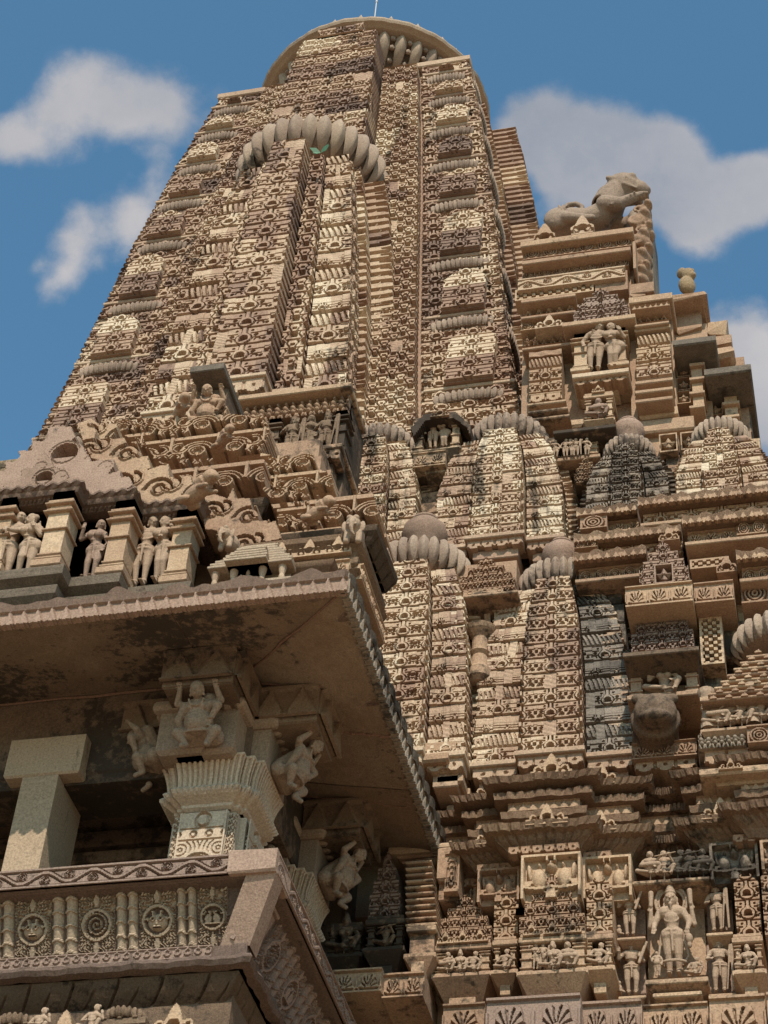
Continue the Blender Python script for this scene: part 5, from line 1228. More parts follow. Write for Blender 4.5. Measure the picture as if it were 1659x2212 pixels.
# ================================================================ right-hand wall
def Zp(x,y,Y): return at(x,y,Y)[2]
def Xp(x,y,Y): return at(x,y,Y)[0]
def wallcore():
    th=thing('temple_wall','tall sandstone temple wall rising behind all the carved panels and small spires','wall',(-1,14,-1.6))
    mb=MB(); box(mb,-3.05,4,13.12,22,-1.6,9.0,tint=.4); box(mb,-3.1,4,13.66,22,9.0,12.45,tint=.45); box(mb,-4.6,4,13.75,22,12.45,12.75,tint=.45); box(mb,-4.9,-.55,13.85,21,12.75,13.9,tint=.45)
    mb.obj('wall_body',M_WALL,th)
    mb=MB(); box(mb,-8.2,-2.75,14.35,20,11.5,14.2,tint=.45); box(mb,-4.6,-2.2,13.7,20,9,12.6,tint=.42); mb.obj('spire_base',M_WALL,th)
    mb=MB(); box(mb,-9,-3.9,13.3,20,-1.6,9.5,tint=.35); mb.obj('inner_body',M_DARK,th)
    mb=MB(); box(mb,-7.9,-4.05,10.62,13.3,-1.6,6.0,tint=.4); mb.obj('porch_base',M_WALL,th)
    # individual ashlar blocks showing between the ornaments
    mb=MB()
    for z in np.arange(9.1,13.6,.34):
        x=-3.1-random.uniform(0,.4)
        while x<-.4:
            w=random.uniform(.3,.7); Yq=13.64 if z<12.3 else 13.85
            box(mb,x,x+w-.012,Yq-.03-random.uniform(0,.03),Yq+.1,z,z+.328,tint=random.uniform(.25,.75),bev=.012); x+=w
    mb.obj('ashlar_facing',M_WALL,th)
wallcore()
def masonry(label,lst,Y,mat,jit=0):
    th=thing('plain_masonry',label,'masonry',tuple(at((lst[0][0]+lst[0][2])/2,lst[0][3],Y)))
    for (l,t,r,b,q) in lst:
        mb=MB(); blk(mb,l,t,r,b,Y+RNG.uniform(0,.03),.45,tint=q,bev=.02,jit=jit); mb.obj('ashlar_block',mat,th)
# plan of the stepped wall below the spires: (screen x of each break, plane)
BR=[(1003,13.05),(1030,12.86),(1108,12.66),(1262,12.80),(1368,12.98),(1511,12.76),(1612,12.62),(1900,12.62)]
def plan(yref,d=0,BR=BR):
    P=[(Xp(BR[0][0],yref,13.0),BR[0][1]+d)]
    for i in range(len(BR)-1):
        xe=Xp(BR[i+1][0],yref,12.85)
        P.append((xe,BR[i][1]+d)); 
        if i<len(BR)-2: P.append((xe,BR[i+1][1]+d))
    return [(-3.07,14.0),(-3.07,P[0][1])]+P[1:]
def cornice(name,label,yt,prof,teeth_at=None,mat=None,crests=(),t=.5):
    th=thing(name,label,'cornice',(-1.5,12.8,Zp(1180,yt,12.66)))
    zt=Zp(1180,yt,12.66); mb=MB()
    P=plan(1800)
    slots=[i for i,(o,z) in enumerate(prof) if -.12<z<-.045]
    def rag(k,s,o,z): return o+.005*np.sin(s*31)+.004*np.sin(s*77)-(.016*(fr(s/.055)<.3) if k in slots else 0),z+.004*np.sin(s*23)
    sweep(mb,P,[(o,zt+z) for o,z in prof],cell=.014,mod=rag,tint=t); mb.obj('moulding',mat or M_WALL,th)
    if teeth_at:
        o,z,h=teeth_at; mb=MB()
        pts=P[1:]
        for a,b in zip(pts[:-1],pts[1:]):
            a=np.array(a);b=np.array(b);l=np.linalg.norm(b-a); d=(b-a)/l
            if abs(d[0])>.9 and l>.05: panel(mb,(a[0],a[1]-o,zt+z),ex,ez,l,h,lambda x,y: triangles(x,y,l,h),.025,.03,.008,tint=t,Nn=-ey)
        mb.obj('dogtooth_band',mat or M_WALL,th)
    for (x,hw,h) in crests:
        seg=[q for q in range(len(BR)-1) if BR[q][0]<=x<BR[q+1][0]][0]; Y=BR[seg][1]-.17
        X=Xp(x,yt,Y); mb=MB(); panel(mb,(X-hw,Y,zt-.03),ex,ez,2*hw,h,lambda a,b: arch_top(a,b,2*hw,h),.05,.10,.0075,tint=.65,Nn=-ey); mb.obj('arch_crest',M_WALL,th)
    return th
PR=[(-.3,-.42),(.0,-.42),(.02,-.36),(.0,-.33),(.05,-.31),(.06,-.25),(.01,-.24),(.01,-.17),(.10,-.16),(.11,-.10),(.04,-.09),(.04,-.055),(.17,-.05),(.19,0),(.15,.012),(-.1,.03),(-.3,.03)]
cornice('upper_cornice','long stepped cornice with a dogtooth band, beneath the lowest small spires',1700,PR,(.055,-.245,.075),crests=((1060,.14,.2),(1190,.17,.24),(1300,.13,.2),(1580,.14,.2)))
cornice('lower_cornice','second stepped cornice with arched crests, right above the paired beast panels',1800,[(-.3,-.20),(-.02,-.20),(.02,-.14),(.08,-.10),(.10,-.065),(.16,-.055),(.18,0),(.14,.012),(-.1,.03),(-.3,.03)],(-.01,.06,.08),crests=((1060,.13,.18),(1180,.17,.2),(1297,.13,.2),(1560,.16,.2),(1500,.1,.14)),t=.55)
def crack():
    mb=MB(); p=[(1305,1742),(1296,1755),(1282,1763),(1279,1775),(1268,1785),(1262,1800)]
    for a,b in zip(p[:-1],p[1:]):
        A=at(*a,12.62);B=at(*b,12.62); capsule(mb,A,B,.014,.017,6)
    return mb
def frieze_block(l,t,r,b,Y,f,label,mat=None,dep=.05,tint=.5,cell=.0055,name='carved_block',cat='carved block',group=None,thick=.25,frame=True):
    mb=MB(); ppanel(mb,l,t,r,b,Y,f,dep,thick,cell,tint)
    return tag(mb.obj(name,mat or M_WALL),label,cat,group)
def beasts(x,y,w,h):
    """two horned beasts back to back, heads meeting, framed"""
    u=(x-w/2)/w; v=(y-h/2)/h; au=np.abs(u); H=np.full(x.shape,.0)
    bd=np.sqrt(np.clip(1-((au-.22)/.13)**2-((v+.02)/.26)**2,0,1)); H=np.maximum(H,bd*1.0)
    H=np.maximum(H,np.sqrt(np.clip(1-(u/.085)**2-((v-.26)/.13)**2,0,1))*1.1)
    for e in (-1,1): H=np.where((np.hypot((u-e*.04)*w/h,v-.30)<.035),.2,H); H=np.where((np.abs(u-e*.06)<.02)&(v>.34)&(v<.44),1,H)
    H=np.where(np.abs(v+.02+.34*np.clip(1-((au-.0)/.30),0,1)-.0+.10-.0*u)<.035,np.maximum(H,.7),H)
    arc=np.abs(np.hypot((au-.20)*w/h*.55,(v-.02))-.30); H=np.where((arc<.035)&(v<0),np.maximum(H,.95),H)
    H=np.where((np.abs(u)<.06+.12*np.clip(-.2-v,0,1))&(v<-.30),.9,H)
    for q in (.30,.36,.42): H=np.where((np.abs(v+.16+.12*(q-.3))<.03)&(au>.34)&(au<.45),.7,H)
    H=np.maximum(H,np.sqrt(np.clip(1-((au-.37)/.05)**2-((v-.14-(au-.37)*1.2)/.2)**2,0,1))*.85)
    H=np.maximum(H,np.sqrt(np.clip(1-((au-.20)/.03)**2-((v-.27)/.07)**2,0,1))*.9)
    fm=(x<.02)|(x>w-.02)|(y<.0)|(y>h-.025); return np.where(fm,1.0,H)
for i,(l,t,r,b,Y,lab,tt) in enumerate([(985,1898,1028,1955,13.0,'narrow leftmost beast panel at the corner, left of the row of horned beasts',.5),(1031,1874,1122,1945,12.78,'second beast panel from the left, two horned heads with one dark beast',.45),
    (1125,1843,1254,1936,12.58,'largest beast panel, two round-bellied horned beasts back to back',.6),(1258,1848,1364,1936,12.72,'fourth beast panel with a smiling central head, left of the seated musicians',.6),
    (1533,1818,1638,1896,12.7,'dark grey beast panel right of the seated musicians',.3),(1643,1812,1720,1875,12.6,'pale beast panel cut by the right edge of the photo',.5)]):
    frieze_block(l,t,r,b,Y,beasts,lab,dep=.07,tint=tt,cell=.0065,name='beast_panel',cat='relief panel',group='paired beast panels',thick=.4,mat=M_BLACK if i==4 else None)
# soffit steps under the beast panels
def understeps():
    th=thing('panel_corbels','stepped corbel course directly beneath the paired beast panels','corbel course',(-1.5,12.8,8.6))
    zt=Zp(1190,1936,12.58); mb=MB(); P=plan(1930,.0,[(1003,13.05),(1030,12.86),(1108,12.66),(1262,12.80),(1326,13.2),(1594,12.72),(1900,12.72)])
    sweep(mb,P,[(-.5,zt-.20),(-.20,zt-.20),(-.20,zt-.13),(-.12,zt-.12),(-.12,zt-.07),(-.05,zt-.06),(-.05,zt+.0),(-.5,zt+.0)],tint=.42); mb.obj('corbel_steps',M_WALL,th)
    zt=Zp(1190,1836,12.58); mb=MB()
    pts=P[1:]
    for a,b in zip(pts[:-1],pts[1:]):
        a=np.array(a);b=np.array(b);l=np.linalg.norm(b-a)
        if abs(b[0]-a[0])>.05: panel(mb,(a[0],a[1]-.07,zt-.01),ex,ez,l,.07,lambda x,y: scallop(x,y,l,.07),.03,.1,.008,tint=.4,Nn=-ey)
    mb.obj('hanging_scallops',M_WALL,th)
understeps()
def udg(x,y,w,h):
    """pyramid of arch courses with a crest"""
    p=h/5.2; u=x-w/2; H=jaala(u,y,p,0,max(.62,w/p/ max(1,round(w/p/1.7))/2)); row=np.floor(y/p); edge=w/2*np.where(row<2,1,np.where(row<3,.86,np.where(row<4,.62,.30)))
    return np.where((np.abs(u)>edge)&(y>p*.6)|(np.abs(u)>w/2*.34*np.clip(1-(y-4.5*p)/(.7*p),0,1)**.6+0)&(y>4.5*p),np.nan,H)
def strip5(x,y,w,h):
    n=max(2,round(h/w*1.0)); p=h/(n+.4); u=x-w/2; H=jaala(u,y,p,0,w/p/2*.98)
    return np.where((np.abs(u)>w/2*np.clip(1-(y-n*p*.98)/(.5*p),0,1)**.6)&(y>n*p*.98),np.nan,H)
frieze_block(942,1933,1062,2046,12.86,udg,'broad arched lattice gable at the left end of the lower row',dep=.06,tint=.4,cell=.0042,name='lattice_gable',cat='gable panel',group='lattice gables of the lower row',thick=.5)
frieze_block(1122,1888,1262,2030,12.62,udg,'widest arched lattice gable with a tall crest, in the centre of the lower row',dep=.07,tint=.5,cell=.0042,name='lattice_gable',cat='gable panel',group='lattice gables of the lower row',thick=.5)
for (l,t,r,b,Y,lab,tt) in [(1067,1912,1119,2040,12.8,'narrow strip of stacked arches left of the widest gable',.5),(1267,1893,1322,2028,12.68,'narrow pale strip of stacked arches right of the widest gable',.6),(1588,1885,1642,2031,12.68,'narrow grey strip of stacked arches right of the ascetic statues',.35),(1647,1870,1700,2020,12.55,'cut-off strip of stacked arches at the right photo edge',.35)]:
    frieze_block(l,t,r,b,Y,strip5,lab,dep=.06,tint=tt,cell=.0042,name='arch_strip',cat='carved strip',group='narrow strips of stacked arches',thick=.4)
def niche(name,label,l,t,r,b,Y,mat=None,slab=.05,corb=True,pil=True,tint=.5,deep=.13,crest=0,group='framed niches of the temple wall',wall=True):
    th=thing(name,label,'niche',tuple(at((l+r)/2,b,Y)),group); mat=mat or M_WALL
    m=(t+b)/2;c=(l+r)/2; x0,x1=Xp(l,m,Y),Xp(r,m,Y); z0,z1=Zp(c,b,Y),Zp(c,t,Y); w=x1-x0
    if wall: mb=MB(); box(mb,x0,x1,Y+deep,Y+deep+.5,z0,z1,tint=tint-.1); mb.obj('back_panel',mat,th)
    if pil:
        pw=min(.09,w*.16)
        for e,xx in ((0,x0),(1,x1-pw)):
            mb=MB(); box(mb,xx,xx+pw,Y,Y+deep+.1,z0,z1,tint=tint+.08,bev=.004)
            for a in (.0,.12,.44,.76,.90): box(mb,xx-.012,xx+pw+.012,Y-.014,Y+deep,z0+(z1-z0)*a,z0+(z1-z0)*(a+.05),tint=tint,bev=.003)
            mb.obj('pilaster',mat,th)
    mb=MB(); box(mb,x0-.02,x1+.02,Y-.03,Y+deep+.3,z1,z1+slab,tint=tint+.05,bev=.008); box(mb,x0-.01,x1+.01,Y-.02,Y+deep+.3,z1+slab,z1+slab+.03,tint=tint,bev=.006); mb.obj('lintel',mat,th)
    mb=MB(); box(mb,x0-.03,x1+.03,Y-.03,Y+deep+.3,z0-slab,z0,tint=tint,bev=.008)
    if corb:
        h=.17*min(1.4,w/.5+.3)
        V=[(x0-.02,Y-.06,z0-slab),(x1+.02,Y-.06,z0-slab),(x1-.03-.12*w,Y+deep,z0-slab-h),(x0+.03+.12*w,Y+deep,z0-slab-h),(x1+.02,Y+deep+.2,z0-slab),(x1-.03-.12*w,Y+deep+.2,z0-slab-h),(x0-.02,Y+deep+.2,z0-slab),(x0+.03+.12*w,Y+deep+.2,z0-slab-h)]
        mb.add(V,[(3,2,1,0),(2,5,4,1),(0,6,7,3),(2,3,7,5)],tint=tint-.05); box(mb,x0+w*.25,x1-w*.25,Y+deep-.10,Y+deep+.2,z0-slab-h-.03,z0-slab-h+.06,tint=tint,bev=.006)
    mb.obj('sill',mat,th)
    for k in range(crest):
        q=w*(k+.5)/crest; mb=MB(); panel(mb,(x0+q-.07,Y-.055,z1+slab),ex,ez,.14,.11,lambda a,b: arch_top(a,b,.14,.11),.03,.05,.007,tint=tint+.1,Nn=-ey); mb.obj('arch_crest',mat,th)
    return x0,x1,z0,z1
def fig(name,key,label,px,pb,pt,Y,rz=0,group='carved figures of the temple walls',mat=None,cat='statue',unit=.94,**k):
    if name in ('seated_figure','standing_figure'): Y-=.08
    k.setdefault('sx',1.12); k.setdefault('tilt',.12)
    b=at(px,pb,Y); t=at(px,pt,Y); return place(name,key,tuple(b),(t[2]-b[2])/unit,rz,label,cat,group,mat=mat,**k)
niche('wall_niche','low niche with three seated figures, below the leftmost lattice gable',944,2056,1056,2104,12.80,crest=3)
niche('wall_niche','small square niche with one dancing figure, left of the widest niche',1070,2046,1112,2098,12.74)
niche('wall_niche','widest low niche crowded with musicians, under the widest gable',1127,2038,1262,2098,12.55,crest=3)
niche('wall_niche','small square niche with one bending figure, right of the widest niche',1268,2034,1320,2090,12.62)
niche('wall_niche','small square niche with a single seated figure, at the lower right edge',1590,2040,1645,2098,12.62)
SE='seated_figure'
for i,(k,px,pb,pt,Y,lab) in enumerate([('seated_drummer',968,2102,2062,12.88,'small seated drummer, leftmost figure of the low left niche'),('seated_goddess',994,2101,2060,12.88,'small crowned woman seated in the middle of the low left niche'),('leaner',1021,2100,2060,12.88,'small leaning figure, right one in the low left niche'),
    ('leaner',1091,2096,2056,12.82,'bent dancing figure alone in the small left niche'),('woman',1157,2096,2044,12.66,'small standing figure at the left end of the widest niche'),('staff_bearer',1173,2096,2044,12.66,'small standing lute player in the widest niche, beside the left pilaster pair'),
    ('seated_goddess',1196,2095,2043,12.64,'large-breasted woman dancing with one arm overhead in the widest niche'),('seated_drummer',1227,2093,2041,12.64,'pot-bellied drummer at the right end of the widest niche'),('leaner',1293,2088,2042,12.72,'bent dancing figure alone in the small right niche'),('seated_goddess',1618,2096,2048,12.72,'seated figure with a raised hand in the niche at the lower right edge')]):
    key='seated_dancer' if k=='leaner' else k
    fig('standing_figure' if k in('woman','staff_bearer') else SE,key,lab,px,pb,pt,Y,rz=.15*((i%3)-1),unit=.94 if k in('woman','staff_bearer') else .60)
# statue bay
th=thing('musician_ledge','long ledge carrying five small seated musicians, above the big bearded god','ledge',tuple(at(1450,1900,12.8))); mb=MB(); blk(mb,1366,1897,1534,1906,12.72,.5,tint=.6,bev=.01)
x0,x1=Xp(1368,1905,12.72),Xp(1532,1905,12.72);zz=Zp(1450,1906,12.72)
mb.add([(x0,12.74,zz),(x1,12.74,zz),(x1-.06,13.1,zz-.07),(x0+.06,13.1,zz-.07),(x1,13.2,zz),(x1-.06,13.2,zz-.07)],[(3,2,1,0),(2,5,4,1)],tint=.45); mb.obj('ledge_slab',M_WALL,th)
for i,(x,k,m_,l) in enumerate(((1406,'seated_drummer',M_STATUE,'pale seated drummer, first of five musicians on the ledge'),(1436,'seated_flute_player',M_STATUE,'pale seated musician, second of the five on the ledge'),(1465,'seated_dancer',M_BLACK,'blackened musician in the middle of the five on the ledge'),(1491,'seated_flute_player',M_BLACK,'blackened flute player, fourth of the five on the ledge'),(1520,'seated_drummer',M_BLACK,'blackened round-bellied figure, last of the five on the ledge'))):
    fig('seated_musician',k,l,x,1896-i,1846-i*1.4,12.76,mat=m_,unit=.60,group='musicians on the ledge')
def sbay():
    mb=MB(); blk(mb,1398,1925,1524,2112,13.02,.3,tint=.55,bev=.01); tag(mb.obj('statue_slab',M_WALL),'pale backing slab behind the big bearded god','slab')
    for l,t,r,b,lab in ((1330,1925,1394,2022,'reddish slab behind the upper left ascetic'),(1332,2044,1394,2150,'reddish slab behind the lower left ascetic'),(1527,1915,1582,2012,'reddish slab behind the upper right ascetic'),(1529,2038,1588,2146,'reddish slab behind the lower right ascetic')):
        mb=MB(); blk(mb,l,t,r,b,12.99,.3,tint=.4,bev=.01); tag(mb.obj('statue_slab',M_PINK),lab,'slab')
sbay()
def ledge(label,l,t,r,b,Y,mat=None,flare=.10,h2=None,tint=.5,dep=.5,name='statue_ledge'):
    mb=MB(); blk(mb,l,t,r,b,Y,dep,tint=tint+.06,bev=.008); x0,x1=Xp(l,b,Y),Xp(r,b,Y); z=Zp((l+r)/2,b,Y); h=h2 or .12
    V=[(x0+.01,Y+.015,z),(x1-.01,Y+.015,z),(x1-flare,Y+.3,z-h),(x0+flare,Y+.3,z-h),(x1-.01,Y+dep,z),(x1-flare,Y+dep,z-h),(x0+.01,Y+dep,z),(x0+flare,Y+dep,z-h)]
    mb.add(V,[(3,2,1,0),(2,5,4,1),(0,6,7,3),(2,3,7,5)],tint=tint-.06); return tag(mb.obj(name,mat or M_WALL),label,'ledge','statue ledges')
ledge('ledge under the upper left ascetic statue',1333,2023,1394,2030,12.75); ledge('ledge under the lower left ascetic statue',1336,2150,1396,2158,12.75)
ledge('broad ledge under the feet of the big bearded god',1394,2112,1530,2124,12.62,flare=.12,h2=.10); ledge('second narrower rounded step under the big god',1410,2142,1516,2152,12.66,flare=.06,h2=.08)
ledge('ledge under the upper right ascetic statue',1526,2013,1583,2021,12.75); ledge('ledge under the lower right ascetic statue',1530,2145,1590,2153,12.75)
fig('god_statue','bearded_god','big bearded crowned god with four arms, standing in the middle of the lower right wall',1458,2111,1926,12.86,mat=M_DEITY if 'M_DEITY' in globals() else M_STATUE,unit=1.05,group=None,sx=.92)
for k,px,pb,pt,lab,rz in (('ascetic',1362,2023,1935,'thin bearded ascetic standing upper left of the big god',0),('ascetic',1366,2150,2044,'smiling ascetic with a slanting lute, lower left of the big god',0.1),('staff_bearer',1553,2013,1921,'turbaned ascetic with a round bowl and staff, upper right of the big god',-.1),('staff_bearer',1558,2145,2040,'laughing ascetic with a bundle of staves, lower right of the big god',.1)):
    fig('ascetic_statue',k,lab,px,pb,pt,12.88,rz,mat=M_STATUE,unit=.98)
fig('attendant_figure','child_attendant','small headless-looking attendant with a club, at the left foot of the big god',1421,2110,2062,12.78); fig('attendant_figure','seated_dancer','small kneeling attendant at the right foot of the big god',1502,2109,2072,12.80,unit=.6)
# lotus blocks along the bottom
for i,(l,t,r,b,Y,lab,m_) in enumerate([(717,2092,823,2142,12.55,'lotus-leaf block under the seated god niche, behind the balustrade',M_WALL),(826,2100,914,2152,12.60,'dark-topped lotus-leaf block at the porch corner of the wall',M_WALL),(955,2166,1046,2230,12.72,'low lotus-leaf block left of the reddish one at the bottom',M_WALL),(1049,2150,1253,2235,12.50,'long reddish lotus-leaf block at the bottom edge',M_RED),
   (1256,2160,1386,2240,12.60,'pinkish lotus-leaf block under the lower left ascetic',M_PINK),(1389,2166,1530,2240,12.68,'grey lotus-leaf block under the big bearded god',M_WALL),(1533,2148,1655,2240,12.55,'lotus-leaf block with wide fans at the lower right',M_WALL),(1658,2140,1740,2240,12.5,'lotus-leaf block cut by the lower right corner',M_WALL)]):
    frieze_block(l,t,r,b,Y,lotus,lab,dep=.045,tint=.45,cell=.0065,name='lotus_block',cat='lotus block',group='lotus-leaf blocks along the bottom',mat=m_,thick=.6)
# wall strip behind the balustrade corner
def under_eave_bay():
    for (l,t,r,b,Y,lab,px) in ((712,2015,778,2062,12.85,'small dark niche with a seated figure raising one hand, beside the balustrade',745),(795,2000,868,2048,12.78,'small niche with a cross-legged seated god, under the lattice tower strip',833)):
        niche('wall_niche',lab,l,t,r,b,Y,mat=M_SOOT)
    fig('seated_figure','seated_goddess','seated figure with one raised hand in the dark niche beside the balustrade',746,2060,1988,12.95,unit=.62,mat=M_SOFF); fig('seated_figure','seated_flute_player','cross-legged god seated in the niche under the lattice tower strip',833,2046,1998,12.9,unit=.62,mat=M_SOFF)
    def st(x,y,w,h): return strip5(x,y,w,h)
    frieze_block(800,1840,866,1985,12.82,udg,'reddish lattice strip in the shade under the eave corner',dep=.07,tint=.4,cell=.007,name='lattice_strip',cat='carved strip',mat=M_RED,thick=.5)
    th=thing('ledge_stack','stack of thin horizontal ledges right of the reddish lattice strip','stacked ledges',tuple(at(910,2000,12.7)))
    for k in range(11):
        mb=MB(); y=1858+k*13.5; blk(mb,876,y,932+k*1.2,y+6,12.72-.02*(k%2),.6,tint=.55+.1*math.sin(k*2),bev=.008); blk(mb,882,y+6,926+k*1.2,y+13.5,12.80,.6,tint=.3); mb.obj('ledge_course',M_WALL,th)
    niche('wall_niche','plain tall block niche right of the cross-legged god',884,2016,936,2062,12.70,pil=False,deep=.02)
    mb=MB(); blk(mb,838,1822,985,1838,12.85,.5,tint=.6,bev=.02,jit=.004); blk(mb,858,1838,975,1850,12.9,.5,tint=.4,bev=.01); blk(mb,868,1850,965,1862,12.95,.5,tint=.35,bev=.01); tag(mb.obj('corbel_slabs',M_WALL),'broken pale corbel slabs just below the eave corner','corbel')
    th=thing('corner_pier','stepped corner pier with scalloped slabs, right of the eave tip','pier',tuple(at(965,1900,12.75)))
    mb=MB(); blk(mb,945,1828,984,1900,12.78,.8,tint=.6,bev=.02); blk(mb,948,1900,985,1945,12.85,.8,tint=.45,bev=.01); mb.obj('pier_block',M_WALL,th)
    mb=MB(); ppanel(mb,960,1838,990,1925,12.76,lambda x,y,w,h: acanthus(x,y,w,h),.04,.4,.008,.4); mb.obj('leaf_panel',M_WALL,th)
under_eave_bay()
# ---- stepped plinths rising beside the eave (between eave edge and big turret)
def steps_beside():
    th=thing('stepped_plinth','dark stepped plinth mouldings descending along the eave edge, left of the second small spire','plinth',tuple(at(980,1660,12.7)))
    mb=MB()
    for i,(l,t,r,b,Y) in enumerate([(880,1625,968,1645,12.62),(925,1645,985,1668,12.72),(945,1672,1000,1692,12.75),(975,1655,1012,1690,13.0),(985,1700,1015,1726,12.95),(900,1600,985,1625,12.7),(965,1735,1008,1760,12.95)]): blk(mb,l,t,r,b,Y,.7,tint=.5,bev=.02)
    mb.obj('plinth_steps',M_WALL,th)
steps_beside()
# ---- between the two lower spires
frieze_block(985,1204,1112,1283,12.95,lambda x,y,w,h: np.nan_to_num(udg(x,y,w,h),nan=.0),'framed gable panel with a tiny shrine, between the two lower small spires',dep=.08,tint=.45,name='carved_gable',cat='gable',thick=.4)
ledge('thin slab shading the couple between the two lower small spires',982,1280,1118,1286,12.78,flare=.03,h2=.03,name='shade_slab')
niche('wall_niche','pale niche with round columns and a couple, between the two lower small spires',995,1290,1082,1355,12.98,tint=.6)
fig('couple_statue','couple_embracing','small pale couple standing between round columns, left of the grey-banded spire',1028,1354,1292,13.05,mat=M_STATUE)
def pendant():
    mb=MB(); c=at(1029,1460,12.85); lathe(mb,(c[0],12.95,c[2]-.02),[(0,0),(.07,.01),(.115,.05),(.115,.14),(.085,.18),(.07,.30),(.10,.33),(.07,.37),(.07,.5),(.13,.56),(.15,.60),(.0,.62)],20,tint=.4)
    tag(mb.obj('pendant_bracket',M_WALL),'dark turned pendant bracket hanging under the small couple niche','bracket')
pendant()
# ---- middle tier niches
niche('wall_niche','pale niche with a pitched hood and round columns, between the two middle small spires',898,912,992,972,13.35,tint=.65)
fig('couple_statue','couple_embracing','pale worn couple in the hooded niche between the middle small spires',935,971,916,13.42,mat=M_STATUE)
def hood():
    mb=MB(); pplate(mb,[(884,925),(915,893),(985,888),(1018,918),(1018,950),(1008,925),(978,903),(920,908),(893,945)],13.25,rough_4,.02,.4,.014,.4); tag(mb.obj('niche_hood',M_SOOT),'dark arched hood over the pale couple niche in the middle tier','hood')
    mb=MB(); ppanel(mb,928,878,972,898,13.22,arch_top,.05,.1,.008,.6); tag(mb.obj('hood_crest',M_WALL),'small carved crest on top of the dark niche hood','crest')
def rough_4(x,y,w,h): return rough_(x,y)
hood()
frieze_block(892,975,962,1005,13.3,lotus,'pale scrolled block under the hooded couple niche',dep=.03,tint=.7,name='scroll_block',cat='carved block')
masonry('plain pale ashlar blocks between the two middle small spires',((900,1005,948,1060,.6),(905,1062,950,1110,.5),(915,1112,955,1190,.4),(960,905,1010,930,.5)),13.55,M_WALL,.004)
# ---- toothed eaves of the upper right
def toothed(label,l,yl,r,yr,Y,prj=.12,dark=.4,bumps=.20):
    th=thing('toothed_eave',label,'eave',tuple(at((l+r)/2,(yl+yr)/2,Y)),'toothed slab eaves of the upper right wall')
    A=at(l,yl,Y);B=at(r,yr,Y); z=(A[2]+B[2])/2
    P=[(A[0],Y+.6),(A[0],Y),(B[0],Y)] 
    def bm(k,s,o,zz): return o+.006*np.sin(s*29),zz+(.04*np.clip(np.abs(np.cos(s*np.pi/bumps))**8,0,1)+.006*np.sin(s*41) if k in (3,4) else 0)
    mb=MB(); sweep(mb,P,[(-prj-.2,z-.06),(-.03,z-.09),(0,z-.08),(.01,z),(-.03,z+.02),(-prj-.2,z+.12)],cell=.03,mod=bm,tint=dark); mb.obj('slab',M_WALL,th)
    def tooth(x,y,w,h):
        Pp=.075; u=np.abs(cen(x,Pp))/Pp; v=y/h; return np.where(v<u*.5-.06,np.nan,np.where(u<(1-v)*.46+.02,1,.2))
    w_=B[0]-A[0]; fn=random.choice([lambda x,y: acanthus(x,y,w_,.15),lambda x,y: lotus(x,y,w_,.15),lambda x,y: jaala(x,y,.15,w_/2,.9),lambda x,y: triangles(x,y,w_,.15)])
    mb=MB(); panel(mb,(A[0]+.03,Y+prj-.02,z-.235),ex,ez,w_-.03,.15,lambda x,y: fn(x,y),.05,.3,.006,tint=dark+.1,Nn=-ey); box(mb,A[0]+.03,B[0],Y+prj+.03,14.0,z-.27,z-.02,tint=dark,bev=.01); box(mb,A[0]+.01,B[0]-.01,Y+prj-.07,Y+prj+.3,z-.285,z-.24,tint=dark,bev=.008)
    mb.obj('carved_course',M_WALL,th)
    mb=MB(); panel(mb,(A[0],Y-.025,z-.10),ex,ez,B[0]-A[0],.075,lambda x,y:tooth(x,y,0,.075),.03,.05,.0085,tint=dark+.1,Nn=-ey); mb.obj('toothed_fringe',M_WALL,th)
toothed('toothed eave slab at the foot of the slim ball-topped spire',1246,1101,1375,1090,13.0)
toothed('long topmost toothed eave slab under the rightmost small spire',1378,1075,1720,1046,12.85)
toothed('second toothed eave slab, right of the wide pale spire foot',1240,1160,1470,1132,12.85)
toothed('long second toothed eave slab reaching the right edge',1473,1118,1720,1092,12.7)
toothed('third toothed eave slab behind the rosette gable',1238,1198,1395,1183,12.75)
toothed('short lowest toothed eave slab at the right edge',1590,1196,1720,1180,12.55)
for (l,t,r,b,Y,f,lab) in [(1252,1108,1310,1140,12.95,acanthus,'small scrolled block under the first toothed eave'),(1590,1120,1655,1152,12.75,acanthus,'small scrolled crest block at the right edge between toothed eaves'),(1420,1138,1468,1166,12.75,arch_top,'small arched crest standing on the second toothed eave'),(1240,1160,1290,1182,12.85,acanthus,'small broken scroll block left of the rosette gable'),
    (1490,1205,1575,1225,12.8,checker,'dark chequered strip right of the rosette gable'),(1545,1198,1592,1235,12.7,arch_top,'arched crest on a round-topped stone right of the rosette gable'),(1600,1253,1660,1300,12.7,stripes_ if 'stripes_' in globals() else acanthus,'carved pilaster block at the right edge beside the leaf ledge')]:
    frieze_block(l,t,r,b,Y,f,lab,dep=.05,tint=.45,name='carved_block',cat='carved block')
frieze_block(1380,1168,1486,1264,12.62,lambda x,y,w,h: np.where((np.abs(x-w/2)<w*.2)&(y<h*.48)&(y>h*.05),rosette(x-w*.3,y-h*.05,w*.4,h*.43),udg(x,y,w,h)),'pink gable block with a four-petalled rosette in its centre',dep=.08,tint=.45,name='rosette_gable',cat='gable panel',mat=M_PINK,thick=.4)
frieze_block(1350,1260,1496,1303,12.50,lotus,'leaf-carved ledge block under the rosette gable',dep=.04,tint=.5,name='leaf_ledge',cat='ledge',thick=.6); frieze_block(1499,1255,1585,1298,12.6,lotus,'shorter leaf-carved ledge block to the right of the rosette gable ledge',dep=.04,tint=.45,name='leaf_ledge',cat='ledge',thick=.6)
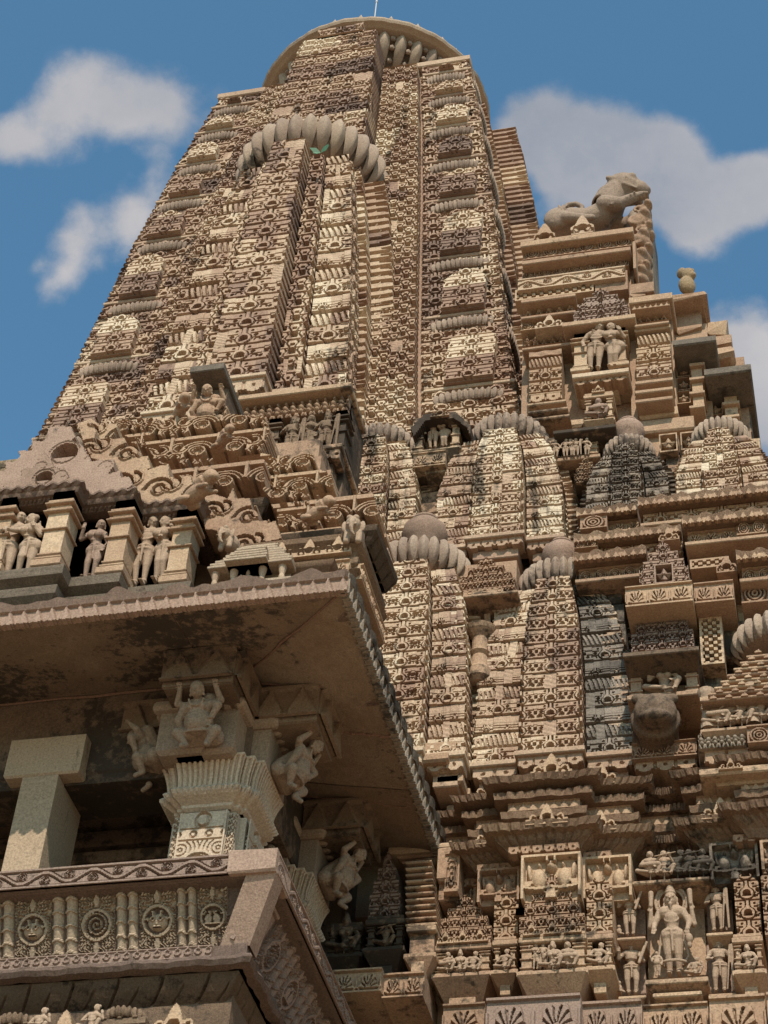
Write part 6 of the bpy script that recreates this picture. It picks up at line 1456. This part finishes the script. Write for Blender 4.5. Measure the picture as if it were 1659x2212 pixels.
frieze_block(1365,1303,1480,1320,12.6,scallop,'scalloped fringe under the leaf-carved ledge',dep=.03,tint=.45,name='scallop_fringe',cat='fringe',thick=.3)
frieze_block(1362,1300,1496,1402,12.72,lambda x,y,w,h: udg(x,y,w,h),'red-brown gable with a tiny shrine, above the seated goddess',dep=.09,tint=.4,name='shrine_gable',cat='gable panel',mat=M_RED,thick=.4)
ledge('dark pitched slab sheltering the seated goddess',1345,1402,1510,1412,12.45,flare=.04,h2=.05,name='shade_slab',mat=M_SOOT)
niche('wall_niche','tall niche of the seated goddess, between two slim carved pillars',1362,1428,1506,1500,12.68,corb=False,tint=.5)
fig('goddess_statue','seated_goddess','four-armed goddess seated above the great round spout',1437,1505,1435,12.72,mat=M_STATUE,unit=.62,group=None)
frieze_block(1512,1332,1562,1434,12.8,checker,'rectangular pierced lattice panel of small squares',dep=.05,tint=.75,name='pierced_lattice',cat='lattice',cell=.006)
def spout():
    def f(mb):
        capsule(mb,(0,.5,.0),(0,-.1,.05),.34,.30,20); ellip(mb,(0,-.18,.05),(.31,.2,.30)); torus(mb,(0,-.02,.05),.31,.05,tilt=math.pi/2); 
        for k in range(26):
            a=2*math.pi*k/26; ellip(mb,(.34*math.cos(a),.03,.05+.34*math.sin(a)),(.03,.03,.03))
        capsule(mb,(-.26,-.15,.30),(.26,-.15,.30),.08,.08); ellip(mb,(0,-.3,-.14),(.24,.16,.10))
    proto('makara_spout',f,.018,M_SOOT,smooth=2); c=at(1412,1545,12.5); place('round_spout','makara_spout',(c[0],12.62,c[2]+.02),.56,.12,'great dark weathered round spout head below the seated goddess','spout')
spout()
frieze_block(1365,1600,1505,1634,12.75,lotus,'curl-carved block directly below the great round spout',dep=.04,tint=.4,name='curl_block',cat='carved block'); frieze_block(1370,1636,1505,1664,12.8,scallop,'scalloped fringe under the curl-carved block',dep=.04,tint=.42,name='scallop_fringe',cat='fringe')
masonry('blackened plain ashlar blocks right of the grey-banded spire',((1290,1180,1350,1260,.4),(1312,1262,1345,1300,.25),(1318,1302,1348,1345,.22),(1330,1345,1352,1400,.25),(1335,1400,1360,1470,.28),(1500,1320,1514,1440,.5),(1562,1340,1610,1420,.6),(1508,1440,1560,1500,.55),(1270,1165,1330,1180,.4)),12.98,M_BLACK,.004)
def phamsana():
    th=thing('tiered_roof_shrine','low tiered roof of thin slabs with a ribbed disc, at the right edge','tiered roof',tuple(at(1600,1500,12.4)))
    for k in range(8):
        mb=MB(); y=1408+k*13; blk(mb,1612-k*14,y,1760,y+6,12.62-.035*k,.8,tint=.5,bev=.008); blk(mb,1618-k*14,y+6,1760,y+13,12.70-.035*k,.8,tint=.28)
        for j in range(5): 
            xx=Xp(1625-k*14+j*34,y,12.6-.035*k); zq=Zp(1625,y,12.61-.035*k); panel(mb,(xx,12.605-.035*k,zq-.012),ex,ez,.09,.03,lambda a,b: np.where(np.abs(a-.045)<.045-b*1.2,1,np.nan),.01,.03,.009,Nn=-ey)
        mb.obj('roof_tier',M_WALL,th)
    mb=MB(); c=at(1655,1385,12.9); ribdisc(mb,(c[0]+.12,13.0,c[2]),.42,.13,nrib=26,tint=.5); mb.obj('ribbed_disc',M_PETAL,th)
phamsana()
niche('wall_niche','long open niche with seated figures and round columns at the right edge',1520,1512,1700,1572,12.50,deep=.3,tint=.45)
for i,(px,k,l) in enumerate(((1552,'seated_drummer','first seated figure from the left in the long open niche'),(1578,'seated_flute_player','seated flute player in the middle of the long open niche'),(1603,'seated_dancer','seated figure just left of the inner round column'),(1645,'seated_dancer','seated figure right of the inner round column at the photo edge'))): fig('seated_figure',k,l,px,1572-.15*(px-1552),1520-.15*(px-1552),12.6,unit=.6,mat=M_STATUE)
def columns():
    for px,l in ((1530,'turned stone column at the left end of the long open niche'),(1628,'inner turned stone column of the long open niche')):
        c=at(px,1573-.1*(px-1530),12.5); mb=MB(); lathe(mb,(c[0],12.52,c[2]),[(.06,0),(.06,.05),(.04,.07),(.05,.12),(.04,.17),(.055,.2),(.04,.24),(.05,.30),(.065,.34),(.07,.38)],14,tint=.6); tag(mb.obj('turned_column',M_STATUE),l,'column')
columns()
frieze_block(1507,1575,1610,1612,12.45,lambda x,y,w,h: figures_relief(x,y,w,h,7,2)*.8,'narrow frieze of tiny crowded figures under the long open niche',dep=.05,tint=.4,name='figure_frieze',cat='frieze',thick=.5,mat=M_BLACK)
frieze_block(1613,1562,1720,1600,12.38,acanthus,'leafy frieze block under the long open niche, cut by the right edge',dep=.04,tint=.42,name='leaf_frieze',cat='frieze',thick=.5)
frieze_block(1520,1614,1720,1645,12.5,scallop,'scalloped fringe under the frieze of tiny figures',dep=.05,tint=.42,name='scallop_fringe',cat='fringe',thick=.4)
for k,(l,t,r,b,Y,lab) in enumerate(((1510,1652,1720,1668,12.45,'slab with small crests right of the great spout base'),(1545,1672,1720,1690,12.55,'thinner slab below the crest slab at the right edge'))):
    mb=MB(); blk(mb,l,t,r,b,Y,.6,tint=.5,bev=.012); tag(mb.obj('plain_slab',M_WALL),lab,'slab')
frieze_block(1550,1635,1605,1660,12.42,arch_top,'small arched crest standing on the slab right of the spout base',dep=.04,tint=.6,name='arch_crest',cat='crest',thick=.08)
# ================================================================ side gable block (upper right)
S0=13.75
def side_gable():
    th=thing('side_gable_tower','great side gable mass with stepped bays rising right of the main spire','gable tower',(-1.5,S0,13.7))
    def X_(x,y=700): return Xp(x,y,S0)
    mb=MB()
    box(mb,X_(1124,700),X_(1365,560),S0+.16,19,13.3,Zp(1250,505,S0),tint=.45,bev=.02)
    box(mb,X_(1360,800),X_(1455,760),S0+.05,19,13.3,Zp(1410,650,S0),tint=.45,bev=.02)
    box(mb,X_(1450,800),X_(1528,760),S0+.25,19,13.3,Zp(1490,700,S0+.25),tint=.4,bev=.02)
    box(mb,X_(1520,850),X_(1612,850),S0+.40,19,13.3,Zp(1570,772,S0+.4),tint=.35,bev=.02)
    mb.obj('core',M_WALL,th)
    P=lambda l,t,r,b,f,d=.05,Y=S0,mat=None,tint=.5,name='relief_band',th_=.2: (lambda mb:(ppanel(mb,l,t,r,b,Y,f,d,th_,.0085,tint),mb.obj(name,mat or M_WALL,th)))(MB())
    # the bands slope with perspective so each is a level course of its own
    def lv(l,r,y,h,f,d=.05,Y=S0,mat=None,tint=.5,name='relief_band',thk=.2):
        c=(l+r)/2; z1=Zp(c,y,Y); z0=Zp(c,y+h,Y); a=Xp(l,y,Y); b=Xp(r,y,Y); mb=MB()
        panel(mb,(a,Y,z0),ex,ez,b-a,z1-z0,lambda x,yy:f(x,yy,b-a,z1-z0),d,thk,.0085,tint,Nn=-ey); mb.obj(name,mat or M_WALL,th)
    flat=lambda x,y,w,h: rough_(x,y)
    def slab(l,r,y,h,Y,t=.5,mat=None,name='ledge'):
        c=(l+r)/2; z1=Zp(c,y,Y); z0=Zp(c,y+h,Y); mb=MB(); box(mb,Xp(l,y,Y),Xp(r,y,Y),Y,Y+.8,z0,z1,tint=t,bev=.01); mb.obj(name,mat or M_WALL,th)
    slab(1125,1368,505,12,S0-.14,.6); lv(1131,1364,519,26,acanthus,.04,S0-.05); slab(1128,1362,547,9,S0-.12,.55); slab(1133,1358,558,7,S0-.04,.4)
    lv(1128,1358,566,22,acanthus,.04,S0+.0); lv(1119,1350,588,24,vine,.035,S0-.05,tint=.7,mat=M_TOWER); lv(1113,1282,615,24,lambda x,y,w,h:checker(x,y,w,h,.045),.05,S0,tint=.55)
    lv(1285,1355,588,40,flat,.02,S0+.01,tint=.4)
    lv(1129,1241,648,28,lambda x,y,w,h: figures_relief(x,y,w,h,5,4),.10,S0+.02); slab(1126,1243,640,7,S0-.08,.5); slab(1126,1243,676,6,S0-.08,.5)
    lv(1125,1218,684,24,lambda x,y,w,h: acanthus(x,y,w,h),.05,S0-.02,tint=.6); lv(1129,1221,716,27,lambda x,y,w,h: figures_relief(x,y,w,h,5,5),.10,S0+.02,tint=.4); slab(1128,1238,744,6,S0-.10,.4); slab(1130,1230,752,6,S0-.04,.35)
    for (l,t,r,b,ff,mt) in ((1153,480,1198,524,arch_top,M_WALL),(1232,462,1282,504,arch_top,M_TOWER),(1153,676,1218,706,arch_top,M_TOWER),(1238,622,1357,690,udg,M_RED)):
        P(l,t,r,b,ff,.07,S0-.12,mt,.6,'crest_block',.25)
    # chipped upper wall blocks
    slab(1366,1372,520,60,S0-.05,.4)
    slab(1214,1372,686,10,S0-.26,.45,M_WALL,'awning'); slab(1222,1365,694,7,S0-.16,.3,M_WALL,'awning')
    lv(1240,1356,698,20,flat,.02,S0-.06,tint=.4,thk=.3)
    slab(1236,1358,800,10,S0-.26,.7,M_TOWER); lv(1240,1354,811,16,scallop,.04,S0-.22,tint=.55); lv(1252,1336,826,22,lambda x,y,w,h:acanthus(x,y,w,h),.04,S0-.06,tint=.8,mat=M_TOWER)
    # left mini tower
    for i,(y,h,f,t) in enumerate(((757,10,flat,.5),(768,24,lambda x,y,w,h: rolls(x,y+h,h,w),.5),(794,26,lambda x,y,w,h: jaala(x,y,h,w/2,.8),.45),(822,24,lambda x,y,w,h: jaala(x,y,h,w/2,.8),.4),(848,18,lambda x,y,w,h: scallop(x,y,w,h),.5),(868,12,flat,.45),(884,10,flat,.4))):
        lv(1143,1213,y,h,f,.05,S0-.10,tint=t)
    slab(1140,1222,866,6,S0-.2,.5); slab(1140,1226,882,6,S0-.24,.5); slab(1140,1230,898,6,S0-.2,.45)
    # right mini tower
    slab(1358,1452,636,14,S0-.24,.5,M_WALL,'awning'); lv(1364,1446,656,8,triangles,.03,S0-.22)
    lv(1372,1442,668,26,lambda x,y,w,h: figures_relief(x,y,w,h,4,6),.08,S0-.10); slab(1370,1445,696,6,S0-.18,.5); slab(1370,1448,704,8,S0-.14,.4)
    lv(1376,1446,716,26,lambda x,y,w,h: rolls(x,y+h,h,w),.06,S0-.12,tint=.5); lv(1374,1448,746,32,lambda x,y,w,h: jaala(x,y,h/1.2,w/2,1.0),.05,S0-.13,tint=.55); lv(1374,1450,782,30,lambda x,y,w,h: jaala(x,y,h/1.2,w/2,1.0),.05,S0-.13,tint=.65,mat=M_TOWER)
    for k in range(3): slab(1372,1453,818+k*20,8,S0-.20,.5); lv(1378,1450,826+k*20,12,flat,.02,S0-.08,tint=.35)
    # rosette bays and dark deep eaves on the right
    for k,(y) in enumerate((786,815,844)): lv(1460,1491,y,27,rosette,.06,S0+.10,name='rosette_panel')
    for k,(y) in enumerate((842,870)): lv(1528,1560,y,26,rosette,.06,S0+.30,name='rosette_panel')
    for (l,r,y0,y1,Y) in ((1494,1517,752,880,S0+.02),(1565,1592,808,930,S0+.22)):
        mb=MB(); blk(mb,l,y0,r,y1,Y,.4,tint=.6,bev=.008)
        for q in np.linspace(y0,y1-6,5): blk(mb,l-5,q,r+5,q+6,Y-.05,.4,tint=.5,bev=.006)
        mb.obj('bay_pillar',M_WALL,th)
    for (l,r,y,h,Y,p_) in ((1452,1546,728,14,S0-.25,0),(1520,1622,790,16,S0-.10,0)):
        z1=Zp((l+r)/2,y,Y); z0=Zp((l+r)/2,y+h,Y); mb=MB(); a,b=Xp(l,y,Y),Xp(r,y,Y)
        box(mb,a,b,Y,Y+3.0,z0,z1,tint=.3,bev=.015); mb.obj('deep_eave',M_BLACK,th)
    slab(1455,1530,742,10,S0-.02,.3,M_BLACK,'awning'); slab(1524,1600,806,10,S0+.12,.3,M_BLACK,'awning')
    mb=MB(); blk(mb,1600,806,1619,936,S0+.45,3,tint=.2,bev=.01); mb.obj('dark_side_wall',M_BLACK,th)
    for (l,t,r,b,Y,q) in ((1418,632,1528,646,S0+.0,.4),(1455,648,1515,712,S0+.2,.55),(1500,640,1527,715,S0+.5,.35),(1527,692,1572,720,S0+.3,.6),(1532,722,1582,748,S0+.3,.55),(1540,748,1585,772,S0+.25,.5),(1360,615,1392,640,S0+.0,.4)):
        mb=MB(); blk(mb,l,t,r,b,Y,.8,tint=q,bev=.03,jit=.012); mb.obj('broken_stone',M_WALL,th)
    # ridge of worn scrolls down the front edge, against the sky
    mb=MB()
    for k,(px,py,rr) in enumerate(((1393,468,.09),(1386,492,.12),(1396,512,.08),(1384,535,.12),(1394,560,.08),(1381,578,.12),(1390,600,.09),(1378,612,.10))):
        c=at(px,py,S0+.3); ellip(mb,c,(rr*.9,rr*1.5,rr*1.3),rot=(k*.7,'Y')); ellip(mb,c+np.array([.05,-.1,.07]),(rr*.6,rr,rr*.5),rot=(.6-k,'Y')); torus(mb,c+np.array([-.04,-.12,0]),rr*.7,rr*.22,tilt=1.4)
    me=fuse(mb,'worn_scroll_ridge',M_WALL,.016,1,.45); o=bpy.data.objects.new('worn_scroll_ridge',me); COL.objects.link(o); o.parent=th; o.matrix_parent_inverse=th.matrix_world.inverted()
    mb=MB(); box(mb,Xp(1372,560,S0+.5),Xp(1411,560,S0+.5),S0+.45,S0+1.1,Zp(1390,632,S0+.5),Zp(1390,465,S0+.5),tint=.3,bev=.03); mb.obj('edge_slab',M_BLACK,th)
    slab(1362,1412,610,22,S0-.0,.35)
side_gable()
pilaster('left scroll-capped pilaster of the upper right couple niche',Xp(1254,760,S0-.15),S0-.15,Zp(1254,806,S0-.15),Zp(1254,720,S0-.15),.13,M_WALL,.2,'small_pilaster','pilasters of the upper right couple niche')
pilaster('right scroll-capped pilaster of the upper right couple niche',Xp(1337,745,S0-.15),S0-.15,Zp(1337,794,S0-.15),Zp(1337,706,S0-.15),.13,M_WALL,.2,'small_pilaster','pilasters of the upper right couple niche')
fig('couple_statue','couple_embracing','leaning embracing couple in the niche high on the right gable',1284,802,718,S0-.12,mat=M_STATUE,lean=.08)
niche('wall_niche','tiny shrine niche with arched top, below the couple high on the right gable',1266,862,1322,908,S0-.25,crest=1,tint=.55); fig('seated_figure','seated_drummer','tiny seated figure in the shrine below the high couple niche',1294,906,868,S0-.15,unit=.6,mat=M_PINK)
niche('wall_niche','row niche of small standing figures left of the ball-topped spire',1185,955,1290,990,13.55,deep=.12,corb=False,tint=.5)
for i,px in enumerate((1200,1222,1245,1268)): fig('standing_figure',('woman','couple_embracing','staff_bearer','woman')[i],('leftmost','second','third','rightmost')[i]+' tiny standing figure of the row left of the ball-topped spire',px,989-i*1.5,957-i*1.5,13.58,group='tiny standing figures beside the ball-topped spire')
frieze_block(1240,985,1290,1040,13.5,udg,'small carved gable below the row of tiny standing figures',dep=.06,tint=.6,name='carved_gable',cat='gable')
ledge('dark dogtooth slab above the row of tiny standing figures',1195,922,1330,930,13.4,flare=.03,h2=.04,name='shade_slab',mat=M_SOOT)
for (l,r,t,b,lab) in ((1424,1463,936,975,'square rosette panel right of the stone ball finial'),(1470,1505,932,970,'square rosette panel left of the rightmost small spire')): frieze_block(l,t,r,b,13.65,rosette,lab,dep=.06,tint=.5,name='framed_rosette',cat='rosette')
masonry('rough plain ashlar blocks under the upper right gable',((1380,880,1465,900,.75),(1378,902,1500,930,.45),(1440,980,1480,1060,.5),(1395,975,1420,1020,.45),(1200,905,1260,922,.5),(1262,910,1312,930,.6),(1618,945,1645,1055,.65)),13.72,M_WALL,.004)
# bust and lion against the sky
def bust(mb):
    ellip(mb,(0,0,.35),(.3,.25,.4)); ellip(mb,(.05,-.05,.85),(.24,.24,.3)); ellip(mb,(.12,-.2,.72),(.12,.14,.12)); ellip(mb,(-.12,.1,1.05),(.15,.2,.2)); ellip(mb,(.1,-.2,.95),(.1,.1,.08))
proto('worn_bust',bust,.035,M_RIM); place('worn_bust','worn_bust',tuple(at(1485,632,S0+.1)),.32,.6,'eroded yellowish bust standing on the stepped roof edge against the sky','statue')
def lion(mb):
    # faces +X, seen from its side; one unit = body length
    sp=[((-.48,0,.16),.17),((-.30,0,.20),.185),((-.10,0,.20),.15),((.10,0,.26),.165),((.22,0,.40),.175)]
    for (a,ra),(b,rb) in zip(sp[:-1],sp[1:]): capsule(mb,a,b,ra,rb,16)
    capsule(mb,(.20,0,.38),(.28,0,.62),.18,.18,16)              # neck
    ellip(mb,(.40,0,.70),(.26,.19,.20),rot=(.35,'Y')); ellip(mb,(.60,0,.62),(.13,.13,.12)); ellip(mb,(.70,0,.62),(.05,.06,.04)); capsule(mb,(.56,0,.60),(.60,0,.56),.05,.05); capsule(mb,(.44,0,.50),(.60,0,.44),.075,.05)
    for e in (-1,1):
        ellip(mb,(.52,e*.13,.74),(.06,.05,.05)); capsule(mb,(.40,e*.16,.60),(.56,e*.12,.54),.02,.015,6); capsule(mb,(.26,e*.14,.72),(.20,e*.16,.74),.05,.03); capsule(mb,(.36,e*.11,.76),(.50,e*.10,.74),.03,.02)
        capsule(mb,(.14,e*.12,.30),(.34,e*.15,.24),.115,.085,12); capsule(mb,(.34,e*.15,.24),(.56,e*.13,.36),.075,.055,12); ellip(mb,(.62,e*.12,.37),(.09,.06,.05))
        for k in range(4): capsule(mb,(.66,e*(.08+.028*k),.375),(.72,e*(.08+.028*k),.36),.02,.016,6)
        ellip(mb,(-.46,e*.14,.14),(.20,.10,.17)); capsule(mb,(-.36,e*.18,.08),(-.12,e*.18,.03),.08,.055,10); capsule(mb,(-.12,e*.18,.03),(.0,e*.18,.02),.05,.04)
        for k in range(8): ellip(mb,(.20+.05*k,e*(.205),.17+.012*k+.004*k*k*.5),(.016,.016,.016))
        for k in range(3): capsule(mb,(-.44+.05*k,e*.225,.28),(-.40+.05*k,e*.235,.19),.012,.009,5)
        for k in range(3): capsule(mb,(.10+.04*k,e*.165,.46),(.13+.04*k,e*.17,.38),.010,.008,5)
    for k in range(6): torus(mb,(.20+.022*k,0,.56+.035*k-.02),.155-.004*k,.020,tilt=0)
    for k in range(7): torus(mb,(.205-.012*k,0,.60-.025*k),.168,.014,tilt=0)
    tl=[(-.56,.02,.18),(-.60,.05,.36),(-.42,.06,.47),(-.24,.06,.45),(-.16,.05,.36),(-.22,.04,.29)]
    tl=[(-.46,.0,.30),(-.44,.0,.46),(-.36,.0,.55),(-.25,.0,.55),(-.17,.0,.48),(-.17,0,.40)]
    for a,b in zip(tl[:-1],tl[1:]): capsule(mb,a,b,.034,.034,8)
    # kneeling figure held between the paws
    ellip(mb,(.52,0,.12),(.09,.10,.13)); ellip(mb,(.58,0,.28),(.06,.06,.07)); capsule(mb,(.50,-.08,.02),(.66,-.08,.12),.05,.04); capsule(mb,(.50,.08,.02),(.66,.08,.12),.05,.04)
    for e in (-1,1): pass
proto('lion',lion,.014,M_LION if 'M_LION' in globals() else M_PETAL,tint=.45,smooth=3)
L0=at(1262,493,S0+.5); place('lion_statue','lion',(L0[0]+.12,S0+.55,L0[2]-.02),1.02,.0,'crouching stone lion with curled tail and raised paws, on the gable roof against the sky','lion statue',sx=.86)
# ================================================================ ground
def ground():
    mb=MB(); S=3000
    mb.add([(-S,-S,-1.6),(S,-S,-1.6),(S,S,-1.6),(-S,S,-1.6)],[(0,1,2,3)])
    o=mb.obj('ground',M_GROUND); o['kind']='structure'
ground()
